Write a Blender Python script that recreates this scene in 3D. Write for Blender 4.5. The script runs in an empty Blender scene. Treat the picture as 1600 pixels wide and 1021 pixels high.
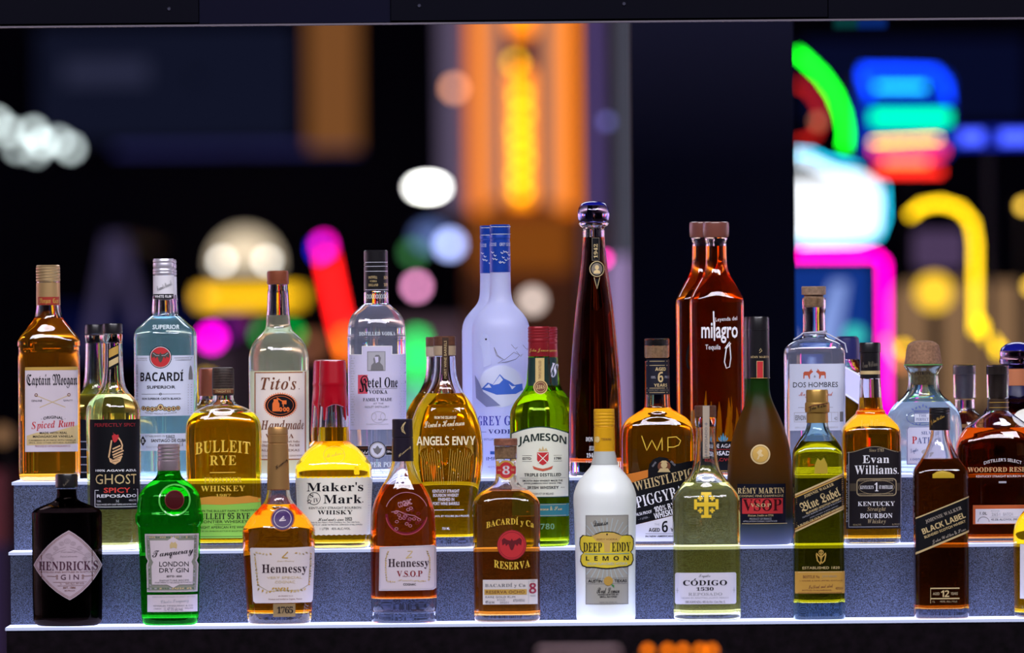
import bpy, bmesh, math, random
import numpy as np
from mathutils import Vector, Matrix

SC = bpy.context.scene
COL = SC.collection
random.seed(7)

# ------------------------------------------------------------------ camera
F_PX = 12960.0                 # focal length in pixels of the 1600-wide frame
CAM_Y = -12.0
CAM_Z = 1.577
ROLL = 0.0088                 # the photograph leans half a degree
CXP, CYP = 800.0, 510.5

cam_data = bpy.data.cameras.new('camera')
cam_data.sensor_width = 36.0
cam_data.lens = F_PX / 1600.0 * 36.0
cam_data.clip_start = 0.1
cam_data.clip_end = 200.0
cam_data.dof.use_dof = True
cam_data.dof.focus_distance = 12.10
cam_data.dof.aperture_fstop = 4.0
cam = bpy.data.objects.new('camera', cam_data)
COL.objects.link(cam)
cam.matrix_world = Matrix.Translation((0, CAM_Y, CAM_Z)) @ Matrix.Rotation(math.pi / 2, 4, 'X') @ Matrix.Rotation(-ROLL, 4, 'Z')
SC.camera = cam

# ------------------------------------------------------------------ render look
SC.view_settings.view_transform = 'Standard'
SC.view_settings.look = 'None'
SC.view_settings.gamma = 1.0
SC.view_settings.exposure = 0.0
SC.view_settings.use_curve_mapping = False
SC.cycles.max_bounces = 32
SC.cycles.transmission_bounces = 32
SC.cycles.glossy_bounces = 6
SC.cycles.diffuse_bounces = 3
SC.cycles.transparent_max_bounces = 16
SC.cycles.sample_clamp_indirect = 6.0
SC.cycles.use_denoising = True

# ------------------------------------------------------------------ world
world = bpy.data.worlds.new('world')
SC.world = world
world.use_nodes = True
wb = world.node_tree.nodes['Background']
wb.inputs[0].default_value = (0.15, 0.17, 0.45, 1)
wb.inputs[1].default_value = 0.05


def lin(r, g, b):
    f = lambda v: (v / 255.0 / 12.92) if v <= 10 else ((v / 255.0 + 0.055) / 1.055) ** 2.4
    return (f(r), f(g), f(b))


def area_light(name, loc, target, size, size_y, power, color):
    d = bpy.data.lights.new(name, 'AREA')
    d.shape = 'RECTANGLE'
    d.size, d.size_y, d.energy, d.color = size, size_y, power, color
    o = bpy.data.objects.new(name, d)
    COL.objects.link(o)
    o.location = loc
    o.rotation_euler = (Vector(target) - Vector(loc)).to_track_quat('-Z', 'Y').to_euler()
    return o


KEY_POWER = 64.0
area_light('bar_ceiling_light', (0.0, -2.6, 3.6), (0, 0.1, 1.3), 3.0, 0.5, KEY_POWER * 1.5, (0.93, 0.90, 1.0))
area_light('bar_ceiling_light', (-1.3, -1.6, 3.2), (-0.3, 0.1, 1.25), 0.8, 0.4, KEY_POWER * 0.35, (0.92, 0.90, 1.0))
area_light('bar_ceiling_light', (1.3, -1.6, 3.2), (0.3, 0.1, 1.25), 0.8, 0.4, KEY_POWER * 0.35, (0.92, 0.90, 1.0))
# light from the gaming hall behind the bar
area_light('hall_ceiling_light', (0.0, 3.2, 3.4), (0, 0.2, 1.35), 4.0, 0.8, 60.0, (0.85, 0.85, 1.0))
# unseen lights added along both side walls, their bounce brightens the bottle edges
ADDED_WASH = 8000.0
area_light('added_side_light', (-11.0, 8.0, 6.6), (-14.0, 8.0, 2.0), 0.5, 34.0, ADDED_WASH, (1.0, 0.86, 0.95))
area_light('added_side_light', (11.0, 8.0, 6.6), (14.0, 8.0, 2.0), 0.5, 34.0, ADDED_WASH, (0.92, 0.90, 1.0))

# ------------------------------------------------------------------ pixels to places
CA, SA = math.cos(ROLL), math.sin(ROLL)


def scale_at(Y):
    return F_PX / (Y - CAM_Y)


def at(px, py, Y):
    """point of the plane y = Y that the photograph shows at pixel (px, py)"""
    u, v = px - CXP, CYP - py
    u2, v2 = u * CA + v * SA, -u * SA + v * CA
    s = scale_at(Y)
    return Vector((u2 / s, Y, v2 / s + CAM_Z))


def base_px(cx, Y, z):
    """pixel row where a point of height z at distance Y, column cx, shows"""
    v2 = (z - CAM_Z) * scale_at(Y)
    u = cx - CXP
    v = (v2 + u * SA) / CA
    return CYP - v


Z_FRONT, Z_MID, Z_TOP = CAM_Z - 0.4276, CAM_Z - 0.3219, CAM_Z - 0.2220
Y_FRONT, Y_MID, Y_TOP, Y_TOP2, Y_FAR = 0.0, 0.110, 0.218, 0.331, 0.452
ROWS = {'front': (Y_FRONT, Z_FRONT), 'mid': (Y_MID, Z_MID), 'top': (Y_TOP, Z_TOP), 'top2': (Y_TOP2, Z_TOP), 'far': (Y_FAR, Z_MID)}

# ------------------------------------------------------------------ materials
MATS = {}


def new_mat(name):
    m = bpy.data.materials.new(name)
    m.use_nodes = True
    nt = m.node_tree
    nt.nodes.clear()
    out = nt.nodes.new('ShaderNodeOutputMaterial')
    MATS[name] = m
    return m, nt, out


def paint(name, col, rough=0.5, metal=0.0, spec=0.3, noise=0.0, nscale=200.0):
    if name in MATS:
        return MATS[name]
    m, nt, out = new_mat(name)
    b = nt.nodes.new('ShaderNodeBsdfPrincipled')
    b.inputs['Base Color'].default_value = (*col, 1)
    b.inputs['Roughness'].default_value = rough
    b.inputs['Metallic'].default_value = metal
    b.inputs['Specular IOR Level'].default_value = spec
    if noise:
        tc = nt.nodes.new('ShaderNodeTexCoord')
        n = nt.nodes.new('ShaderNodeTexNoise')
        n.inputs['Scale'].default_value = nscale
        r = nt.nodes.new('ShaderNodeMapRange')
        r.inputs['From Min'].default_value = 0.3
        r.inputs['From Max'].default_value = 0.7
        r.inputs['To Min'].default_value = 1 - noise
        r.inputs['To Max'].default_value = 1 + noise
        mx = nt.nodes.new('ShaderNodeVectorMath')
        mx.operation = 'SCALE'
        mx.inputs[0].default_value = col
        nt.links.new(tc.outputs['Object'], n.inputs['Vector'])
        nt.links.new(n.outputs['Fac'], r.inputs['Value'])
        nt.links.new(r.outputs['Result'], mx.inputs['Scale'])
        nt.links.new(mx.outputs['Vector'], b.inputs['Base Color'])
    nt.links.new(b.outputs[0], out.inputs[0])
    return m


def glass(name, col=(1, 1, 1), ior=1.5, rough=0.0):
    if name in MATS:
        return MATS[name]
    m, nt, out = new_mat(name)
    b = nt.nodes.new('ShaderNodeBsdfGlass')
    b.inputs['Color'].default_value = (*col, 1)
    b.inputs['IOR'].default_value = ior
    b.inputs['Roughness'].default_value = rough
    nt.links.new(b.outputs[0], out.inputs[0])
    return m


def frosted(name, col, trans=0.5, rough=0.35):
    """acid-etched or milky glass: light passes through it scattered"""
    if name in MATS:
        return MATS[name]
    m, nt, out = new_mat(name)
    d = nt.nodes.new('ShaderNodeBsdfPrincipled')
    d.inputs['Base Color'].default_value = (*col, 1)
    d.inputs['Roughness'].default_value = rough
    t = nt.nodes.new('ShaderNodeBsdfTranslucent')
    t.inputs['Color'].default_value = (*col, 1)
    mx = nt.nodes.new('ShaderNodeMixShader')
    mx.inputs[0].default_value = trans
    nt.links.new(d.outputs[0], mx.inputs[1])
    nt.links.new(t.outputs[0], mx.inputs[2])
    nt.links.new(mx.outputs[0], out.inputs[0])
    return m


def glow(name, col, strength):
    if name in MATS:
        return MATS[name]
    m, nt, out = new_mat(name)
    e = nt.nodes.new('ShaderNodeEmission')
    e.inputs['Color'].default_value = (*col, 1)
    e.inputs['Strength'].default_value = strength
    nt.links.new(e.outputs[0], out.inputs[0])
    return m


def stippled(name, col):
    """knurled underside of a bottle: rough glass that scatters what comes up through it"""
    m, nt, out = new_mat(name)
    g = nt.nodes.new('ShaderNodeBsdfGlass')
    g.inputs['Color'].default_value = (*col, 1)
    g.inputs['Roughness'].default_value = 0.5
    g.inputs['IOR'].default_value = 1.25
    t = nt.nodes.new('ShaderNodeBsdfTranslucent')
    t.inputs['Color'].default_value = (*col, 1)
    mx = nt.nodes.new('ShaderNodeMixShader')
    mx.inputs[0].default_value = 0.7
    nt.links.new(g.outputs[0], mx.inputs[1])
    nt.links.new(t.outputs[0], mx.inputs[2])
    nt.links.new(mx.outputs[0], out.inputs[0])
    return m


STIPPLE = stippled('stippled_glass_foot', (0.95, 0.96, 1.0))
CLEAR = glass('clear_glass', (0.985, 0.99, 0.995))
LIQ_TOP = {}


def liquid(name, col, glow_mix=0.10, body=None):
    """pair of materials: liquid against its glass wall (translucent share added to imitate glow), liquid against the air above"""
    if name not in LIQ_TOP:
        m, nt, out = new_mat(name)
        g = nt.nodes.new('ShaderNodeBsdfGlass')
        g.inputs['Color'].default_value = (*col, 1)
        g.inputs['IOR'].default_value = 0.9
        g.inputs['Roughness'].default_value = 0.0
        t = nt.nodes.new('ShaderNodeBsdfTranslucent')
        t.inputs['Color'].default_value = (*(body or col), 1)
        mx = nt.nodes.new('ShaderNodeMixShader')
        mx.inputs[0].default_value = glow_mix  # added translucence brightens the liquid as if it glowed
        nt.links.new(g.outputs[0], mx.inputs[1])
        nt.links.new(t.outputs[0], mx.inputs[2])
        nt.links.new(mx.outputs[0], out.inputs[0])
        LIQ_TOP[name] = (m, glass(name + '_surface', tuple(0.5 + 0.5 * c for c in col), 1.33))
    return LIQ_TOP[name]


# ------------------------------------------------------------------ object helpers
def link(name, me, mats, parent=None, sharp=35):
    if not isinstance(mats, (list, tuple)):
        mats = [mats]
    for m in mats:
        me.materials.append(m)
    if sharp is not None:
        for p in me.polygons:
            p.use_smooth = True
        me.set_sharp_from_angle(angle=math.radians(sharp))
    o = bpy.data.objects.new(name, me)
    COL.objects.link(o)
    if parent:
        o.parent = parent
    return o


def bm_obj(name, bm, mats, parent=None, sharp=35):
    me = bpy.data.meshes.new(name)
    bm.to_mesh(me)
    bm.free()
    return link(name, me, mats, parent, sharp)


def tag(o, label=None, cat=None, group=None, kind=None):
    if label: o['label'] = label
    if cat: o['category'] = cat
    if group: o['group'] = group
    if kind: o['kind'] = kind
    return o


def empty(name, loc, label=None, cat=None, group=None):
    o = bpy.data.objects.new(name, None)
    o.empty_display_size = 0.02
    COL.objects.link(o)
    o.location = loc
    return tag(o, label, cat, group)


def box(bm, x0, x1, y0, y1, z0, z1, bev=0.0):
    vs = [bm.verts.new((x, y, z)) for x in (x0, x1) for y in (y0, y1) for z in (z0, z1)]
    fs = [(0, 1, 3, 2), (4, 6, 7, 5), (0, 4, 5, 1), (2, 3, 7, 6), (0, 2, 6, 4), (1, 5, 7, 3)]
    faces = [bm.faces.new([vs[i] for i in f]) for f in fs]
    if bev:
        es = list({e for f in faces for e in f.edges})
        bmesh.ops.bevel(bm, geom=es, offset=bev, segments=2, affect='EDGES', profile=0.5)


def box_obj(name, x0, x1, y0, y1, z0, z1, mat, parent=None, bev=0.0):
    bm = bmesh.new()
    box(bm, x0, x1, y0, y1, z0, z1, bev)
    bmesh.ops.recalc_face_normals(bm, faces=bm.faces)
    return bm_obj(name, bm, mat, parent)


def tube_mesh(bm, pts, r, seg=10, closed=False):
    pts = [Vector(p) for p in pts]
    rings = []
    n = len(pts)
    for i, p in enumerate(pts):
        a = pts[(i - 1) % n] if (i > 0 or closed) else p
        b = pts[(i + 1) % n] if (i < n - 1 or closed) else p
        t = (b - a).normalized()
        up = Vector((0, 1, 0)) if abs(t.y) < 0.9 else Vector((1, 0, 0))
        sx = t.cross(up).normalized()
        sy = sx.cross(t).normalized()
        rings.append([bm.verts.new(p + sx * (r * math.cos(2 * math.pi * k / seg)) + sy * (r * math.sin(2 * math.pi * k / seg))) for k in range(seg)])
    m = n if closed else n - 1
    for i in range(m):
        A, B = rings[i], rings[(i + 1) % n]
        for k in range(seg):
            bm.faces.new((A[k], A[(k + 1) % seg], B[(k + 1) % seg], B[k]))
    if not closed:
        bm.faces.new(rings[0][::-1])
        bm.faces.new(rings[-1])


def pchip(xs, ys):
    xs, ys = np.array(xs, float), np.array(ys, float)
    n = len(xs)
    h = np.diff(xs)
    d = np.diff(ys) / h
    m = np.zeros(n)
    if n == 2:
        m[:] = d[0]
    else:
        for i in range(1, n - 1):
            if d[i - 1] * d[i] > 0:
                w1, w2 = 2 * h[i] + h[i - 1], h[i] + 2 * h[i - 1]
                m[i] = (w1 + w2) / (w1 / d[i - 1] + w2 / d[i])
        m[0], m[-1] = d[0], d[-1]

    def f(x):
        i = int(np.clip(np.searchsorted(xs, x) - 1, 0, n - 2))
        t = (x - xs[i]) / h[i]
        return ((1 + 2 * t) * (1 - t) ** 2 * ys[i] + t * (1 - t) ** 2 * h[i] * m[i] + t * t * (3 - 2 * t) * ys[i + 1] + t * t * (t - 1) * h[i] * m[i + 1])
    return f


SEG = 56


def ring_pts(w, d, n, seg=SEG):
    out = []
    e = 2.0 / n
    for k in range(seg):
        a = 2 * math.pi * k / seg
        c, s = math.cos(a), math.sin(a)
        out.append((w * math.copysign(abs(c) ** e, c), d * math.copysign(abs(s) ** e, s)))
    return out


def loft(bm, rings, cap0=True, cap1=True, flip=False, mi=0, mi1=None, seg=SEG, mi0=None):
    """rings: (z, w, d, n) bottom to top; outward normals unless flip"""
    R = [[bm.verts.new((x, y, z)) for x, y in ring_pts(w, d, n, seg)] for z, w, d, n in rings]
    new = []
    for a, b in zip(R, R[1:]):
        for k in range(seg):
            q = (a[k], a[(k + 1) % seg], b[(k + 1) % seg], b[k])
            new.append(bm.faces.new(q[::-1] if flip else q))
    for f in new:
        f.material_index = mi
    for on, r, z, up in ((cap0, R[0], rings[0][0], False), (cap1, R[-1], rings[-1][0], True)):
        if on:
            c = bm.verts.new((0, 0, z))
            for k in range(seg):
                q = (r[k], r[(k + 1) % seg], c)
                if up == flip:
                    q = q[::-1]
                f = bm.faces.new(q)
                f.material_index = mi1 if (up and mi1 is not None) else (mi0 if (not up and mi0 is not None) else mi)


# ------------------------------------------------------------------ lettering
PLAIN_CACHE, GLYPHS = {}, {}
STYLES = {'serif': (0x1D400, 0x1D7CE), 'ital': (0x1D468, 0x1D7CE), 'script': (0x1D4D0, 0x1D7CE), 'frak': (0x1D56C, 0x1D7CE), 'bold': (0x1D5D4, 0x1D7EC)}


def font_mesh(body, off=0.0):
    cu = bpy.data.curves.new('lettering', 'FONT')
    cu.body = body
    cu.resolution_u = 2
    cu.offset = off
    o = bpy.data.objects.new('lettering', cu)
    me = bpy.data.meshes.new_from_object(o)
    vs = [(v.co.x, v.co.y) for v in me.vertices]
    fs = [tuple(p.vertices) for p in me.polygons]
    bpy.data.meshes.remove(me)
    bpy.data.objects.remove(o)
    bpy.data.curves.remove(cu)
    return vs, fs


def lettering(txt, style):
    """flat outline of a line of text: vertices and faces, font units"""
    key = (txt, style)
    if key in PLAIN_CACHE:
        return PLAIN_CACHE[key]
    if style in ('sans', 'heavy'):
        r = font_mesh(txt, 0.018 if style == 'heavy' else 0.0)
    else:
        up, dg = STYLES[style]
        gap = {'script': 0.0, 'ital': 0.03, 'frak': 0.03}.get(style, 0.07)
        vs, fs, x = [], [], 0.0
        for c in txt:
            if c == ' ':
                x += 0.28
                continue
            base, acc = c, None
            if c in 'ÓÍÉÁóíéá':
                base = 'OIEAoiea'['ÓÍÉÁóíéá'.index(c)]
                acc = True
            if 'A' <= base <= 'Z':
                u = chr(up + ord(base) - 65)
            elif 'a' <= base <= 'z':
                u = chr(up + 26 + ord(base) - 97)
            elif '0' <= base <= '9':
                u = chr(dg + ord(base) - 48)
            else:
                u = base
            if u not in GLYPHS:
                GLYPHS[u] = font_mesh(u)
            gv, gf = GLYPHS[u]
            if not gv:
                continue
            x0, x1 = min(v[0] for v in gv), max(v[0] for v in gv)
            k = len(vs)
            vs += [(vx - x0 + x, vy) for vx, vy in gv]
            fs += [tuple(i + k for i in f) for f in gf]
            if acc:
                top = max(v[1] for v in gv)
                m = x + (x1 - x0) / 2
                k = len(vs)
                vs += [(m - 0.05, top + 0.06), (m + 0.05, top + 0.06), (m + 0.17, top + 0.22), (m + 0.05, top + 0.22)]
                fs.append((k, k + 1, k + 2, k + 3))
            x += (x1 - x0) + gap
        r = (vs, fs)
    PLAIN_CACHE[key] = r
    return r


# ------------------------------------------------------------------ bottles
class Bottle:
    def __init__(self, name, label, cx, row, cat='bottle', group=None):
        self.Y, self.z0 = ROWS[row]
        self.cx = cx
        self.by = base_px(cx, self.Y, self.z0)
        self.s = scale_at(self.Y)
        p = at(cx, self.by, self.Y)
        self.e = empty(name, (p.x, self.Y, self.z0 + 0.0003), label, cat, group)

    def L(self, px, py):
        return ((px - self.cx) + ROLL * (self.by - py)) / self.s, (self.by - py) / self.s

    def shape(self, prof, corner=3.0):
        """prof: (py, half width px[, depth ratio, squareness]) bottom to top, None = crease"""
        fine, dr, n = [], 1.0, 2.0
        groups, cur = [], []
        for p in prof:
            if p is None:
                groups.append(cur)
                cur = [cur[-1]]
                continue
            if len(p) > 2: dr = p[2]
            if len(p) > 3: n = p[3]
            py = self.by if p[0] == 'base' else p[0]
            cur.append((py, p[1], dr, n))
        groups.append(cur)
        for g in groups:
            if len(g) < 2:
                continue
            h = [self.by - q[0] for q in g]
            fw, fd, fn = pchip(h, [q[1] for q in g]), pchip(h, [q[2] for q in g]), pchip(h, [q[3] for q in g])
            for i in range(len(g) - 1):
                L = max(abs(h[i + 1] - h[i]), abs(g[i + 1][1] - g[i][1]))
                k = 1 if (g[i][1:] == g[i + 1][1:]) else max(1, min(8, int(L / 2.5)))
                for j in range(k + 1):
                    if fine and j == 0:
                        continue
                    hh = h[i] + (h[i + 1] - h[i]) * j / k
                    w = fw(hh)
                    fine.append((hh / self.s, w / self.s, w / self.s * fd(hh), fn(hh)))
        self.fine = fine
        self.zs = np.array([f[0] for f in fine])
        self.arr = np.array(fine)
        self.corner = corner / self.s
        return self

    def sec(self, z):
        return tuple(float(np.interp(z, self.zs, self.arr[:, k])) for k in (1, 2, 3))

    def outer(self):
        c = self.corner
        z0, w, d, n = self.fine[0]
        rings = []
        for t in (0, 0.25, 0.5, 0.75):
            a = t * math.pi / 2
            ww, dd, nn = self.sec(c * (1 - math.cos(a)))
            k = c * (1 - math.sin(a))
            rings.append((c * (1 - math.cos(a)), ww - k, dd - k, nn))
        rings += [f for f in self.fine if f[0] > c * 1.02]
        return rings

    def glass(self, mat=None, name='glass_body', foot=None, wall=2.2, base=8.0, level=None, liq=None, solid=False, top_gap=1.0, inner_round=8.0, no_liquid=False):
        """body with its hollow, and the liquid in it; lengths in px"""
        mat = mat or CLEAR
        bm = bmesh.new()
        loft(bm, self.outer(), mi0=None if solid else 1)
        if solid:
            self.body = bm_obj(name, bm, mat, self.e)
            return self
        t, tb, rb = wall / self.s, base / self.s, inner_round / self.s
        ztop = self.fine[-1][0] - top_gap / self.s
        zl = (self.by - level) / self.s if level is not None else tb

        def inn(z):
            w, d, n = self.sec(z)
            return (z, max(w - t, 0.001), max(d - t, 0.001), n)
        lo = []
        for q in (0.15, 0.4, 0.6, 0.8, 1.0):
            a = q * math.pi / 2
            z = tb + rb * (1 - math.cos(a))
            w, d, n = self.sec(z)
            k = rb * (1 - math.sin(a))
            lo.append((z, max(w - t - k, 0.001), max(d - t - k, 0.001), n))
        mids = [inn(f[0]) for f in self.fine if f[0] > tb + rb * 1.05 and f[0] < ztop]
        if level is not None:
            below = lo + [m for m in mids if m[0] < zl - 1e-4] + [inn(zl)]
            above = [inn(zl)] + [m for m in mids if m[0] > zl + 1e-4] + [inn(ztop)]
            loft(bm, above, cap0=False, cap1=True, flip=True)
            b2 = bmesh.new()
            loft(b2, below, mi=0, mi1=1)
            self.liquid = bm_obj('liquid', b2, list(liq), self.e)
        else:
            loft(bm, lo + mids + [inn(ztop)], flip=True)
        self.body = bm_obj(name, bm, [mat, foot or STIPPLE], self.e)
        return self

    def lathe(self, name, prof, mat, dr=1.0, n=2.0, parent=None, cxo=0.0, label=None, seg=40):
        """solid turned piece; prof (py, half width px) bottom to top, crisp"""
        bm = bmesh.new()
        rings = []
        for i, p in enumerate(prof):
            rings.append(((self.by - p[0]) / self.s, p[1] / self.s, p[1] / self.s * dr, n))
        loft(bm, rings, seg=seg)
        o = bm_obj(name, bm, mat, self.e, 28)
        if cxo:
            o.location.x = cxo / self.s
        if label:
            o['label'] = label
        return o

    def sleeve(self, name, y0, y1, mat, off=0.5, label=None):
        """thin band hugging the outline between two pixel rows (y0 above y1)"""
        za, zb = (self.by - y1) / self.s, (self.by - y0) / self.s
        e = off / self.s
        zs = [za] + [z for z in self.zs if za + 1e-4 < z < zb - 1e-4] + [zb]
        bm = bmesh.new()
        rings = [(z, self.sec(z)[0] + e, self.sec(z)[1] + e, self.sec(z)[2]) for z in zs]
        rings = [(za, self.sec(za)[0] - 0.0005, self.sec(za)[1] - 0.0005, self.sec(za)[2])] + rings + [(zb, self.sec(zb)[0] - 0.0005, self.sec(zb)[1] - 0.0005, self.sec(zb)[2])]
        loft(bm, rings, cap0=False, cap1=False)
        o = bm_obj(name, bm, mat, self.e, 28)
        if label:
            o['label'] = label
        return o


class Print:
    """label or print on a bottle: one mesh following the surface; positions are pixels of the photograph"""
    def __init__(self, b, name, lay0=0.0004, surf=None):
        self.b, self.name, self.bm, self.mats, self.lay0, self.surf = b, name, bmesh.new(), [], lay0, surf

    def mi(self, m):
        if m not in self.mats:
            self.mats.append(m)
        return self.mats.index(m)

    def w_at(self, py):
        if self.surf: return self.surf(py)
        return self.b.sec((self.b.by - py) / self.b.s)

    def place(self, lx, lz, layer):
        e = self.lay0 + layer * 0.0002
        if self.surf:
            w, d, n = self.surf(self.b.by - lz * self.b.s)
        else:
            w, d, n = self.b.sec(lz)
        w, d = w + e, d + e
        t = min(abs(lx) / w, 0.9995)
        y = -d * (1 - t ** n) ** (1 / n)
        return (max(-w, min(w, lx)), y, lz)

    def add(self, pts, faces, mat, layer):
        mi = self.mi(mat)
        vs = []
        for px, py in pts:
            lx, lz = self.b.L(px, py)
            vs.append(self.bm.verts.new(self.place(lx, lz, layer)))
        for f in faces:
            try:
                nf = self.bm.faces.new([vs[i] for i in f])
                nf.material_index = mi
            except ValueError:
                pass

    def rect(self, x0, y0, x1, y1, mat, layer=0):
        nx, ny = max(2, int(abs(x1 - x0) / 2.5)), max(1, int(abs(y1 - y0) / 6))
        pts = [(x0 + (x1 - x0) * i / nx, y1 + (y0 - y1) * j / ny) for j in range(ny + 1) for i in range(nx + 1)]
        fs = [(j * (nx + 1) + i, j * (nx + 1) + i + 1, (j + 1) * (nx + 1) + i + 1, (j + 1) * (nx + 1) + i) for j in range(ny) for i in range(nx)]
        self.add(pts, fs, mat, layer)

    def poly(self, pts, mat, layer=0, maxlen=5.0):
        a = sum(p[0] * q[1] - q[0] * p[1] for p, q in zip(pts, pts[1:] + pts[:1]))
        if a > 0:
            pts = pts[::-1]
        t = bmesh.new()
        t.faces.new([t.verts.new((p[0], p[1], 0)) for p in pts])
        bmesh.ops.triangulate(t, faces=t.faces[:])
        for _ in range(6):
            es = [e for e in t.edges if e.calc_length() > maxlen]
            if not es:
                break
            bmesh.ops.subdivide_edges(t, edges=es, cuts=1)
            bmesh.ops.triangulate(t, faces=[f for f in t.faces if len(f.verts) > 3])
        t.verts.index_update()
        self.add([(v.co.x, v.co.y) for v in t.verts], [tuple(v.index for v in f.verts) for f in t.faces], mat, layer)
        t.free()

    def ell(self, cx, cy, rx, ry, mat, layer=0, n=28):
        self.poly([(cx + rx * math.cos(2 * math.pi * k / n), cy + ry * math.sin(2 * math.pi * k / n)) for k in range(n)], mat, layer)

    def ring(self, cx, cy, rx, ry, th, mat, layer=0, n=32, a0=0.0, a1=360.0):
        full = abs(a1 - a0) >= 360
        m = n if full else n + 1
        pts, fs = [], []
        for k in range(m):
            a = math.radians(a0 + (a1 - a0) * k / n)
            c, s = math.cos(a), math.sin(a)
            pts += [(cx + rx * c, cy + ry * s), (cx + (rx - th) * c, cy + (ry - th) * s)]
        for k in range(n):
            i, j = 2 * k, 2 * ((k + 1) % m)
            fs.append((i, i + 1, j + 1, j))
        self.add(pts, fs, mat, layer)

    def line(self, pts, th, mat, layer=1, closed=False):
        P = []
        pp = list(pts) + ([pts[0]] if closed else [])
        for (ax, ay), (bx, by) in zip(pp, pp[1:]):
            L = math.hypot(bx - ax, by - ay)
            k = max(1, int(L / 5))
            for i in range(k):
                P.append((ax + (bx - ax) * i / k, ay + (by - ay) * i / k))
        P.append(pp[-1])
        V, fs = [], []
        for i, (x, y) in enumerate(P):
            a, b = P[max(0, i - 1)], P[min(len(P) - 1, i + 1)]
            dx, dy = b[0] - a[0], b[1] - a[1]
            L = math.hypot(dx, dy) or 1
            nx, ny = -dy / L * th / 2, dx / L * th / 2
            V += [(x + nx, y + ny), (x - nx, y - ny)]
        for i in range(len(P) - 1):
            fs.append((2 * i, 2 * i + 2, 2 * i + 3, 2 * i + 1))
        self.add(V, fs, mat, layer)

    def frame(self, x0, y0, x1, y1, th, mat, layer=1):
        self.line([(x0, y0), (x1, y0), (x1, y1), (x0, y1)], th, mat, layer, closed=True)
        for x, y in ((x0, y0), (x1, y0), (x1, y1), (x0, y1)):
            self.rect(x - th / 2, y - th / 2, x + th / 2, y + th / 2, mat, layer)

    def text(self, txt, x0, x1, y0, y1, mat, style='sans', rot=0.0, arc=0.0, layer=2, warp=None):
        """fits the line's outline to the box x0..x1, y0 (top)..y1 (bottom), then turns it by rot degrees"""
        vs, fs = lettering(txt, style)
        if not vs:
            return
        ax, bx = min(v[0] for v in vs), max(v[0] for v in vs)
        ay, by = min(v[1] for v in vs), max(v[1] for v in vs)
        cx, cy = (x0 + x1) / 2, (y0 + y1) / 2
        w, d, n = self.w_at(cy)
        wp = w * self.b.s
        mid = self.b.cx - ROLL * (self.b.by - cy)
        dowarp = (n < 2.7 and not rot) if warp is None else warp
        if dowarp:
            ta, tb = math.asin(max(-0.99, min(0.99, (x0 - mid) / wp))), math.asin(max(-0.99, min(0.99, (x1 - mid) / wp)))
        cr, sr = math.cos(math.radians(rot)), math.sin(math.radians(rot))
        pts = []
        for vx, vy in vs:
            t = (vx - ax) / (bx - ax)
            X = mid + wp * math.sin(ta + (tb - ta) * t) if dowarp else x0 + (x1 - x0) * t
            Yp = y1 + (y0 - y1) * (vy - ay) / max(1e-6, by - ay)
            if arc:
                Yp += arc * ((2 * t - 1) ** 2)
            if rot:
                dx, dy = X - cx, Yp - cy
                X, Yp = cx + dx * cr + dy * sr, cy - dx * sr + dy * cr
            pts.append((X, Yp))
        self.add(pts, fs, mat, layer)

    def vtext(self, txt, xc, y0, y1, wid, mat, style='sans', layer=2):
        """line of text turned to read upwards"""
        h = y1 - y0
        self.text(txt, xc - h / 2, xc + h / 2, (y0 + y1) / 2 - wid / 2, (y0 + y1) / 2 + wid / 2, mat, style, rot=90, layer=layer, warp=False)

    def done(self, label=None):
        o = bm_obj(self.name, self.bm, self.mats, self.b.e, None)
        if label:
            o['label'] = label
        return o

# ================================================================== THE HALL
M_dark = paint('dark_hall_paint', (0.012, 0.013, 0.03), 0.8)
M_side = paint('hall_wall_lilac', (0.52, 0.48, 0.58), 0.8)
M_ceil = paint('hall_ceiling_paint', (0.02, 0.02, 0.03), 0.9)
M_carpet = paint('hall_carpet', (0.10, 0.065, 0.05), 0.9, noise=0.5, nscale=3.0)


def struct(o):
    return tag(o, kind='structure')


struct(box_obj('floor', -14, 14, -13.5, 36, -0.1, 0.0, M_carpet))
struct(box_obj('ceiling', -14, 14, -13.5, 36, 7.0, 7.1, M_ceil))
struct(box_obj('wall_back', -14, 14, 36, 36.2, 0, 7, M_dark))
struct(box_obj('wall_front', -14, 14, -13.7, -13.5, 0, 7, M_dark))
struct(box_obj('wall_left', -14.2, -14, -13.5, 36, 0, 7, M_side))
struct(box_obj('wall_right', 14, 14.2, -13.5, 36, 0, 7, M_side))


def floor_px(Y):
    """pixel row of the hall floor at distance Y, mid frame"""
    return CYP + CAM_Z * scale_at(Y) - 6


# unseen glowing strips added on the side walls to put coloured streaks in the glass
ADDED_STRIP_COL = [(255, 60, 160), (255, 190, 40), (90, 255, 120), (235, 235, 255), (60, 110, 255), (255, 60, 40), (250, 240, 220), (190, 70, 255)]
rt = random.Random(11)
k = 0
for sx in (-1, 1):
    y = 5.0
    while y < 34:
        w = rt.uniform(0.5, 1.6)
        z0 = rt.uniform(0.3, 1.4)
        z1 = z0 + rt.uniform(1.5, 4.0)
        c = ADDED_STRIP_COL[(k * 5 + (3 if sx > 0 else 0)) % 8]
        k += 1
        x = 13.9 * sx
        struct(box_obj('added_strip_%d' % k, min(x, x + .1 * sx), max(x, x + .1 * sx), y, y + w, z0, z1, glow('added_strip_glow_%d_%d_%d' % c, lin(*c), 3.2)))
        y += w + rt.uniform(0.5, 1.6)


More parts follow.
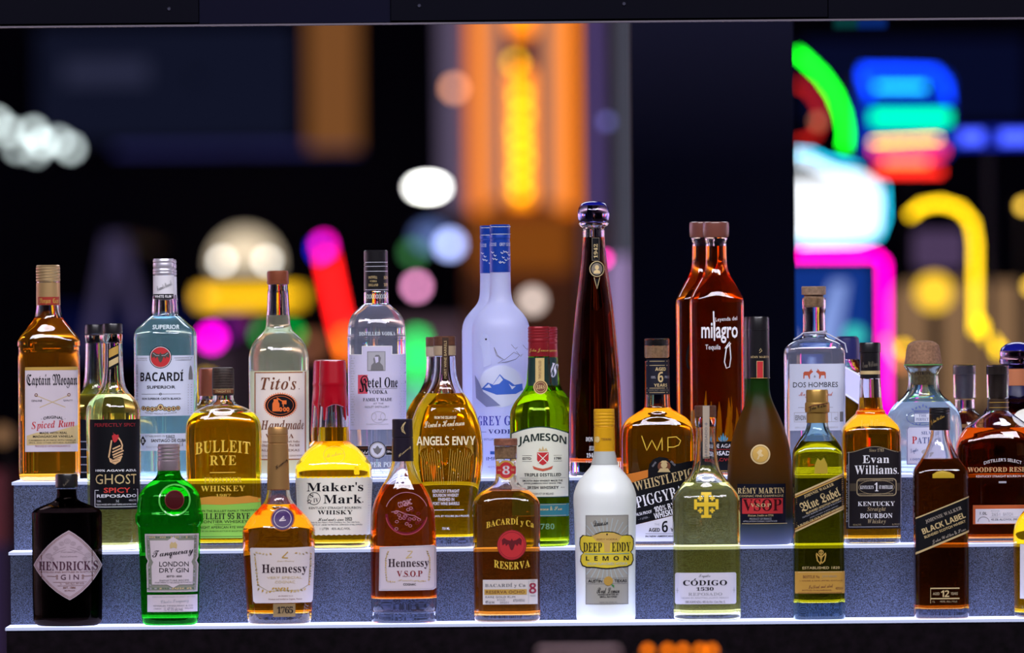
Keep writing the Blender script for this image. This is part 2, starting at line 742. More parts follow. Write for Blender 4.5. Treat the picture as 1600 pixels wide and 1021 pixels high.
def slab(name, x0, y0, x1, y1, Y, depth, mat, parent=None, bev=0.0):
    """upright block whose front shows the pixel box x0..x1, y0..y1 at distance Y"""
    a, b = at(x0, y1, Y), at(x1, y0, Y)
    return box_obj(name, a.x, b.x, Y, Y + depth, a.z, b.z, mat, parent, bev)


def ball(name, px, py, r, Y, mat, parent=None, sq=1.0):
    c = at(px, py, Y)
    s = scale_at(Y)
    bm = bmesh.new()
    bmesh.ops.create_icosphere(bm, subdivisions=3, radius=r / s)
    for v in bm.verts:
        v.co.x *= sq
    o = bm_obj(name, bm, mat, parent, 60)
    o.location = c
    return o


def neon(name, pts, Y, w, mat, parent=None, closed=False):
    bm = bmesh.new()
    tube_mesh(bm, [at(x, y, Y) for x, y in pts], w / 2 / scale_at(Y), 10, closed)
    return bm_obj(name, bm, mat, parent, 60)


def arcpts(cx, cy, rx, ry, a0, a1, n=16):
    return [(cx + rx * math.cos(math.radians(a0 + (a1 - a0) * k / n)), cy - ry * math.sin(math.radians(a0 + (a1 - a0) * k / n))) for k in range(n + 1)]


def rrect(x0, y0, x1, y1, r):
    return (arcpts(x1 - r, y0 + r, r, r, 0, 90, 5) + arcpts(x0 + r, y0 + r, r, r, 90, 180, 5) + arcpts(x0 + r, y1 - r, r, r, 180, 270, 5) + arcpts(x1 - r, y1 - r, r, r, 270, 360, 5))


def plate(name, pts, Y, depth, mat, parent=None):
    """panel with a traced outline, real thickness"""
    bm = bmesh.new()
    a = [bm.verts.new(at(x, y, Y)) for x, y in pts]
    b = [bm.verts.new(Vector(v.co) + Vector((0, depth, 0))) for v in a]
    bm.faces.new(a); bm.faces.new(b[::-1])
    n = len(a)
    for i in range(n):
        bm.faces.new((a[i], b[i], b[(i + 1) % n], a[(i + 1) % n]))
    bmesh.ops.recalc_face_normals(bm, faces=bm.faces)
    bmesh.ops.triangulate(bm, faces=[f for f in bm.faces if len(f.verts) > 4])
    return bm_obj(name, bm, mat, parent)


# column of dark panels right behind the bar
COLM = paint('column_navy', (0.004, 0.004, 0.018), 0.7, spec=0.1)
a, b = at(990, 500, 1.3), at(1243, 500, 1.3)
struct(box_obj('column', a.x, b.x, 1.3, 1.6, 0.0, 7.0, COLM))

# ---- far lit column with orange panels
YB = 28.0
t = empty('lit_pylon', at(815, 720, YB) * 1.0, 'tall pylon of glowing orange panels with a yellow light strip', 'light')
t.location = (at(815, 700, YB).x, YB, 0)


def under(o, root):
    """parent a piece placed in world coordinates"""
    o.parent = root
    o.location = Vector(o.location) - Vector(root.location)
    return o


OR1 = glow('orange_panel', lin(255, 130, 10), 1.35)
OR2 = glow('peach_panel', lin(235, 150, 90), 1.0)
OR3 = glow('yellow_bulb', lin(255, 190, 20), 7.0)
OR5 = glow('strip_glow', lin(255, 140, 15), 2.6)
OR4 = glow('grey_blue_panel', lin(110, 95, 120), 0.7)
ORB = glow('dim_orange_panel', lin(150, 80, 25), 0.7)
under(slab('casing', 735, -400, 897, floor_px(YB), YB + 0.06, 0.5, paint('pylon_brown', (0.25, 0.10, 0.03), 0.6)), t)
under(slab('edge_panel', 737, -400, 752, 330, YB, 0.05, OR1), t)
under(slab('side_panel', 754, -400, 768, 320, YB, 0.05, OR2), t)
under(slab('recess_panel', 773, -400, 787, 310, YB, 0.05, OR4), t)
under(slab('recess_panel', 843, -400, 851, 310, YB, 0.05, OR4), t)
under(slab('side_panel', 856, -400, 874, 320, YB, 0.05, OR2), t)
under(slab('edge_panel', 877, -400, 896, 330, YB, 0.05, OR1), t)
under(slab('lower_panel', 740, 338, 892, 425, YB, 0.05, ORB), t)
under(slab('light_strip', 798, 110, 830, 318, YB, 0.05, OR5), t)
under(slab('top_strip', 797, -60, 832, 52, YB, 0.05, OR5), t)
for i, py in enumerate((98, 150, 178, 205, 228, 250, 275, 300)):
    under(ball('bulb', 808 + (3 if i else -3) + (i % 3) * 2, py, 6.5, YB - 0.1, OR3), t)

# ---- pale pillar beside it, glowing strips imitate the purple light on it
t = empty('lit_pillar', (at(948, 700, 12).x, 12, 0), 'pale pillar beside the dark column, purple light on it imitated by glowing strips', 'pillar')
under(slab('shaft', 918, -200, 990, floor_px(12), 12, 0.4, paint('pillar_grey', (0.10, 0.09, 0.13), 0.6)), t)
under(slab('painted_glow_panel', 922, -200, 938, 340, 11.97, 0.03, glow('dim_mauve', lin(90, 72, 130), 0.75)), t)
under(slab('painted_glow_strip', 948, 400, 986, 800, 11.96, 0.03, glow('mauve_strip', lin(165, 140, 190), 0.75)), t)
under(slab('painted_grey_strip', 968, -200, 986, 398, 11.96, 0.03, glow('painted_grey_strip', lin(88, 90, 105), 0.7)), t)
under(ball('spot_lamp', 948, 190, 7, 11.9, glow('blue_grey_lamp', lin(120, 120, 200), 1.8)), t)


PART_Y = 28.75
HOLD = paint('support_black', (0.006, 0.006, 0.009), 0.7)
struct(box_obj('wall_partition', -12, 12, PART_Y, PART_Y + 0.2, 0, 7, paint('partition_navy', (0.0025, 0.003, 0.009), 0.9, spec=0.05)))


def bracket(root, px, py, Y, name='bracket', hang=False, to=None):
    """dark rod that carries a light: back to the partition, or down to the floor when it stands nearer"""
    c = at(px, py, Y)
    if hang:
        o = box_obj('hanger', c.x - 0.005, c.x + 0.005, Y + 0.02, Y + 0.04, c.z, 7.0, HOLD)
    elif Y > 20:
        o = box_obj(name, c.x - 0.02, c.x + 0.02, Y + 0.05, (to or PART_Y) + (0.001 if to else -0.0005), c.z - 0.02, c.z + 0.02, HOLD)
    else:
        o = box_obj(name, c.x - 0.008, c.x + 0.008, Y + 0.16, Y + 0.18, 0.0, c.z + 0.02, HOLD)
        o2 = box_obj('arm', c.x - 0.018, c.x + 0.018, Y + 0.02, Y + 0.159, c.z - 0.018, c.z + 0.018, HOLD)
        under(o2, root)
    return under(o, root)


def lamp(name, label, px, py, r, col, E, Y=YB, sq=1.0, cat='lamp', group=None, to=None):
    key = 'lamp_%d_%d_%d_%d' % (*col, int(E * 10))
    c = at(px, py, Y)
    root = empty(name, c, label, cat, group)
    under(ball('bulb', px, py, r, Y, glow(key, lin(*col), E), None, sq), root)
    bracket(root, px, py, Y, to=to)
    return root


def mounted(name, label, cat, px, py, Y, o, to=None):
    """panel or sign with its own support"""
    root = empty(name, at(px, py, Y), label, cat)
    under(o, root)
    bracket(root, px, py, Y, to=to)
    return root


lamp('wall_lamp', 'small peach lamp beside the orange pylon', 710, 138, 8, (225, 150, 110), 7)
lamp('tube_lamp', 'bright white oblong lamp below the peach lamp', 668, 293, 9, (255, 255, 250), 18, sq=2.6)
lamp('globe_lamp', 'bluish white lamp under the bright white oblong lamp', 703, 382, 12, (175, 190, 255), 6.5)
lamp('haze_lamp', 'dim blue lamp touching the bluish white lamp', 672, 370, 18, (95, 115, 175), 1.4, Y=YB - 0.6, sq=1.3)
lamp('round_lamp', 'pink round lamp above the green sign', 651, 448, 8, (235, 150, 200), 9)
lamp('round_lamp', 'dim green lamp above the pink round lamp', 646, 395, 10, (70, 140, 80), 2.5)
lamp('round_lamp', 'magenta round lamp beside the white rum bottle cap', 331, 528, 10, (250, 0, 220), 9)
lamp('round_lamp', 'dim purple lamp above the magenta round lamp', 356, 512, 14, (90, 10, 110), 2.0)
lamp('round_lamp', 'dim plum lamp behind the vodka bottle with the copper cap', 385, 505, 14, (95, 30, 80), 1.3, Y=19.0)
lamp('round_lamp', 'green lamp beside the neck of the copper capped bottle', 455, 523, 9, (0, 190, 70), 4.0)
lamp('round_lamp', 'green lamp half behind the neck of the copper capped bottle', 412, 523, 9, (0, 170, 60), 3.0)
lamp('round_lamp', 'brownish lamp between the copper capped bottle and the red tube', 487, 540, 14, (140, 85, 60), 2.0)
lamp('round_lamp', 'yellow lamp behind the rye bottle cap', 322, 605, 13, (235, 190, 20), 3.5, to=YB + 0.4)
lamp('round_lamp', 'whitish round lamp above the green bottle with the red cap', 832, 470, 13, (220, 200, 190), 3.2, Y=19.0)
lamp('round_lamp', 'magenta lamp peeping beside the tall tapered bottle neck', 943, 405, 6, (250, 40, 170), 9, Y=11.0)
mounted('lit_sign', 'upright green sign glowing beside the white label vodka bottle', 'sign', (644 + 660) / 2, (522 + 595) / 2, YB, slab('face', 644, 522, 660, 595, YB, 0.1, glow('green_sign', lin(10, 250, 110), 3.4)), to=YB + 0.4)
mounted('lit_sign', 'mint coloured sign below the upright green sign', 'sign', (640 + 662) / 2, (612 + 648) / 2, YB, slab('face', 640, 612, 662, 648, YB, 0.1, glow('mint_sign', lin(120, 250, 215), 1.5)), to=YB + 0.4)

# ---- the big pale globe over a yellow brim
t = empty('globe_sign', (at(382, 440, YB).x, YB, 0), 'large cream globe lamp sitting on a yellow lit brim', 'sign')
gl = glow('cream_globe', lin(220, 200, 170), 1.35)
c = at(383, 412, YB)
bm = bmesh.new()
bmesh.ops.create_uvsphere(bm, u_segments=32, v_segments=16, radius=52 / scale_at(YB))
for v in bm.verts:
    v.co.z = max(v.co.z, -0.18 * 52 / scale_at(YB))
o = bm_obj('globe', bm, gl)
o.location = c
under(o, t)
under(slab('brim', 308, 452, 470, 476, YB, 0.3, glow('yellow_brim', lin(250, 190, 25), 2.2)), t)
under(ball('bulb', 347, 408, 6, YB - 0.4, glow('white_bulb', lin(255, 250, 240), 9)), t)
under(ball('bulb', 417, 408, 6, YB - 0.4, MATS['white_bulb']), t)
under(ball('bulb', 318, 462, 9, YB - 0.1, glow('amber_bulb', lin(255, 190, 60), 3)), t)
under(slab('post', 370, 476, 396, floor_px(YB), YB + 0.05, 0.1, M_dark), t)

# ---- red tube
t = empty('neon_tube', (at(525, 470, YB).x, YB, at(525, 470, YB).z), 'thick slanted red neon tube with magenta top and orange foot', 'neon light')
under(neon('red_tube', [(510, 400), (520, 450), (531, 500), (541, 545)], YB, 12, glow('red_neon', lin(255, 25, 25), 7)), t)
under(neon('magenta_end', [(505, 376), (508, 392)], YB, 12, glow('magenta_neon', lin(250, 10, 190), 8)), t)
under(neon('blue_end', [(496, 384), (499, 398)], YB + .1, 8, glow('blue_neon', lin(40, 40, 255), 5)), t)
under(neon('orange_foot', [(538, 522), (546, 560)], YB - .1, 12, glow('orange_neon', lin(255, 120, 30), 5)), t)

bracket(t, 526, 475, YB)

# ---- ceiling lamps at far left
for i, (px, py, r, E) in enumerate(((-6, 190, 8, 7), (14, 205, 7, 7), (28, 232, 7, 5), (52, 206, 8, 7), (66, 224, 8, 8), (92, 220, 7, 6), (110, 232, 8, 6), (56, 238, 7, 4))):
    lamp('ceiling_lamp', 'pale lamp in the cluster of pale lamps at upper left', px, py, r, (205, 220, 220), E * 1.0, group='cluster of pale hall lamps')
mounted('display_screen', 'dim slate screen hanging above the pale lamp cluster', 'light box', (100 + 230) / 2, (95 + 130) / 2, YB, slab('face', 100, 95, 230, 130, YB, 0.1, glow('slate_panel', lin(44, 46, 70), 0.9)), to=YB + 0.6)
t = empty('hanging_banner', (at(512, 100, YB).x, YB, at(512, 250, YB).z), 'tall dim brown lit banner left of the orange pylon', 'banner')
under(slab('cloth', 482, CYP - (7 - CAM_Z) * scale_at(YB) + 4, 548, 232, YB, 0.1, glow('brown_banner', lin(128, 80, 42), 0.85)), t)
mounted('ledge', 'long dim navy ledge below the brown banner', 'ledge', (178 + 560) / 2, (226 + 238) / 2, YB + 0.3, slab('face', 178, 226, 560, 238, YB + 0.3, 0.3, glow('navy_ledge', lin(42, 42, 92), 0.9)))
mounted('screen', 'wide very dark navy screen behind the slate screen', 'screen', (150 + 460) / 2, (40 + 200) / 2, YB + 0.55, slab('face', 60, 40, 460, 222, YB + 0.6, 0.1, glow('dim_navy_screen', lin(17, 20, 38), 1.0)))
mounted('light_box', 'greyish upright light box beside the orange pylon', 'light box', (690 + 724) / 2, (-100 + 330) / 2, YB + 0.4, slab('face', 690, -100, 724, 330, YB + 0.4, 0.2, glow('dusk_panel', lin(98, 86, 112), 0.9)))
# dim A-shaped frame
t = empty('easel_frame', (at(178, 540, 24).x, 24, 0), 'dim mauve A-shaped frame beside the white rum bottle', 'frame')
AG = glow('dim_mauve_frame', lin(70, 62, 95), 0.8)
under(neon('leg', [(176, 370), (140, 560)], 24, 22, AG), t)
under(neon('leg', [(182, 370), (222, 520)], 24, 22, AG), t)
bracket(t, 179, 372, 24)
mounted('light_box', 'deep blue light box behind the A-shaped frame', 'light box', (80 + 300) / 2, (478 + 560) / 2, 27, slab('face', 80, 478, 300, 560, 27, 0.2, glow('deep_blue_panel', lin(6, 10, 45), 0.9)))
# warm dusk things low on the left half
mounted('game_cabinet', 'dusky lit game cabinet behind the white label vodka bottle', 'cabinet', (560 + 740) / 2, (500 + 700) / 2, YB + 0.4, slab('face', 560, 500, 726, floor_px(YB), YB + 0.4, 0.2, glow('dusk_cabinet', lin(92, 70, 82), 0.75)))
mounted('game_cabinet', 'plum grey game cabinet behind the copper capped bottle', 'cabinet', (300 + 470) / 2, (540 + 720) / 2, YB + 0.4, slab('face', 300, 540, 470, floor_px(YB), YB + 0.4, 0.2, glow('plum_cabinet', lin(62, 48, 58), 0.8)))
t = empty('game_cabinet', (at(-10, 800, 9).x, 9, 0), 'maroon and violet cabinet at the open end of the bottle display', 'cabinet')
under(slab('maroon_face', -20, 740, 6, 850, 9, 0.4, glow('maroon_cabinet', lin(95, 45, 55), 0.8)), t)
under(slab('violet_base', -20, 851, 8, floor_px(9), 9, 0.4, glow('violet_cabinet', lin(60, 45, 80), 0.6)), t)
lamp('globe_lamp', 'dim tan globe lamp beside the spiced rum bottle', 4, 680, 18, (90, 65, 45), 1.6, Y=7.5)

# ---- neon sign on the right (nearer)
YN = 11.0
t = empty('neon_sign', (at(1370, 350, YN).x, YN, at(1370, 350, YN).z), 'big many-coloured neon sign half behind the dark column', 'sign')
G = glow('green_tube', lin(20, 255, 30), 7)
under(neon('green_arc', [(1245, 82), (1262, 97), (1284, 118), (1303, 145), (1316, 175), (1322, 205), (1320, 232)], YN, 10, G), t)
under(neon('dark_red_arc', [(1240, 130), (1262, 140), (1278, 160), (1284, 190), (1272, 214), (1240, 224)], YN + .05, 8, glow('dark_red_tube', lin(190, 30, 25), 2.0)), t)
under(ball('amber_bulb', 1278, 190, 8, YN, glow('dull_amber', lin(190, 110, 80), 2.0)), t)
B = glow('blue_tube', lin(10, 60, 255), 4.2)
under(neon('blue_outline', [(1345, 108), (1400, 108), (1462, 110), (1478, 130), (1482, 158)], YN, 9, B), t)
under(neon('blue_outline', [(1345, 112), (1352, 130), (1360, 152)], YN, 9, B), t)
under(plate('blue_board', rrect(1340, 108, 1488, 250, 24), YN + 0.12, 0.06, glow('blue_board', lin(5, 50, 190), 0.8)), t)
under(neon('cyan_tube', [(1368, 136), (1446, 136)], YN, 8, glow('cyan_tube', lin(30, 180, 255), 4.2)), t)
under(neon('teal_tube', [(1362, 184), (1484, 184)], YN, 20, glow('teal_tube', lin(0, 240, 160), 2.4)), t)
under(neon('yellow_tube', [(1362, 222), (1468, 217)], YN - .02, 4, glow('yellow_tube', lin(255, 215, 0), 7)), t)
R_ = glow('red_tube_sign', lin(255, 40, 30), 3.4)
under(neon('red_tube', [(1362, 236), (1478, 236)], YN, 9, R_), t)
under(neon('red_tube', [(1366, 268), (1472, 268)], YN, 10, R_), t)
under(neon('orange_tube', [(1380, 254), (1450, 254)], YN - .02, 7, glow('orange_tube', lin(255, 130, 60), 3.5)), t)
W = glow('white_tube', lin(225, 240, 255), 2.2)
Wb = glow('white_block', lin(240, 244, 250), 1.35)
under(plate('white_face', rrect(1225, 278, 1374, 372, 20), YN + .05, 0.05, Wb), t)
under(neon('white_tube', [(1240, 248), (1262, 250), (1284, 262), (1310, 272), (1345, 276), (1366, 292), (1370, 320), (1366, 352), (1350, 366), (1300, 369), (1240, 368)], YN, 12, W), t)
under(neon('cyan_outline', [(1240, 238), (1268, 240), (1292, 252), (1340, 262)], YN + .03, 5, glow('cyan_outline', lin(30, 200, 240), 5)), t)
under(neon('cyan_outline', [(1380, 290), (1382, 340), (1372, 368), (1340, 378), (1250, 380)], YN + .03, 5, MATS['cyan_outline']), t)
P = glow('pink_tube', lin(255, 0, 180), 6)
under(neon('pink_tube', [(1236, 399), (1370, 399), (1381, 410), (1382, 470), (1382, 560), (1382, 680)], YN + .04, 9, P), t)
under(plate('blue_screen', [(1225, 414), (1362, 414), (1362, 650), (1225, 650)], YN + .1, 0.05, glow('blue_screen', lin(20, 55, 140), 0.9)), t)
under(plate('pale_streak', [(1262, 560), (1300, 440), (1325, 440), (1300, 600)], YN + .06, 0.03, glow('pale_streak', lin(140, 165, 235), 0.9)), t)
under(ball('teal_bulb', 1335, 525, 14, YN, glow('teal_bulb', lin(60, 200, 180), 1.5)), t)
under(ball('pale_bulb', 1228, 530, 12, YN, glow('pale_bulb', lin(150, 155, 190), 1.6)), t)
under(neon('orange_glint', [(1384, 530), (1400, 560), (1412, 575)], YN - .02, 9, glow('peach_tube', lin(255, 150, 90), 2.2)), t)
bracket(t, 1300, 430, YN + .1)
bracket(t, 1340, 130, YN + .12)
YEL = glow('gold_tube', lin(255, 205, 20), 4.0)
t = empty('neon_arrow', (at(1480, 420, YN).x, YN, at(1480, 420, YN).z), 'yellow hook-shaped neon tube ending in a slanted tail', 'neon light')
under(neon('hook_tube', [(1420, 338), (1440, 322), (1470, 317), (1500, 326), (1519, 348), (1524, 380), (1524, 440), (1524, 520)], YN, 10, YEL), t)
under(neon('tail_tube', [(1526, 500), (1546, 530), (1564, 552)], YN, 14, glow('gold_tail', lin(255, 205, 10), 4)), t)
bracket(t, 1524, 420, YN)
o = plate('face', rrect(1432, 428, 1488, 486, 26), YN + .05, 0.05, glow('gold_disc', lin(240, 190, 50), 1.5))
mounted('lit_disc', 'round golden lit disc inside the yellow hook tube', 'light', 1460, 457, YN + .05, o)
mounted('light_box', 'wide dim tan light box behind the yellow hook tube', 'light box', 1518, 540, YN + 3.5, plate('face', rrect(1396, 440, 1640, 640, 30), YN + 3.5, 0.1, glow('tan_panel', lin(125, 95, 68), 1.15)))
mounted('light_box', 'plum light box above the golden lit disc', 'light box', 1470, 390, YN + .2, plate('face', rrect(1430, 360, 1508, 420, 10), YN + .2, 0.1, glow('plum_panel', lin(90, 70, 105), 0.7)))
lamp('round_lamp', 'golden lamp beside the yellow hook tube at the frame edge', 1600, 322, 8, (250, 200, 70), 4, Y=YN)
lamp('round_lamp', 'golden lamp above the dome stoppered bottle at the frame edge', 1612, 448, 9, (250, 200, 70), 3.5, Y=YN)
lamp('round_lamp', 'amber lamp behind the round silver tequila bottle', 1412, 545, 8, (245, 190, 10), 5, Y=YN, sq=0.8)
t = empty('light_strip', (at(1550, 214, 9).x, 9, at(1550, 214, 9).z), 'blue light strip right of the many-coloured neon sign', 'light')
for px, w in ((1520, 34), (1588, 44)):
    under(slab('blue_segment', px - w / 2, 204, px + w / 2, 224, 9, 0.1, glow('blue_strip', lin(70, 90, 255), 2.2)), t)
bracket(t, 1550, 214, 9.1)
under(slab('backing', 1498, 200, 1640, 230, 9.12, 0.1, glow('deep_blue_strip', lin(20, 40, 190), 0.9)), t)
mounted('light_box', 'very dark blue light box above the many-coloured neon sign', 'light box', (1255 + 1600) / 2, (60 + 190) / 2, 16, slab('face', 1255, 60, 1600, 190, 16, 0.2, glow('dim_blue_panel', lin(8, 12, 40), 0.9)))
t = empty('light_strip', (at(1340, 40, 3).x, 3, at(1340, 40, 3).z), 'small teal and blue light strip under the overhead valance', 'light')
under(slab('teal_segment', 1305, 20, 1340, 43, 3.0, 0.06, glow('teal_segment', lin(10, 60, 60), 0.8)), t)
bracket(t, 1341, 30, 3.0, hang=True)
under(slab('blue_segment', 1342, 20, 1385, 43, 3.0, 0.06, glow('blue_segment', lin(10, 40, 110), 0.8)), t)

# ================================================================== OVERHEAD CABINET
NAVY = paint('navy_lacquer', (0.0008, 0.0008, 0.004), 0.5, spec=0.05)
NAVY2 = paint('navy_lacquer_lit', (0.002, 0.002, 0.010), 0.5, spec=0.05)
LIP = paint('brushed_lip', (0.10, 0.085, 0.11), 0.5)
YO = -0.05
so = scale_at(YO)
zo = at(800, 36, YO).z
t = empty('overhead_valance', (0, YO, zo), 'dark navy overhead valance spanning the top above the bottles', 'valance')


def oc(name, x0, x1, y0, y1, z0, z1, mat):
    o = box_obj(name, x0, x1, y0, y1, z0, z1, mat)
    return under(o, t)


xa, xb, xc, xd = at(-120, 20, YO).x, at(310, 20, YO).x, at(611, 20, YO).x, at(1293, 20, YO).x
xe = at(1720, 20, YO).x
oc('carcass', xa, xe, YO + 0.012, YO + 0.045, zo + 0.002, zo + 0.5, NAVY)
oc('fascia_panel', xa, xb, YO, YO + 0.011, zo + 0.005, zo + 0.5, NAVY)
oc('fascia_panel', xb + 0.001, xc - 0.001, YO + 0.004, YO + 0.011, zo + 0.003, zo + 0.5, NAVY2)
oc('fascia_panel', xc, xd, YO, YO + 0.011, zo + 0.005, zo + 0.5, NAVY)
oc('fascia_panel', xd + 0.0015, xe, YO, YO + 0.011, zo + 0.003, zo + 0.5, NAVY)
oc('metal_lip', xa, xe, YO - 0.002, YO + 0.02, zo - 0.0006, zo + 0.0018, LIP)
for px, py in ((264, 14), (655, 9), (975, 6)):
    p = at(px, py, YO)
    bm = bmesh.new()
    bmesh.ops.create_cone(bm, cap_ends=True, segments=12, radius1=0.0032, radius2=0.0022, depth=0.002, matrix=Matrix.Translation((p.x, YO - 0.001, p.z)) @ Matrix.Rotation(math.pi / 2, 4, 'X'))
    under(bm_obj('screw', bm, paint('screw_steel', (0.05, 0.05, 0.08), 0.4, 0.8)), t)

# ================================================================== TIERED DISPLAY STAND
m, nt, out = new_mat('speckled_riser')
b = nt.nodes.new('ShaderNodeBsdfPrincipled')
b.inputs['Roughness'].default_value = 0.7
tc = nt.nodes.new('ShaderNodeTexCoord')
n1 = nt.nodes.new('ShaderNodeTexNoise'); n1.inputs['Scale'].default_value = 850; n1.inputs['Detail'].default_value = 1.0
rp = nt.nodes.new('ShaderNodeValToRGB')
rp.color_ramp.elements[0].position = 0.36; rp.color_ramp.elements[0].color = (*lin(14, 16, 24), 1)
rp.color_ramp.elements[1].position = 0.66; rp.color_ramp.elements[1].color = (*lin(84, 94, 124), 1)
nt.links.new(tc.outputs['Object'], n1.inputs['Vector'])
nt.links.new(n1.outputs['Fac'], rp.inputs['Fac'])
nt.links.new(rp.outputs['Color'], b.inputs['Base Color'])
nt.links.new(b.outputs[0], out.inputs[0])
RISER = m
PLATE = glow('lit_acrylic', lin(188, 198, 255), 3.6)
EDGE = glow('lit_acrylic_edge', lin(190, 198, 236), 0.95)
BASE = paint('stand_base_black', (0.004, 0.002, 0.004), 0.6, spec=0.08, noise=0.6, nscale=60)
XR = 1.05
TH = 0.0042
E_F, E_M, E_T = -0.0545, 0.0555, 0.162
x_f, x_m, x_t = at(9, 980, E_F).x, at(14, 862, E_M).x, at(19, 755, E_T).x


def step(name, label, y, z, pieces):
    root = empty(name, (0, y, z), label, 'stand')
    for nm, a, mat in pieces:
        o = box_obj(nm, *a, mat)
        o.parent = root
        o.location = -Vector(root.location)


step('bar_cabinet', 'black base cabinet of the bottle display topped by the lowest lit shelf', 0.2, 0.0, [
    ('lit_shelf', (x_f, XR, E_F + 0.0012, 0.0568, Z_FRONT - TH, Z_FRONT), PLATE),
    ('shelf_edge', (x_f - 0.0008, XR, E_F, E_F + 0.001, Z_FRONT - TH - 0.0002, Z_FRONT), EDGE),
    ('cabinet_body', (x_f + 0.001, XR, E_F + 0.002, 0.53, 0.0, Z_FRONT - TH - 0.0004), BASE)])
step('display_step', 'middle step of the bottle display with speckled riser and lit shelves', 0.2, Z_FRONT + 0.0003, [
    ('lit_shelf', (x_m, XR, E_M + 0.0012, 0.1650, Z_MID - TH, Z_MID), PLATE),
    ('shelf_edge', (x_m - 0.0008, XR, E_M, E_M + 0.001, Z_MID - TH - 0.0002, Z_MID), EDGE),
    ('lit_shelf', (x_m, XR, 0.3790, 0.53, Z_MID - TH, Z_MID), PLATE),
    ('riser_panel', (x_m + 0.002, XR, 0.0573, 0.0673, Z_FRONT + 0.0003, Z_MID - TH - 0.0003), RISER),
    ('riser_panel', (x_m + 0.002, XR, 0.516, 0.526, Z_FRONT + 0.0003, Z_MID - TH - 0.0003), RISER),
    ('end_panel', (x_m + 0.003, x_m + 0.009, 0.0678, 0.5155, Z_FRONT + 0.0003, Z_MID - TH - 0.0005), BASE)])
step('display_step', 'top step of the bottle display with speckled riser and lit shelf', 0.3, Z_MID - 0.002, [
    ('lit_shelf', (x_t, XR, E_T + 0.0012, 0.387, Z_TOP - TH, Z_TOP), PLATE),
    ('shelf_edge', (x_t - 0.0008, XR, E_T, E_T + 0.001, Z_TOP - TH - 0.0002, Z_TOP), EDGE),
    ('riser_panel', (x_t + 0.002, XR, 0.1655, 0.1755, Z_MID - 0.004, Z_TOP - TH - 0.0003), RISER),
    ('riser_panel', (x_t + 0.002, XR, 0.3685, 0.3785, Z_MID - 0.004, Z_TOP - TH - 0.0003), RISER),
    ('end_panel', (x_t + 0.003, x_t + 0.009, 0.176, 0.368, Z_MID - 0.004, Z_TOP - TH - 0.0005), BASE)])

# ---- serving counter nearer the camera, out of focus
ctz = at(900, 1075, -2.8).z
t = empty('serving_counter', (0, -2.85, 0), 'dark serving counter in front of the display stand', 'counter')
under(box_obj('worktop', -1.0, 1.0, -3.1, -2.6, ctz - 0.04, ctz, paint('counter_black', (0.01, 0.008, 0.01), 0.5)), t)
under(box_obj('front_panel', -0.95, 0.95, -3.05, -2.65, 0.0, ctz - 0.041, M_dark), t)
pk = paint('pale_pink_box', (0.42, 0.27, 0.29), 0.6)
p = at(903, 1012, -2.8)
o = box_obj('napkin_box', p.x - 0.045, p.x + 0.047, -2.84, -2.78, ctz, p.z, pk, bev=0.004)
tag(o, 'pale pink box blurred at the bottom edge', 'box')
for i, px in enumerate((1012, 1043, 1067, 1094, 1112)):
    c = at(px, 1013, -2.8)
    e = empty('tea_light', (c.x, -2.8, ctz), 'small amber candle glass in the blurred row at bottom edge', 'candle', 'blurred amber candles on the counter')
    h = c.z - ctz
    bm = bmesh.new()
    loft(bm, [(0, .009, .009, 2), (h * 0.5, .0095, .0095, 2), (h - 0.006, .010, .010, 2)], seg=20)
    bm_obj('cup', bm, paint('dark_amber_cup', (0.12, 0.04, 0.01), 0.3), e)
    bm = bmesh.new()
    loft(bm, [(h - 0.0058, .004, .004, 2), (h - 0.002, .0048, .0048, 2), (h + 0.002, .002, .002, 2)], seg=12)
    bm_obj('flame', bm, glow('candle_flame', lin(255, 120, 10), 2.6), e)

# ================================================================== BOTTLES
INK = paint('black_ink', (0.008, 0.007, 0.010), 0.6, spec=0.12)
GREY = paint('grey_ink', (0.16, 0.16, 0.17), 0.6)
SILV = paint('pale_grey_ink', (0.38, 0.38, 0.42), 0.6)
WHITE = paint('white_paper', (0.72, 0.70, 0.74), 0.6)
COOLW = paint('cool_white_paper', (0.58, 0.62, 0.76), 0.6)
CREAM = paint('cream_paper', (0.76, 0.74, 0.62), 0.6)
PINKW = paint('pinkish_paper', (0.60, 0.52, 0.56), 0.6)
GOLD = paint('gold_ink', (0.62, 0.38, 0.08), 0.35, 0.25, 0.5)
PGOLD = paint('pale_gold_ink', (0.66, 0.50, 0.24), 0.4, 0.2)
RED = paint('red_ink', (0.50, 0.025, 0.03), 0.5)
DRED = paint('dark_red_ink', (0.22, 0.012, 0.02), 0.5)
BLKP = paint('black_paper', (0.005, 0.005, 0.007), 0.6, spec=0.12)
WINK = paint('white_ink', (0.80, 0.79, 0.82), 0.6)
BROWN = paint('brown_ink', (0.16, 0.05, 0.02), 0.6)
ORANGE = paint('orange_ink', (0.75, 0.16, 0.03), 0.5)
NAVYI = paint('navy_ink', (0.03, 0.04, 0.22), 0.5)
BLUEI = paint('blue_ink', (0.05, 0.14, 0.62), 0.5)
CAPB = paint('black_cap', (0.010, 0.009, 0.011), 0.28, spec=0.5)
CORK = paint('cork', (0.45, 0.27, 0.14), 0.8, noise=0.25, nscale=300)
WOOD = paint('dark_wood', (0.10, 0.04, 0.022), 0.45, noise=0.3, nscale=150)
COPPER = paint('copper_brown', (0.24, 0.065, 0.03), 0.35, 0.3)
GOLDCAP = paint('brushed_gold', (0.60, 0.36, 0.12), 0.38, 0.75)
LBULL = liquid('rye_liquid', (0.99, 0.78, 0.08), 0.12, (1.0, 0.60, 0.012))
LRUM = liquid('rum_liquid', (0.985, 0.66, 0.16), 0.075, (1.0, 0.60, 0.06))
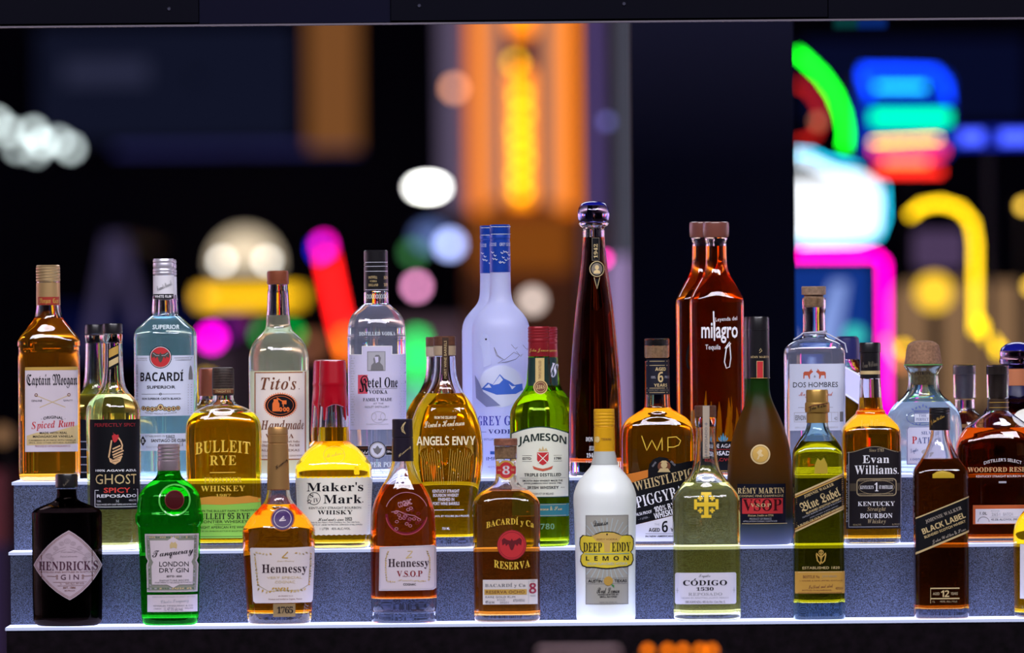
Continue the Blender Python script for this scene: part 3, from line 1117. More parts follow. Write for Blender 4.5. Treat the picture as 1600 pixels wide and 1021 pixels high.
LYEL = liquid('bourbon_liquid', (0.99, 0.75, 0.08), 0.10, (1.0, 0.58, 0.012))
LCOG = liquid('cognac_liquid', (0.975, 0.52, 0.055), 0.05, (1.0, 0.50, 0.03))
LVSOP = liquid('dark_cognac_liquid', (0.92, 0.36, 0.07), 0.06, (0.95, 0.25, 0.03))
LPALE = liquid('pale_tequila_liquid', (0.99, 0.965, 0.52), 0.075, (1.0, 0.88, 0.16))
LCLEAR = liquid('clear_liquid', (0.97, 0.985, 1.0), 0.19, (0.90, 0.93, 1.0))
LAQUA = liquid('aqua_liquid', (0.86, 0.98, 0.97), 0.17, (0.62, 0.95, 0.93))
LLAV = liquid('silver_tequila_liquid', (0.94, 0.96, 1.0), 0.33, (0.92, 0.94, 1.0))
LDARK = liquid('dark_tequila_liquid', (0.72, 0.27, 0.09), 0.01, (0.6, 0.12, 0.03))
LRED = liquid('red_amber_liquid', (0.965, 0.50, 0.13), 0.03, (1.0, 0.22, 0.03))
LSCOT = liquid('scotch_liquid', (0.95, 0.60, 0.09), 0.07, (1.0, 0.65, 0.04))
LOLIVE = liquid('olive_scotch_liquid', (0.93, 0.8, 0.1))
LWOOD = liquid('deep_bourbon_liquid', (0.64, 0.21, 0.03), 0.005)
GREENG = glass('green_glass', (0.10, 0.72, 0.10))
JGREEN = glass('bright_green_glass', (0.55, 0.86, 0.10))
DARKG = glass('black_glass', (0.10, 0.075, 0.07))
TEALG = glass('teal_tinted_glass', (0.80, 0.93, 0.97))
PGREEN = glass('pale_green_glass', (0.90, 0.98, 0.92))
RELIEF = paint('amber_relief', (0.85, 0.56, 0.07), 0.2, 0.1, 0.6)
CRELIEF = paint('pale_relief', (0.70, 0.78, 0.80), 0.2, 0.0, 0.6)


def ribs(y0, y1, hw, n, amp=0.7):
    """profile rows of a ribbed cap skirt between pixel rows y0 (low) and y1 (high)"""
    out = []
    for i in range(n):
        a = y0 + (y1 - y0) * i / n
        b = y0 + (y1 - y0) * (i + 1) / n
        out += [(a, hw - amp), (a + (b - a) * 0.25, hw), (a + (b - a) * 0.75, hw), (b, hw - amp)]
    return out


def lines(pr, x0, x1, rows, mat, txts, h=3.4, style='sans', layer=2):
    for y, tx in zip(rows, txts):
        pr.text(tx, x0, x1, y - h / 2, y + h / 2, mat, style, layer=layer)


def wreath(pr, pts, r, mats, layer=2, seed=1):
    """run of small leaves along a line"""
    rnd = random.Random(seed)
    for (ax, ay), (bx, by) in zip(pts, pts[1:]):
        k = max(1, int(math.hypot(bx - ax, by - ay) / (r * 1.7)))
        for i in range(k):
            x, y = ax + (bx - ax) * i / k, ay + (by - ay) * i / k
            a = rnd.uniform(0, 3.14)
            q = [(x + r * rnd.uniform(.8, 1.3) * math.cos(a), y + r * rnd.uniform(.8, 1.3) * math.sin(a)), (x + .55 * r * math.cos(a + 1.57), y + .55 * r * math.sin(a + 1.57)),
                 (x - r * math.cos(a), y - r * math.sin(a)), (x + .55 * r * math.cos(a - 1.57), y + .55 * r * math.sin(a - 1.57))]
            pr.poly(q, rnd.choice(mats), layer)


# ------------------------------------------------------------ TOP SHELF
# spiced rum
b = Bottle('rum_bottle', 'amber spiced rum bottle with ribbed gold cap and white paper label', 78, 'top')
b.shape([('base', 46, .72, 4), (735, 48), (600, 48), (557, 48), None, (555, 47), (543, 47), None, (541, 48.5), (535, 48.5), (527, 45, .74, 3.6), (517, 37, .8, 3), (508, 30, .9, 2.4), (497, 22, 1, 2), (486, 19.5), (478, 18.5), None, (420, 17.5)], 5)
b.glass(wall=2.2, base=6, level=498, liq=LRUM)
b.lathe('cap', [(441, 18.3)] + ribs(440.5, 418, 19, 5) + [(416, 18.6), (414.6, 17)], paint('pale_gold_cap', (0.52, 0.36, 0.18), 0.35, 0.6))
b.lathe('capsule', [(477.5, 18.9), (464.6, 18.9), (464.4, 18.9), (442, 18.6)], paint('tan_gold_foil', (0.47, 0.30, 0.13), 0.4, 0.5))
pr = Print(b, 'capsule_band', 0.0006, surf=lambda y: (18.9 / b.s, 18.9 / b.s, 2))
pr.rect(60, 464.6, 93, 477, paint('brick_red_foil', (0.33, 0.03, 0.02), 0.4))
pr.text('Morgan  Capt', 62, 92, 466.5, 476.5, GOLD, 'frak', layer=2)
pr.done('dark red foil band with gold lettering')
pr = Print(b, 'label')
pr.rect(41, 574, 123, 706, PINKW)
pr.rect(41, 574, 123, 579, GOLD, 1)
pr.text('Captain', 43.5, 81, 585, 607, INK, 'frak', layer=2)
pr.text('Morgan', 84, 122, 585, 607, INK, 'frak', layer=2)
pr.line([(58, 618), (104, 637)], 1.1, PGOLD); pr.line([(110, 618), (64, 637)], 1.1, PGOLD)
pr.ring(58.5, 617.5, 2.6, 2.6, 1, BROWN, 2, 12); pr.ring(109.5, 617.5, 2.6, 2.6, 1, BROWN, 2, 12)
pr.text('GENUINE', 51, 67.5, 625, 628, INK); pr.text('QUALITY', 101, 115, 625, 628, INK)
pr.text('· ORIGINAL ·', 66, 104, 650, 654.5, INK, 'heavy', arc=3)
pr.text('Spiced Rum', 51, 118, 657.5, 672, RED, 'ital', rot=3)
pr.poly([(43.5, 681), (60, 676), (80, 677), (100, 671), (123, 665), (123, 694), (43.5, 696)], PGOLD, 1)
pr.text('MADE WITH REAL', 64, 107, 675, 678.6, INK, 'heavy')
pr.text('MADAGASCAR VANILLA', 53.5, 116, 680.5, 684.2, INK, 'heavy')
pr.text('CARIBBEAN RUM MADE WITH VANILLA', 47, 120, 687, 689.6, INK)
pr.text('SPICE, AND OTHER NATURAL FLAVORS', 47, 120, 691, 693.6, INK)
pr.text('PRODUCED BY CAPTAIN MORGAN RUM CO.', 57, 112, 696, 699, DRED)
pr.done()

BAT = [(252.8, 551), (254.5, 554), (259, 553), (264, 550), (267, 553), (266, 560), (262, 557.5), (261, 561), (257.5, 558), (255, 565), (252.8, 567), (250.6, 565), (248, 558), (244.5, 561), (243.5, 557.5), (239.5, 560), (238.6, 553), (241.6, 550), (246.6, 553), (251, 554)]
# white rum, two of them
ALU = paint('silver_cap', (0.60, 0.58, 0.66), 0.35, 0.6)


def white_rum(cx, row, label, full):
    b = Bottle('rum_bottle', label, cx, row, group=None)
    d = 0 if full else 1.5
    b.shape([('base', 43, 1, 2.4), (742, 46), (700, 47.3), (620, 47.6), (530, 47.6), (523, 47), (515, 43.5), (506, 34), (498, 25), (494, 20.5, 1, 2), (488, 19), (478, 18.6), (463, 17.5)], 6)
    b.glass(wall=2.0, base=7, level=495.5, liq=LAQUA)
    b.lathe('cap', [(430 + d, 16.2)] + ribs(429.5 + d, 421 + d, 16.9, 2, .5) + [(420 + d, 16)] + ribs(419 + d, 412 + d, 16.7, 1, .5) + ribs(411 + d, 406.5 + d, 16.7, 1, .6) + [(404.8 + d, 15.8)], ALU)
    b.lathe('capsule', [(468 + d, 17.1), (431 + d, 16.6)], WHITE)
    surf = lambda y: (17.1 / b.s, 17.1 / b.s, 2)
    pr = Print(b, 'capsule_band', 0.0005, surf)
    m = cx - 3
    pr.rect(m - 16, 460 + d, m + 16, 467.5 + d, INK)
    pr.text('* WHITE RUM *', m - 15, m + 15, 461.5 + d, 466 + d, WINK, 'heavy')
    pr.text('Facundo Bacardí', m - 11, m + 14, 443 + d, 451 + d, GREY, 'script', rot=22)
    pr.done('black band with white lettering')
    if full:
        pr = Print(b, 'label')
        pr.rect(212.5, 556, 303.5, 650, COOLW)
        pr.line([(215, 560), (232, 560)], .8, GREY); pr.line([(274, 560), (301, 560)], .8, GREY)
        for y in (563,):
            pr.text('MADE FROM SELECTED', 216, 232, y - 1, y + 1, GREY); pr.text('CARIBBEAN RUM', 276, 300, y - 1, y + 1, GREY)
        pr.ell(252.8, 558.5, 17.6, 17.6, INK, 1); pr.ell(252.8, 558.5, 16.4, 16.4, WHITE, 2); pr.ell(252.8, 558.5, 15.6, 15.6, RED, 3)
        pr.poly(BAT, paint('bat_grey', (0.06, 0.06, 0.05), 0.5), 4)
        pr.line([(241, 552), (246, 556), (251, 556)], .8, SILV, 5); pr.line([(264.5, 552), (259.5, 556), (254.5, 556)], .8, SILV, 5)
        pr.text('BACARDÍ', 221, 288, 578, 596, INK, 'bold')
        pr.text('SUPERIOR', 231.5, 276, 602.8, 607.6, INK, 'heavy')
        pr.line([(223, 616), (284, 616)], .7, GREY); pr.ring(252.8, 616, 2, 2, .7, INK, 2, 10)
        pr.text('· RON SUPERIOR CARTA BLANCA ·', 222.5, 286, 621.5, 625, INK, 'heavy')
        for i, x in enumerate((226, 233, 240, 246, 252.8, 259.6, 266, 273, 280)):
            r = (3.6, 4, 4.2, 3.6, 5.2, 3.6, 4.2, 4, 3.6)[i]
            y = 638 + (0, 1, 1.5, 1, -1.5, 1, 1.5, 1, 0)[i]
            pr.ell(x, y, r, r, INK, 1, 14); pr.ell(x, y, r - .9, r - .9, PGOLD, 2, 14); pr.ell(x, y, r * .4, r * .5, BROWN, 3, 10)
        pr.text('VERIFIED MEDALS OF HONOR', 228, 278, 645.5, 648, GREY, arc=-2)
        pr.vtext('MADE IN PUERTO RICO', 215.5, 570, 640, 3, GREY)
        for y in range(602, 650, 4):
            pr.line([(295, y), (301, y)], 1.2, SILV)
        pr.poly([(299, 571), (300.5, 575), (302, 586), (302, 594), (296, 594), (296, 586), (297.5, 575)], GREY, 1)
        pr.done()
        pr = Print(b, 'lower_label')
        pr.rect(214, 677.5, 304, 704.5, COOLW)
        pr.poly([(225, 681), (230, 689), (225, 697), (220, 689)], INK, 1); pr.text('B', 223, 227, 686, 692, WINK, 'serif')
        pr.text('ESTABLISHED IN', 229, 260, 680, 683, GREY); pr.text('1862', 261, 275, 680, 685, INK, 'serif')
        pr.text('SANTIAGO DE CUBA', 238, 292, 686, 691, INK, 'heavy')
        pr.text('Facundo Bacardí M', 262, 288, 692.5, 699, GREY, 'script', rot=8)
        pr.text('PRODUCT OF PUERTO RICO', 230, 262, 697, 700, SILV)
        pr.done()
        pr = Print(b, 'shoulder_relief', 0.0004)
        pr.text('SUPERIOR', 240, 282, 508, 515, CRELIEF, 'heavy')
        pr.done('raised glass lettering')
    return b


white_rum(258.6, 'top', 'clear white rum bottle with silver ribbed cap and red bat roundel', True)
white_rum(262, 'top2', 'second silver capped white rum bottle directly behind the red bat roundel bottle', False)

# vodka with copper cap
b = Bottle('vodka_bottle', 'clear vodka bottle with copper cap and brown framed cream label', 437, 'top')
b.shape([('base', 44, 1, 2.3), (738, 46.6), (640, 47), (560, 47), (549, 45.2), (540, 42), (532, 37), (524, 29), (517, 22.5), (510, 19.6, 1, 2), (493, 18.2), (455, 16.2), None, (453, 15.4), (446, 15.4), (440, 14)], 6)
b.glass(wall=2.2, base=8, level=493, liq=liquid('pale_vodka_liquid', (0.965, 0.99, 0.86), 0.27, (1.0, 1.0, 0.72)))
b.lathe('cap', [(445, 16.4), (444, 17.2), (440, 17.2), (439.5, 16.8), (428, 17.1), (425, 16.6), (423.4, 15)], COPPER)
pr = Print(b, 'label')
SIDE_GLOW = paint('lime_side_glow', (0.66, 0.66, 0.42), 0.6)
pr.rect(391.5, 580, 482.5, 740, SIDE_GLOW)  # pale lime sheet painted in for the glow at the bottle's sides
TCREAM = paint('peach_cream_paper', (0.74, 0.66, 0.58), 0.6)
pr.rect(398.5, 581.5, 479, 719, TCREAM, 1)
pr.frame(399.5, 582.5, 478, 718, 1.8, paint('tan_ink', (0.35, 0.13, 0.05), 0.5), 2)
pr.text("Tito's", 409, 464, 589, 609.5, BROWN, 'ital', layer=3); pr.ell(468.4, 608.3, .8, .8, BROWN, 3, 8)
for k in range(44):
    a = 2 * math.pi * k / 44
    pr.line([(439.4 + 23 * math.cos(a), 633.6 + 17 * math.sin(a)), (439.4 + 26.3 * math.cos(a), 633.6 + 20 * math.sin(a))], 1.2, ORANGE, 2)
pr.ell(439.4, 633.6, 24.3, 18.2, ORANGE, 2); pr.ell(439.4, 633.6, 23.3, 17.2, INK, 3)
pr.ring(439.4, 633.6, 20.6, 14.6, .6, ORANGE, 4)
pr.poly([(427, 643), (427, 631), (429, 627.5), (429, 624), (436, 624), (436, 627.5), (438, 631), (438, 643)], ORANGE, 4)
pr.line([(434, 622), (444, 628)], 1.6, ORANGE, 4); pr.rect(442, 626, 449, 632, ORANGE, 4); pr.line([(444, 636), (444, 632)], 1.6, ORANGE, 4)
for x in (440, 446, 451):
    pr.ell(x, 640, 2.6, 3.6, ORANGE, 4, 14); pr.ell(x, 640, .8, 1.3, INK, 5, 8)
pr.text('Handmade', 409, 475.5, 656.5, 671.5, BROWN, 'ital', layer=3)
pr.text('VODKA', 416, 460, 678, 685, BROWN, 'serif', layer=3)
pr.text('America\'s Original Craft Vodka', 411, 469, 688.5, 692.5, BROWN, 'serif', layer=3)
pr.text('Distilled in an Old Pot Still', 411, 469, 694, 698, BROWN, 'serif', layer=3)
pr.text('AUSTIN  TEXAS', 409, 469, 702, 705.6, BROWN, 'sans', layer=3)
pr.text('MADE FROM CORN   KEPT IN GOOD ROOM', 406, 473, 711, 713.5, BROWN, layer=3)
pr.done()

# vodka with silver lettering
b = Bottle('vodka_bottle', 'clear embossed vodka bottle with black cap and lilac label', 590.3, 'top')
b.shape([('base', 42, 1, 2.4), (741, 45), (690, 45.6), (545, 45.6), None, (530, 45.6), (528.5, 46), (526.5, 46), (525, 45.2), None, (512, 45), (503, 43), (495, 40), (487, 33.5), (481, 26), (475, 20, 1, 2), None, (472, 19.6), (457, 19.4), None, (455, 18.2), (420, 17.6)], 6)
b.glass(wall=2.2, base=8, level=478, liq=LCLEAR)
b.lathe('cap', [(455, 19.2), (418, 18.9), (417.5, 18.2), (416, 18.2), (415.5, 18.9), (412.5, 18.9), (412, 18.3), (410, 18.3), (409.5, 18.8), (393, 18.8), (391.3, 17.5)], CAPB)
surf = lambda y: (19.2 / b.s, 19.2 / b.s, 2)
pr = Print(b, 'cap_print', 0.0004, surf)
for y in (410.5, 416.8, 424.5, 453.3):
    pr.rect(571, y - .5, 606, y + .5, paint('silver_ink', (0.62, 0.62, 0.72), 0.3, 0.4))
pr.text('POT', 576, 583, 432, 436, PGOLD, 'serif', rot=8); pr.text('STILL', 583, 590, 432, 436, PGOLD, 'serif', rot=-8)
pr.text('VODKA', 578, 589, 438.5, 441.5, PGOLD); pr.text('HOLLAND', 576, 591, 444, 448, PGOLD, 'serif'); pr.text('SIN', 600, 606, 432, 437, PGOLD, 'serif'); pr.text('1691', 600, 606, 443, 448, PGOLD, 'serif')
pr.done('silver lines and gold lettering')
LILAC = paint('lilac_paper', (0.56, 0.54, 0.72), 0.55)
pr = Print(b, 'label')
pr.poly([(546, 554), (566, 554), (566, 541), (613, 541), (613, 554), (635, 554), (635, 671.5), (546, 671.5)], LILAC, 0)
pr.line([(546, 554.5), (566.5, 554.5), (566.5, 541.5), (613, 541.5), (613, 554.5), (635, 554.5)], 1.1, WINK, 1)
pr.rect(575, 550, 602.5, 579.5, SILV, 1); pr.frame(575, 550, 602.5, 579.5, .8, GREY, 2)
pr.poly([(580, 579), (581, 571), (585, 567), (584, 561), (588, 555), (593, 555), (596, 560), (594.5, 567), (599, 572), (600, 579)], GREY, 2)
pr.poly([(586, 558), (592, 558), (592, 566), (588, 568)], LILAC, 3)
pr.rect(560, 586, 575, 615.5, paint('rose_red_ink', (0.55, 0.06, 0.10), 0.5), 1)
pr.text('K', 562, 576.5, 587, 613, INK, 'frak', layer=3)
pr.text('etel One', 575.5, 622, 590, 606, INK, 'serif', layer=3)
pr.line([(575, 607.6), (621, 607.6)], .5, GREY, 2)
pr.text('VODKA', 577, 606, 609.5, 615.8, INK, 'serif'); pr.text('FAMILY MADE', 568, 613, 622, 627, INK, 'serif')
pr.text('AT THE', 584, 600, 629.5, 632, GREY); pr.text('NOLET DISTILLERY', 571, 609, 634.5, 637.5, GREY)
pr.ring(592, 652, 11, 9, .5, SILV, 2); pr.ring(585, 651, 4, 6, .5, SILV, 2); pr.ring(599, 651, 4, 6, .5, SILV, 2)
pr.text('EST. 1691', 592, 606, 655, 657, GREY); pr.text('SCHIEDAM HOLLAND', 573, 608, 662, 664, SILV)
for y in range(560, 668, 4):
    pr.line([(549, y), (549 + 4 + (y % 3), y)], .9, SILV, 1); pr.line([(627 - (y % 3), y), (632, y)], .9, SILV, 1)
pr.done()
pr = Print(b, 'neck_relief', 0.0003)
for i in range(9):
    pr.ring(575 + i * 3.6, 464, 1.7, 3.5, .6, CRELIEF, 0, 10)
pr.done('raised glass scrollwork')
pr = Print(b, 'shoulder_relief', 0.0003)
pr.text('DISTILLED VODKA', 562, 618, 519, 525, CRELIEF, 'serif')
pr.done('raised glass lettering')
pr = Print(b, 'lower_band')
pr.rect(546, 697, 576, 711, INK); pr.rect(604, 697, 635, 711, INK)
pr.line([(546, 696.5), (635, 696.5)], .8, SILV, 1); pr.line([(546, 711.5), (635, 711.5)], .8, SILV, 1)
pr.text('ESTABLISHED', 549, 575, 698.5, 702, BROWN, 'serif'); pr.text('1691', 605, 618, 698.5, 702, BROWN, 'serif'); pr.text('C. Nolet', 558, 576, 704, 709, WINK, 'script'); pr.text('Distillery', 605, 628, 704, 709, WINK, 'script')
pr.ell(590.6, 703.5, 13.5, 13.5, INK, 2); pr.ell(590.6, 703.5, 12.3, 12.3, SILV, 3); pr.ell(590.6, 703.5, 10.4, 10.4, COOLW, 4)
pr.poly([(590.6, 696), (594, 701), (598, 700), (595, 707), (590.6, 710.5), (586, 707), (583, 700), (587, 701)], GREY, 5)
pr.done('black band with a silver medallion')
pr = Print(b, 'lower_relief', 0.0003)
pr.text('COPPER POT', 562, 616, 722, 730, CRELIEF, 'serif'); pr.text('STILL No10', 562, 616, 733, 741, CRELIEF, 'serif')
pr.done('raised glass lettering')

# frosted vodka pair
FROST = frosted('frosted_lavender', (0.70, 0.74, 0.96), 0.5)


def frosted_vodka(cx, row, label, full):
    b = Bottle('vodka_bottle', label, cx, row)
    b.shape([('base', 43, 1, 2), (738, 44.6), (640, 45.2), (520, 45.2), (509, 44), (499, 40.5), (491, 35), (483, 28), (476, 22), (468, 18.4), (456, 16.6), (430, 16), (380, 15.4)], 5)
    b.glass(FROST, 'frosted_body', solid=True)
    d = 0 if full else 1.5
    BLUE = paint('royal_blue_foil', (0.008, 0.05, 0.36), 0.3, 0.2, 0.5)
    b.lathe('capsule', [(426 + d, 16.4), (378 + d, 15.9), (377 + d, 15.3), (374 + d, 15.3), (373 + d, 15.9), (367 + d, 16), (366 + d, 15.5), (365 + d, 15.9), (353 + d, 16), (351.5 + d, 15)], BLUE)
    surf = lambda y: (16.45 / b.s, 16.45 / b.s, 2)
    pr = Print(b, 'capsule_print', 0.0005, surf)
    m = cx - 2
    for y in (355, 366.4):
        pr.rect(m - 15.5, y - .4 + d, m + 15.5, y + .4 + d, COOLW)
    pr.text('GOOSE', m - 15.5, m - 7, 380 + d, 385 + d, COOLW); pr.text('GREY GOOSE', m - 2, m + 15, 380 + d, 385 + d, COOLW)
    for x, y in ((-13, 396), (-9, 401), (-11, 406), (-7, 407), (2, 397), (6, 395), (10, 396), (13, 400), (4, 404), (8, 408), (1, 411), (12, 406), (-1, 412), (5, 412)):
        pr.line([(m + x - 2, y - 2.5 + d), (m + x, y + d), (m + x + 2, y - 1.5 + d)], 1.1, COOLW)
    pr.done('white geese and lettering')
    if full:
        pr = Print(b, 'window_print')
        sky = paint('pale_sky_print', (0.62, 0.68, 0.92), 0.5)
        pr.poly([(782.6 + 35 * math.cos(math.radians(a)), 604 - 33 * math.sin(math.radians(a))) for a in range(0, 360, 12)], sky, 0)
        pr.poly([(752, 608), (762, 598), (770, 601), (781, 585), (788, 592), (796, 596), (804, 602), (816, 600), (817, 610), (806, 616), (776, 617)], BLUEI, 1)
        pr.poly([(770, 602), (781, 587), (786, 594), (780, 600)], sky, 2); pr.poly([(757, 606), (764, 600), (768, 606)], sky, 2); pr.poly([(795, 600), (800, 604), (806, 604), (800, 609)], sky, 2)
        pr.poly([(742, 586), (748, 596), (755, 612), (768, 622), (782, 634), (760, 636), (744, 622)], paint('slate_print', (0.20, 0.23, 0.45), 0.5), 2)
        pr.done('blue mountain scene')
        pr = Print(b, 'print', 0.0006)
        pr.poly([(748, 535), (755, 521), (763, 524), (766, 540), (768, 570), (756, 575), (753, 545)], paint('faint_lavender_print', (0.50, 0.55, 0.86), 0.5), 0)
        pr.ell(759.5, 530.5, 1.5, 1.5, INK, 2, 10)
        bird = [(772, 543), (778, 556), (788, 563), (797, 556), (803, 551), (812, 556), (806, 562), (792, 566), (778, 568), (786, 563), (776, 556)]
        pr.line(bird, .7, GREY, 2, closed=True)
        pr.done('goose outline')
        pr = Print(b, 'lettering', 0.0006)
        for x, y in ((804, 545), (812, 556), (822, 546)):
            pr.line([(x - 5, y - 6), (x, y), (x + 5, y - 2), (x + 1, y + 2)], .7, GREY, 2)
        pr.text('GREY GOOSE', 747, 826, 650, 665, paint('violet_blue_ink', (0.05, 0.06, 0.42), 0.5), 'serif', layer=2)
        pr.text('VODKA', 763, 811, 671, 678, NAVYI, 'serif'); pr.line([(752, 675), (760, 675)], .6, NAVYI); pr.line([(814, 675), (823, 675)], .6, NAVYI)
        pr.text('DISTILLED AND BOTTLED IN FRANCE', 756, 820, 685, 688, NAVYI)
        pr.rect(766, 705, 773, 710, BLUEI, 2); pr.rect(773, 705, 780, 710, WINK, 2); pr.rect(780, 705, 787, 710, RED, 2)
        pr.text('IMPORTED', 760, 812, 714, 719.5, NAVYI, 'sans')
        pr.text('40% ALC./VOL.', 762, 812, 728, 731, SILV)
        pr.done('blue lettering and geese')
    return b


frosted_vodka(784.5, 'top', 'frosted lavender vodka bottle with blue capsule and mountain window', True)
frosted_vodka(769, 'top2', 'second frosted blue capsuled bottle peeping out behind the mountain window bottle', False)

# tall tapered tequila
b = Bottle('tequila_bottle', 'tall tapered dark amber tequila bottle with blue topped glass stopper', 931, 'top')
b.shape([('base', 41, .85, 2.4), (735, 42), (660, 41.5), (610, 40), (560, 36.8), (488, 30.2), (441, 24, .95, 2.2), (403, 19.5, 1, 2), (372, 17.3), (358, 17), None, (356, 18), (353, 22), (349.5, 24), (348.5, 23)], 4)
b.glass(wall=3.4, base=22, level=371, liq=LDARK, top_gap=3)
SM = glass('smoky_blue_glass', (0.72, 0.70, 0.95))
b.lathe('stopper', [(347.8, 16), (347, 22.5), (343, 24.4), (337, 25), (330, 24.6), (324, 22.5), (321.5, 21)], SM, label='clear glass ball stopper')
b.lathe('stopper_top', [(321.2, 21), (319, 19.5), (316.5, 15), (315.2, 8)], paint('cobalt_top', (0.006, 0.008, 0.20), 0.15, spec=0.6), label='cobalt blue top of the stopper')
pr = Print(b, 'neck_strip')
ANT = paint('antique_grey_print', (0.20, 0.17, 0.13), 0.4, 0.3)
pr.rect(924.5, 372, 936.5, 408, BLKP); pr.frame(925, 372.5, 936, 407.5, .7, ANT, 1)
pr.vtext('1942', 930.6, 382, 404, 6, PGOLD, 'serif')
pr.poly([(927, 436), (937, 436), (932.5, 453)], BLKP, 0); pr.line([(928, 434), (932.6, 452), (937, 434)], .8, PGOLD, 1)
pr.done('dark strip with the year in gold')
pr = Print(b, 'neck_medallion')
pr.ell(932.5, 421, 12.3, 13, BLKP, 2); pr.ring(932.5, 421, 11.6, 12.3, 1, PGOLD, 3); pr.ring(932.5, 421, 8.6, 9.2, .8, ANT, 3)
pr.ell(932.5, 421, 8, 8.5, ANT, 3); pr.ell(932.5, 418.5, 3.2, 3.6, PGOLD, 4); pr.poly([(927, 428), (928, 424), (932.5, 422), (937, 424), (938, 428)], PGOLD, 4)
pr.done('round bronze medallion')
pr = Print(b, 'print')
pr.text('DON', 915, 926, 683, 690, WINK, 'serif'); pr.text('JULIO', 920, 930, 697, 705, WINK, 'serif'); pr.text('1942', 916, 930, 708, 715, WINK, 'serif')
pr.text('TEQUILA', 914, 946, 720, 724, SILV)
pr.done('white lettering')

# tequila pair with hand-lettered print
AMBERCAP = glass('brown_glass_stopper', (0.55, 0.28, 0.22))


def hand_lettered(cx, row, label, full):
    b = Bottle('tequila_bottle', label, cx, row)
    b.shape([('base', 41.5, .85, 4), (735, 42.5), (600, 42.5), (480, 42.5), (469, 42, .85, 4), (459, 38, .88, 3), (445, 30, .93, 2.4), (430, 21.5, 1, 2), (416, 17.5), (405, 16.4), (380, 16), None, (377, 17), (374, 18), (372, 17.5)], 5)
    b.glass(wall=2.8, base=16, level=385, liq=LRED)
    b.lathe('stopper', [(371.5, 15), (371, 19.8), (368, 20.6), (350, 20.8), (348, 20.2), (347, 18)], paint('brown_stopper', (0.16, 0.055, 0.04), 0.2, spec=0.6))
    if full:
        # moulded glass agave standing in the bottle
        bm = bmesh.new()
        rnd = random.Random(8)
        for i in range(13):
            a = i * 2.4
            r0, L = 0.004 + 0.0012 * i, (108 - 3.5 * i + rnd.uniform(-8, 8)) / b.s
            out_ = 0.010 + 0.0012 * i
            n_ = 6
            prev = None
            for j in range(n_ + 1):
                t_ = j / n_
                rr = r0 + (out_ + 0.006) * math.sin(t_ * 1.9)
                w_ = 0.0052 * (1 - t_) ** 0.7 * (0.6 + t_) + 0.0003
                z_ = 20 / b.s + L * t_
                c_ = Vector((rr * math.cos(a), 0.72 * rr * math.sin(a), z_))
                tx = Vector((-math.sin(a), math.cos(a), 0)) * w_
                nr = Vector((math.cos(a), math.sin(a), 0)) * w_ * 0.35
                ring_ = [bm.verts.new(c_ + tx), bm.verts.new(c_ + nr), bm.verts.new(c_ - tx), bm.verts.new(c_ - nr)]
                if prev:
                    for q in range(4):
                        bm.faces.new((prev[q], prev[(q + 1) % 4], ring_[(q + 1) % 4], ring_[q]))
                prev = ring_
        bmesh.ops.recalc_face_normals(bm, faces=bm.faces)
        bm_obj('glass_agave', bm, frosted('agave_glass', (0.75, 0.85, 0.20), 0.6, 0.2), b.e, 30)
        pr = Print(b, 'print')
        pr.text('Leyenda del', 1117, 1151, 496, 504, WINK, 'sans', rot=3)
        H = WINK
        pr.text('milagro', 1095, 1152, 503, 537, H, 'heavy', warp=False)
        pr.line([(1114, 487), (1115.5, 533)], 2.2, H)
        pr.text('Tequila', 1101, 1125, 539, 549, H, 'sans')
        pr.line([(1132, 545), (1139, 535), (1141, 560), (1139, 574), (1134, 576), (1131, 566), (1134, 545), (1141, 537)], 1.6, H)
        pr.done('white hand lettering')
        pr = Print(b, 'lower_print')
        pr.rect(1081, 690, 1163, 738, BLKP)
        pr.text('100% DE AGAVE', 1096, 1150, 694, 700, WINK, 'sans'); pr.line([(1096, 702.5), (1152, 702.5)], .7, RED)
        pr.text('REPOSADO', 1098, 1148, 705, 712, WINK, 'heavy'); pr.text('40% ALC/VOL', 1098, 1146, 716, 721, RED)
        pr.line([(1096, 736), (1162, 736)], .9, GOLD)
        for dx in (-6, -3, 0, 3, 6):
            pr.poly([(1129 + dx * .4, 691), (1129 + dx - 1.3, 684 + abs(dx) * .5), (1129 + dx * 1.2, 676 + abs(dx) * 1.1), (1129 + dx + 1.3, 684 + abs(dx) * .5)], paint('agave_blue_print', (0.05, 0.35, 0.55), 0.4), 2)
        pr.done('black panel with white lettering and a blue agave')
    else:
        pr = Print(b, 'print')
        m = cx - 22
        pr.line([(m + 4, 514), (m, 530), (m - 5, 548), (m - 7, 560), (m - 5, 574), (m, 578), (m + 5, 574), (m + 7, 562), (m + 4, 550), (m - 1, 545)], 2.6, BLKP, 0)
        pr.done('dark loop print')
    return b


hand_lettered(1122, 'top', 'red amber tequila bottle with white hand lettering and brown stopper', True)
hand_lettered(1101, 'top2', 'brown stoppered amber bottle half behind the white hand lettered bottle', False)

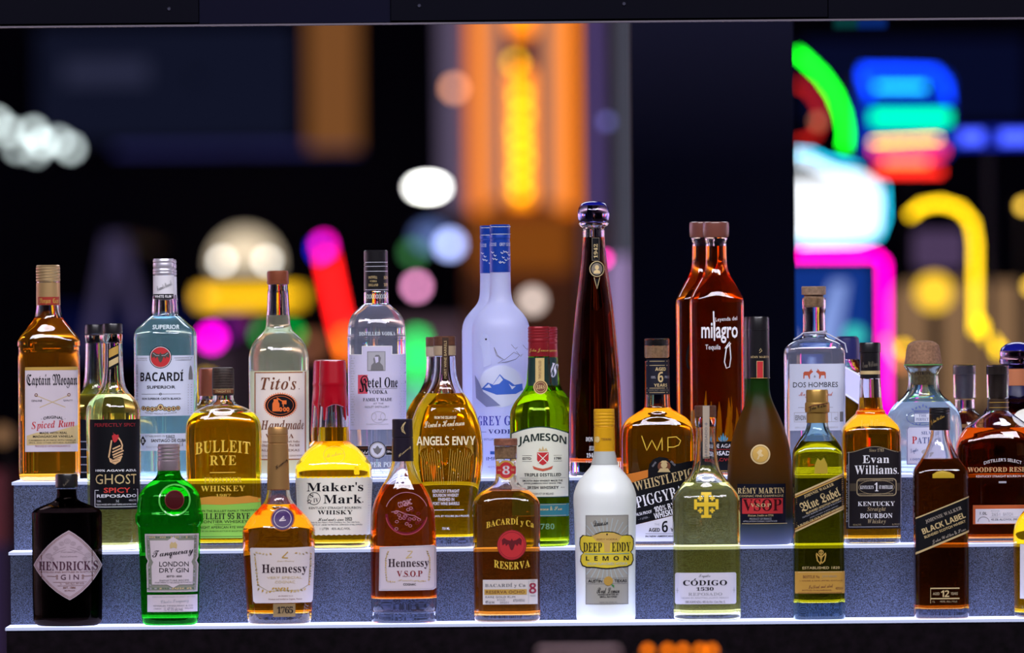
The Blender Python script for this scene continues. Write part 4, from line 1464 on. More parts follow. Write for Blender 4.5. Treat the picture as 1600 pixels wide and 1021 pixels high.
# mezcal
b = Bottle('mezcal_bottle', 'clear square shouldered mezcal bottle with cork stopper and string at its neck', 1274, 'top')
b.shape([('base', 45.5, .7, 5), (736, 47.4), (560, 47.6), (551, 47.4), (545, 45.8), (540, 43), (536, 38, .75, 4), (532, 30, .85, 3), (527, 20, 1, 2), (521, 18), (490, 17.6), (484, 18.6), (470, 18.8), (466, 18)], 4)
b.glass(wall=2.0, base=6, level=545, liq=LCLEAR)
b.lathe('stopper', [(466, 15), (461.5, 15.5), (461, 19), (449.5, 19.3), (448, 18.4)], paint('grey_brown_wood', (0.26, 0.17, 0.11), .5, noise=.25, nscale=200), label='wooden top of the stopper')
b.lathe('stopper_cork', [(480.5, 12.3), (478, 15), (465.5, 16.1)], CORK)
bm = bmesh.new()
for q in range(3):
    zz = (b.by - (519.5 + q * 1.3)) / b.s
    rr = 19.6 / b.s
    tube_mesh(bm, [(rr * math.cos(t_ * math.pi / 12), rr * math.sin(t_ * math.pi / 12), zz + 0.0016 * math.cos(t_ * math.pi / 12 + q)) for t_ in range(24)], 0.0008, 6, True)
tube_mesh(bm, [(.0165, -.009, (b.by - 521) / b.s), (.024, -.014, (b.by - 525) / b.s), (.034, -.022, (b.by - 531) / b.s), (.0445, -.024, (b.by - 538) / b.s), (.0472, -.024, (b.by - 552) / b.s)], 0.0010, 6)
tube_mesh(bm, [(-.0165, -.009, (b.by - 521) / b.s), (-.023, -.016, (b.by - 526) / b.s), (-.031, -.022, (b.by - 531) / b.s)], 0.0010, 6)
bm_obj('neck_string', bm, paint('pale_string', (0.55, 0.55, 0.66), 0.8), b.e)
pr = Print(b, 'label')
pr.rect(1232.5, 569, 1319.5, 673, COOLW)
RUST = paint('rust_ink', (0.48, 0.09, 0.04), 0.6)
for sx, mx in ((1, 1262), (-1, 1281)):
    q = [(-9, 0), (-9, 9), (-7.5, 9), (-7, 4), (-2, 4), (0, 9.5), (1.5, 9.5), (1.5, 3), (4, 0), (6, -1), (5.5, -3), (3.5, -4), (4.5, -6.5), (2.5, -5), (0, -2), (-7, -2)]
    pr.poly([(mx + sx * (x + 1), 583 + y) for x, y in q], RUST, 1)
pr.text('&', 1270.5, 1273.5, 587, 590, GREY)
pr.text('DOS HOMBRES', 1238, 1308, 597.5, 605.5, INK, 'sans', layer=2)
pr.text('Mezcal Artesanal', 1247, 1300, 612.5, 622, RUST, 'script', warp=False)
pr.line([(1246, 637), (1300, 637)], .5, GREY)
pr.frame(1240, 645, 1308, 659.5, .7, SILV, 1); pr.text('ESPADIN', 1241.5, 1258, 649, 657, GREY, 'heavy'); pr.text('42', 1302, 1307, 652, 657, GREY)
pr.line([(1262, 646), (1262, 659)], .6, SILV); pr.line([(1298, 646), (1298, 659)], .6, SILV)
pr.rect(1311, 644, 1316.5, 659.5, GREY, 1)
pr.text('SAN LUIS DEL RIO, OAXACA, MEXICO', 1241, 1308, 667, 670, SILV)
pr.done()

# round silver tequila
b = Bottle('tequila_bottle', 'round silver tequila bottle with fat cork stopper and greenish rim', 1444, 'top')
b.shape([('base', 54, .92, 2.2), (738, 57.5), (715, 59.5), (690, 60), (668, 59.6), (654, 57.5), (643, 53.5), (634, 47), (626, 39), (619, 31), (612, 26.5, 1, 2), (600, 24), (588, 23.6), (580, 25.5), (574, 30), (571, 30.5), (569.5, 29)], 8)
b.glass(PGREEN, wall=2.6, base=10, level=629, liq=LLAV, inner_round=14)
b.lathe('stopper', [(602, 16), (583, 17.5), (575, 20), (572, 26), (571.5, 29), (569, 29.6), (560, 28), (548, 26.5), (540, 24.5), (536, 20), (533.5, 14), (532.6, 6)], paint('brown_cork', (0.25, 0.13, 0.07), .8, noise=.3, nscale=250))
o = b.lathe('neck_ribbon', [(571, 30.6), (570, 30.6)], paint('green_ribbon', (0.10, 0.45, 0.10), 0.6))
surf = lambda y: (19 / b.s, 19 / b.s, 2)
pr = Print(b, 'stopper_print', 0.0006, lambda y: (24.6 / b.s, 24.6 / b.s, 2))
pr.text('PATRÓN', 1428, 1452, 580, 586, INK, 'serif')
pr.done('black lettering on the neck')
pr = Print(b, 'label')
LB = paint('slate_blue_ink', (0.10, 0.13, 0.30), 0.5)
pr.ring(1437, 653, 23, 12, 1, LB, 1); pr.rect(1426, 641, 1450, 645, LB, 1); pr.rect(1426, 646, 1450, 660, COOLW, 1); pr.frame(1426, 646, 1450, 660, 1, LB, 2)
pr.text('THE', 1433, 1445, 647.5, 651.5, LB, 'serif', layer=3); pr.text('PERFECT', 1429, 1448, 653, 657.5, LB, 'serif', layer=3)
wreath(pr, [(1424, 640), (1440, 634), (1455, 640)], 3, [LB], 2, 3); wreath(pr, [(1424, 662), (1440, 663)], 2.5, [LB], 2, 4)
pr.poly([(1418, 666), (1414, 671), (1414, 726), (1480, 726), (1480, 671), (1476, 666)], paint('pale_lavender_paper', (0.60, 0.62, 0.80), 0.5), 0)
pr.line([(1418, 667), (1415, 671), (1415, 725), (1479, 725), (1479, 671), (1476, 667)], 1, LB, 1, closed=True)
pr.text('SILVER', 1437, 1462, 674, 679, LB, 'serif'); pr.text('P', 1422.5, 1430, 682, 693, RED, 'serif'); pr.text('ATRÓN', 1430.5, 1470, 680, 693, LB, 'serif')
pr.text('Tequila', 1420, 1432, 700, 709, LB, 'script', rot=15); pr.ell(1444, 706, 7, 4, SILV, 1)
pr.text('100% de agave', 1420, 1470, 716, 720, LB)
pr.done()

# dome stoppered at the edge
b = Bottle('tequila_bottle', 'dark tequila bottle with blue dome stopper and copper neck band', 1591, 'top2')
b.shape([('base', 54, 1, 2.4), (730, 56), (670, 56), (652, 55), (640, 50), (630, 40), (622, 28), (616, 24, 1, 2), (600, 20), (576, 19.5), (572, 22), (570, 22)], 6)
b.glass(glass('dark_blue_glass', (0.25, 0.22, 0.45)), wall=2.5, base=8, level=612, liq=LDARK)
b.lathe('stopper', [(571, 22), (569, 27), (565, 28.5), (558, 27), (553, 27.5), (549, 27)], glass('smoky_stopper_glass', (0.7, 0.6, 0.75)))
b.lathe('stopper_top', [(548.8, 27), (544, 25), (539, 19), (536, 11), (535, 4)], MATS['cobalt_top'], label='blue dome top')
b.lathe('neck_band', [(603, 22), (577, 21)], paint('copper_band', (0.50, 0.17, 0.07), 0.4, 0.3))
b.lathe('neck_foil', [(624, 29.2), (619, 26), (603.4, 22.4)], paint('navy_foil', (0.01, 0.01, 0.05), 0.4))
pr = Print(b, 'label')
pr.ell(1607, 652, 26, 14, CREAM, 0); pr.text('Don Julio', 1584, 1628, 662, 676, DRED, 'script', warp=False)
pr.done()

# ------------------------------------------------------------ FAR SIDE, half hidden
b = Bottle('whisky_bottle', 'navy capped bottle with slanted pale blue label half hidden behind mezcal bottle', 1326, 'far')
b.shape([('base', 30, 1, 5), (600, 33), (585, 32), (572, 24, 1, 3), (562, 19, 1, 2), (550, 17), (535, 16)], 4)
b.glass(wall=2.5, base=10, level=590, liq=LSCOT)
b.lathe('cap', [(562, 19.5), (534, 19), (529, 18), (526, 15)], paint('navy_cap', (0.02, 0.02, 0.09), 0.35))
pr = Print(b, 'label', surf=lambda y: (33.5 / b.s, 33.5 / b.s, 5))
pr.poly([(1300, 562), (1352, 592), (1352, 640), (1300, 605)], LILAC, 0)
pr.line([(1300, 563), (1352, 593)], 2, WINK, 1); pr.line([(1300, 603), (1352, 638)], 2, WINK, 1)
pr.done()


def corked_bourbon(cx, row, label, full):
    b = Bottle('bourbon_bottle', label, cx, row)
    b.shape([('base', 62, .62, 3), (835, 65), (760, 66.5), (720, 67.5), (700, 67), (688, 63.5), (678, 58, .62, 2.8), (668, 50), (659, 39, .7, 2.5), (651, 28, .85, 2.2), (645, 20, 1, 2), (640, 16), (625, 15.2)], 6)
    b.glass(wall=2.4, base=9, level=669, liq=LWOOD)
    b.lathe('stopper', [(624, 15), (622, 17.3), (586, 17.6), (585.5, 17.6), (572.5, 17.6), (570.6, 16.5)], glass('grey_clear_stopper', (0.75, 0.73, 0.72)), label='clear stopper')
    b.lathe('stopper_core', [(622, 9), (586, 10), (585, 16.6), (573, 16.6)], paint('smoked_core', (0.05, 0.035, 0.03), .45) if full else paint('steel_grey', (0.16, 0.16, 0.19), 0.35, 0.5))
    if full:
        b.lathe('neck_band', [(642, 17), (640, 16.4), (624.5, 16.2)], paint('brown_band', (0.035, 0.018, 0.01), 0.4))
        pr = Print(b, 'neck_print', 0.0005, lambda y: (17.1 / b.s, 17.1 / b.s, 2))
        pr.rect(1545, 629, 1577, 629.8, GOLD); pr.rect(1545, 637, 1577, 637.8, GOLD)
        pr.done('two thin gold lines')
        pr = Print(b, 'print')
        pr.text("DISTILLER'S SELECT", 1535, 1594, 716, 721, WINK, 'sans', arc=5, warp=False)
        pr.text('WOODFORD RESERVE', 1510, 1622, 730, 737.5, PGOLD, 'serif', warp=False)
        pr.text('KENTUCKY STRAIGHT BOURBON WHISKEY', 1523, 1614, 742.5, 746, WINK, 'sans', warp=False)
        pr.rect(1558, 752, 1570, 755, SILV, 1)
        pr.done('white and gold lettering')
        pr = Print(b, 'label')
        pr.rect(1518, 789, 1632, 819, paint('burnt_orange_paper', (0.52, 0.11, 0.025), 0.6))
        pr.rect(1522, 795, 1628, 818, WHITE, 1)
        pr.text('1.0L', 1529, 1540, 799.5, 804, INK, 'sans', layer=3); pr.ring(1534.5, 815, 9, 8, .8, GREY, 2, 20, 180, 360)
        pr.text('2651', 1547, 1560, 801, 806, SILV, 'sans', layer=3); pr.text('BATCH No', 1546, 1560, 797, 799, SILV, layer=3); pr.text('BATCH', 1565, 1580, 801, 806, SILV, 'sans', layer=3)
        pr.text('45.2% ALC/VOL (90.4', 1546, 1590, 810, 814, GREY, 'heavy', layer=3); pr.line([(1544, 808), (1595, 808)], .5, SILV, 2)
        pr.done('white batch label on burnt orange')
    return b


corked_bourbon(1561, 'mid', 'broad dark bourbon bottle with clear stopper and orange edged batch label', True)
corked_bourbon(1509, 'far', 'clear stoppered bottle peeping between the silver tequila and the broad dark bourbon', False)

# ------------------------------------------------------------ MIDDLE SHELF
def pale_tequila(cx, row, label, full):
    b = Bottle('tequila_bottle', label, cx, row)
    b.shape([('base', 38, 1, 2), (852, 40.5), (790, 41.5), (700, 42.3), (650, 42.6), (640, 42), (632, 39.5), (626, 36), (620, 30), (614, 24.5), (606, 20.3), (595, 17.6), (580, 16.2), (548, 15.2), (536, 15)], 4)
    b.glass(wall=2.0, base=8, level=617, liq=LPALE)
    d = 0 if full else 1.5
    b.lathe('cap', [(521.5 + d, 15), (520.5 + d, 15.6), (508 + d, 15.6), (506 + d, 14.6)], CAPB)
    b.lathe('stopper_collar', [(535.5 + d, 15), (534 + d, 15.6), (523 + d, 15.6), (522 + d, 14.8)], glass('grey_clear_stopper2', (0.85, 0.85, 0.85)))
    if full:
        pr = Print(b, 'neck_strip')
        pr.poly([(170.5, 546), (186, 538), (186, 571), (171, 579)], BLKP, 0)
        pr.poly([(171, 547), (185.5, 540), (185.5, 553), (171, 560)], GOLD, 1); pr.poly([(171, 565), (185.5, 557.5), (185.5, 567), (171, 574.5)], PGOLD, 1)
        pr.done('slanted black and gold strip')
    pr = Print(b, 'label')
    m = cx
    pr.rect(m - 37.5, 655.7, m + 40, 796, BLKP)
    if full:
        pr.text('PERFECTLY SPICY', 149.5, 213, 661.5, 667, DRED, 'heavy')
        BONE = paint('bone_gold_ink', (0.66, 0.40, 0.20), 0.5)
        pr.poly([(177, 681), (181, 678), (184, 680), (187, 679), (188, 684), (184, 690), (181, 692), (178, 688)], RED, 2); pr.line([(180, 680), (179, 676)], 1, DRED, 2)
        for q in ([(176.5, 688), (175, 697), (173.5, 706), (172, 715)], [(187, 684), (191, 690), (193, 696), (192, 703)], [(178, 702), (190, 696.5)], [(177.5, 707), (193, 700)], [(178, 711.5), (195, 704)], [(179, 715), (194, 709)], [(180.5, 718.5), (193, 713)]):
            pr.line(q, 2.2, BONE, 2)
        pr.poly([(172, 715), (178, 718), (186, 717), (193, 713), (190, 721), (182, 726), (174, 722)], BONE, 2)
        pr.line([(176, 719), (189, 716)], .6, BLKP, 3); pr.line([(177, 722), (187, 720)], .6, BLKP, 3)
        pr.text('100% AGAVE AZUL', 151, 214, 733.5, 737, WINK, 'heavy')
        pr.text('GHOST', 151, 214, 741, 756.5, PGOLD, 'sans')
        pr.text('SPICY', 164, 205, 762, 770, paint('bright_red_ink', (0.65, 0.05, 0.04), 0.5), 'heavy')
        pr.text('REPOSADO', 153, 214, 772.5, 777.5, WINK, 'heavy')
        pr.line([(156, 766), (150, 766), (150, 792), (216, 792), (216, 765), (210, 765)], .8, WINK)
        pr.text('750ML', 153, 160, 781.5, 784.5, SILV, 'heavy'); pr.text('40%ALC/VOL', 203, 214, 780.5, 783.5, SILV, 'heavy'); pr.text('M', 183, 188, 781, 785, SILV, 'serif')
        pr.text('TEQUILA INFUSED WITH GHOST PEPPERS AND NATURAL FLAVORS', 152, 214, 787, 790, WINK, 'sans')
    else:
        for y in range(690, 790, 12):
            pr.line([(m - 34, y), (m - 8, y)], 1, SILV)
    pr.done()


pale_tequila(179, 'mid', 'pale yellow tequila bottle with black label showing a bony hand and red pepper', True)
pale_tequila(151.5, 'far', 'dark capped pale bottle half behind the bony hand tequila bottle', False)


def rye(cx, row, label, full):
    b = Bottle('whiskey_bottle', label, cx, row)
    b.shape([('base', 54, .55, 3.2), (850, 57), (800, 58.3), (740, 59), (680, 59.5), (668, 59), (658, 56.5), (650, 51.5), (644, 45, .58, 3), (638, 35, .7, 2.5), (632, 22, .9, 2.2), (628, 17.5, 1, 2), (620, 16), (600, 15.5)], 7)
    b.glass(wall=2.2, base=11, level=646, liq=LBULL)
    d = 0 if full else 1
    b.lathe('cap', [(618.5 + d, 16), (617 + d, 17.2), (606 + d, 17.4), (590 + d, 17.3), (578 + d, 17), (575.5 + d, 16), (574.6 + d, 14)], paint('dark_brown_cap', (0.035, 0.022, 0.018), 0.5, noise=.4, nscale=120) if full else COPPER)
    if full:
        surf = lambda y: (17.5 / b.s, 17.5 / b.s, 2)
        pr = Print(b, 'cap_band', 0.0004, surf)
        pr.rect(333, 609, 365, 615.5, BROWN); pr.line([(333, 608.5), (365, 608.5)], .6, PGOLD, 1)
        for y in range(580, 607, 4):
            pr.line([(333, y), (365, y)], .5, paint('faint_cap_line', (0.10, 0.075, 0.06), .5), 1)
        pr.text('STRAIGHT RYE', 337, 361, 610.5, 614, PGOLD, layer=2)
        pr.done('brown band on the cap')
        pr = Print(b, 'glass_relief', 0.0005)
        pr.text('BULLEIT', 306, 392, 688, 707, RELIEF, 'serif', arc=4, warp=False)
        pr.text('RYE', 329, 370, 712, 727, RELIEF, 'serif')
        pr.line([(329, 738.5), (369, 738.5)], 1.4, RELIEF)
        pr.text('FRONTIER', 320, 379, 746, 754, RELIEF, 'serif'); pr.text('WHISKEY', 315, 384, 759, 768, RELIEF, 'serif'); pr.text('1987', 338, 362, 772, 776, RELIEF, 'serif')
        pr.done('raised golden glass lettering')
        pr = Print(b, 'label')
        pr.poly([(296, 781), (312, 778), (330, 775.5), (350, 776), (370, 777), (390, 775), (408, 779), (408.5, 841), (296, 841)], paint('rye_green_paper', (0.25, 0.55, 0.07), 0.6), 0)
        pr.poly([(296, 781), (312, 778), (330, 775.5), (350, 776), (370, 777), (390, 775), (408, 779), (408, 785), (380, 787), (350, 789), (320, 788), (296, 790)], paint('rye_orange_paper', (0.60, 0.27, 0.03), 0.6), 1)
        pr.text('AGED IN THE BULLEIT FAMILY TRADITION', 300, 405, 797, 800, INK, 'sans', arc=-1, warp=False)
        pr.text('BULLEIT 95 RYE', 308, 392, 801.5, 811.5, INK, 'serif', warp=False); pr.text('1 LITER', 396, 406, 804, 808, INK, warp=False)
        pr.text('FRONTIER WHISKEY', 310, 388, 813, 817.5, INK, 'sans', warp=False)
        pr.line([(336, 820), (362, 820)], .5, INK)
        pr.text('STRAIGHT AMERICAN RYE WHISKEY', 304, 394, 822, 826, INK, 'sans', warp=False)
        pr.text('45% ALC BY VOL (90 PROOF) BOTTLED BY BULLEIT DISTILLING CO', 304, 396, 829, 831.5, INK, warp=False)
        pr.line([(297, 838.5), (408, 838.5)], .7, paint('dark_green_ink', (0.03, 0.10, 0.02), .6))
        pr.done('green label with an orange wave at its top edge')


rye(351, 'mid', 'amber flask with dark cap, raised lettering and bright green label', True)
rye(330, 'far', 'copper capped bottle half behind the green labelled amber flask', False)

# red wax bottle and its neighbour behind
WAX = paint('red_wax', (0.36, 0.003, 0.012), 0.22, spec=0.6)


def wax_bottle(cx, row, label, full):
    b = Bottle('bourbon_bottle', label, cx, row)
    b.shape([('base', 55, .85, 4), (850, 57), (800, 59.2), (745, 60.2), (735, 60), (727, 58.6), (718, 53.5, .86, 3.4), (708, 45), (700, 37, .92, 2.6), (694, 29, 1, 2.1), (690, 24.6, 1, 2), (682, 24.6), (668, 24.2), (645, 22.8), (620, 20.6), (600, 19)], 7)
    b.glass(wall=2.4, base=10, level=668, liq=LYEL)
    # sealing wax with runs
    bm = bmesh.new()
    rnd = random.Random(5 if full else 9)
    seg = 144
    runs = [(-78, 48, 4.2), (-34, 24, 4.6), (54, 24, 4.2), (84, 18, 4.2), (130, 20, 5), (180, 12, 5), (225, 18, 5)]
    prof = [(563, 16), (564.2, 19.3), (567, 20.2), (598, 21.4), (600.5, 22.2), (603, 21.6), (606, 21.2), (618, 22), (631, 23.4)]
    rings = []
    for py, hw in prof:
        rings.append([((b.by - py) / b.s, hw / b.s)] * seg)
    low = []
    for k in range(seg):
        a = (360.0 * k / seg - 270 + 180) % 360 - 180
        y = 632.5 + 2.0 * (1 - math.cos(math.radians((a - 10) * 4.1)))
        for ra, L, w in runs:
            dd = abs((a - ra + 180) % 360 - 180)
            y = max(y, 633 + L * (1 - (dd / (w * 1.5)) ** 4) if dd < w * 1.5 else 0)
        low.append(y)
    for f in (0.35, 0.7, 1.0):
        rings.append([((b.by - (631 + (y - 631) * f)) / b.s, (b.sec((b.by - (631 + (y - 631) * f)) / b.s)[0] + 0.0009)) for y in low])
    rings.append([((b.by - y - 0.3) / b.s, b.sec((b.by - y) / b.s)[0] - 0.0004) for y in low])
    V = [[bm.verts.new((r[k][1] * math.cos(2 * math.pi * k / seg), r[k][1] * math.sin(2 * math.pi * k / seg), r[k][0])) for k in range(seg)] for r in rings]
    for A_, B_ in zip(V, V[1:]):
        for k in range(seg):
            bm.faces.new((A_[k], B_[k], B_[(k + 1) % seg], A_[(k + 1) % seg]))
    bm.faces.new(V[0])
    bmesh.ops.recalc_face_normals(bm, faces=bm.faces)
    bm_obj('wax_seal', bm, WAX, b.e, 50)
    if full:
        pr = Print(b, 'glass_relief', 0.0004)
        pr.ring(523, 711, 17, 14, .9, RELIEF, 0); pr.text("Maker's", 508, 538, 706, 713, RELIEF, 'script', rot=12)
        pr.done('raised glass seal')
        pr = Print(b, 'label')
        top = [(462.5 + i * 4, 745.5 + (i % 2) * 1.3) for i in range(31)]
        bot = [(579 - i * 4, 835 + (i % 2) * 1.2) for i in range(29)]
        pr.poly(top + bot, CREAM, 0)
        pr.text("Maker's", 480.5, 568.5, 753.5, 767.5, INK, 'serif', warp=False)
        pr.text('Mark', 506.5, 566, 773, 786.5, INK, 'serif', warp=False); pr.ell(567.6, 784.5, .9, .9, INK, 2, 8)
        pr.ring(492, 778.5, 10, 10, .9, INK, 2, 28); pr.text('S', 485, 491, 771, 777, INK, 'serif', warp=False); pr.text('IV', 491, 499, 778, 784.5, INK, 'serif', warp=False)
        star = [(484.5 + 4.4 * math.cos(math.radians(90 + 36 * k)) * (1 if k % 2 == 0 else .42), 783 - 4.4 * math.sin(math.radians(90 + 36 * k)) * (1 if k % 2 == 0 else .42)) for k in range(10)]
        pr.poly(star, INK, 3); pr.ell(484.5, 783, 1.6, 1.6, CREAM, 4, 10)
        pr.text('KENTUCKY STRAIGHT BOURBON', 484, 565, 791.5, 795, INK, 'sans', warp=False)
        pr.text('WHISKY', 497.5, 552, 797, 803.5, INK, 'serif', warp=False)
        pr.text('Handmade since 1953', 498, 551, 808, 813.5, INK, 'script', warp=False)
        pr.text("Made by the Maker's Mark Distillery, Inc., Star Hill Farm,", 486, 563, 814.5, 817.5, INK, 'sans', warp=False)
        pr.text('LORETTO, KY, UNDER THE PERSONAL SUPERVISION OF BILL SAMUELS', 486, 567, 818.5, 821, INK, 'sans', warp=False)
        pr.text('1 LITER · 45% ALC./VOL.', 501, 549, 824, 827.5, INK, 'sans', warp=False)
        for x in (465.5, 578):
            for y in range(758, 832, 4):
                pr.line([(x - 2, y), (x + 2, y)], .8, SILV)
        pr.done('cream label with deckled edges')


wax_bottle(522.5, 'mid', 'square bourbon bottle sealed with dripping red wax above a cream label', True)
wax_bottle(512.5, 'far', 'second red wax sealed bottle peeping out behind the cream labelled one', False)


def winged_bourbon(cx, row, label, full):
    b = Bottle('bourbon_bottle', label, cx, row)
    b.shape([('base', 44.5, .62, 2.6), (852, 45.6), (835, 44.8), (815, 45), (792, 47.2), (768, 51.2), (740, 56.6), (718, 58.8), (698, 58.6), (674, 56), (651, 50), (636, 43.5), (626, 37.5, .75, 2.3), (615, 29.5, .9, 2.1), (606, 24.5, 1, 2), (596, 20.5), (585, 18), (575, 17), (557, 16.4)], 5)
    b.glass(wall=2.6, base=16, level=615.5, liq=LYEL)
    d = 0 if full else 1.5
    b.lathe('stopper_collar', [(556.5 + d, 15.8), (555.5 + d, 17.4), (541 + d, 17.6)], paint('tan_cork_collar', (0.40, 0.30, 0.19), 0.5))
    b.lathe('stopper', [(540.8 + d, 16.8), (540 + d, 17.6), (527 + d, 17.4), (525.8 + d, 16.2)], WOOD)
    if full:
        pr = Print(b, 'neck_strip', 0.0008, lambda y: (17.6 / b.s, 17.6 / b.s, 2))
        pr.rect(691, 528, 701, 596, paint('dark_brown_paper', (0.05, 0.025, 0.015), 0.5)); pr.vtext('PORT WINE BARRELS', 696, 533, 592, 4, PGOLD, 'sans')
        pr.done('dark strip label down the neck')
        pr = Print(b, 'print', 0.0004)
        CR = paint('cream_ink', (0.80, 0.70, 0.45), 0.5)
        pr.text('FROM THE CELLARS OF', 679, 713, 650.5, 655, CR, 'heavy', warp=False)
        pr.text('Lincoln Henderson', 663, 726, 657, 667, CR, 'script', rot=3, warp=False)
        pr.text('ANGELS ENVY', 651, 743, 682, 696, CR, 'bold', warp=False)
        LG = paint('fine_gold_line', (0.55, 0.38, 0.06), 0.4)
        for sx in (-1, 1):
            for k in range(10):
                x = 697 + sx * (5 + k * 3.6)
                pr.line([(x - sx * 2, 758 - k), (x, 735 - k * 2.2), (x + sx * (1 + k * .3), 716 - k * .8), (x + sx * 2.4, 701 + (k % 3) * 3)], .55, LG)
            for k in range(6):
                pr.ring(697 + sx * (30 + k * .8), 716 - k * 4, 14 - k * 1.4, 18 - k * 2, .5, LG, 1, 14, 200 if sx < 0 else 270, 270 if sx < 0 else 340)
        rnd = random.Random(3)
        for _ in range(24):
            x, y = rnd.uniform(655, 740), rnd.uniform(635, 755)
            pr.ell(x, y, .7, .7, CR, 1, 8)
        pr.text('KENTUCKY STRAIGHT', 676, 718, 765, 770, WINK, 'heavy', warp=False); pr.text('BOURBON WHISKEY', 677, 717, 771.5, 776.5, WINK, 'heavy', warp=False)
        pr.text('FINISHED IN', 685, 710, 778, 783, WINK, 'heavy', warp=False); pr.text('PORT WINE BARRELS', 676.5, 718, 784.5, 789.5, WINK, 'heavy', warp=False)
        pr.line([(670, 797), (725, 797)], 1.1, WINK)
        pr.text('43.3% ALCOHOL BY VOLUME (86.6 PROOF)', 660, 733, 805, 809, WINK, 'heavy', warp=False)
        pr.text('750 ML', 691, 703, 824, 828, WINK, 'heavy', warp=False)
        pr.done('cream lettering and fine gold wing lines')


winged_bourbon(697.5, 'mid', 'tall pear shaped bourbon bottle with gold wing lines and dark neck strip', True)
winged_bourbon(685, 'far', 'second pear shaped bottle peeping out behind the gold winged one', False)


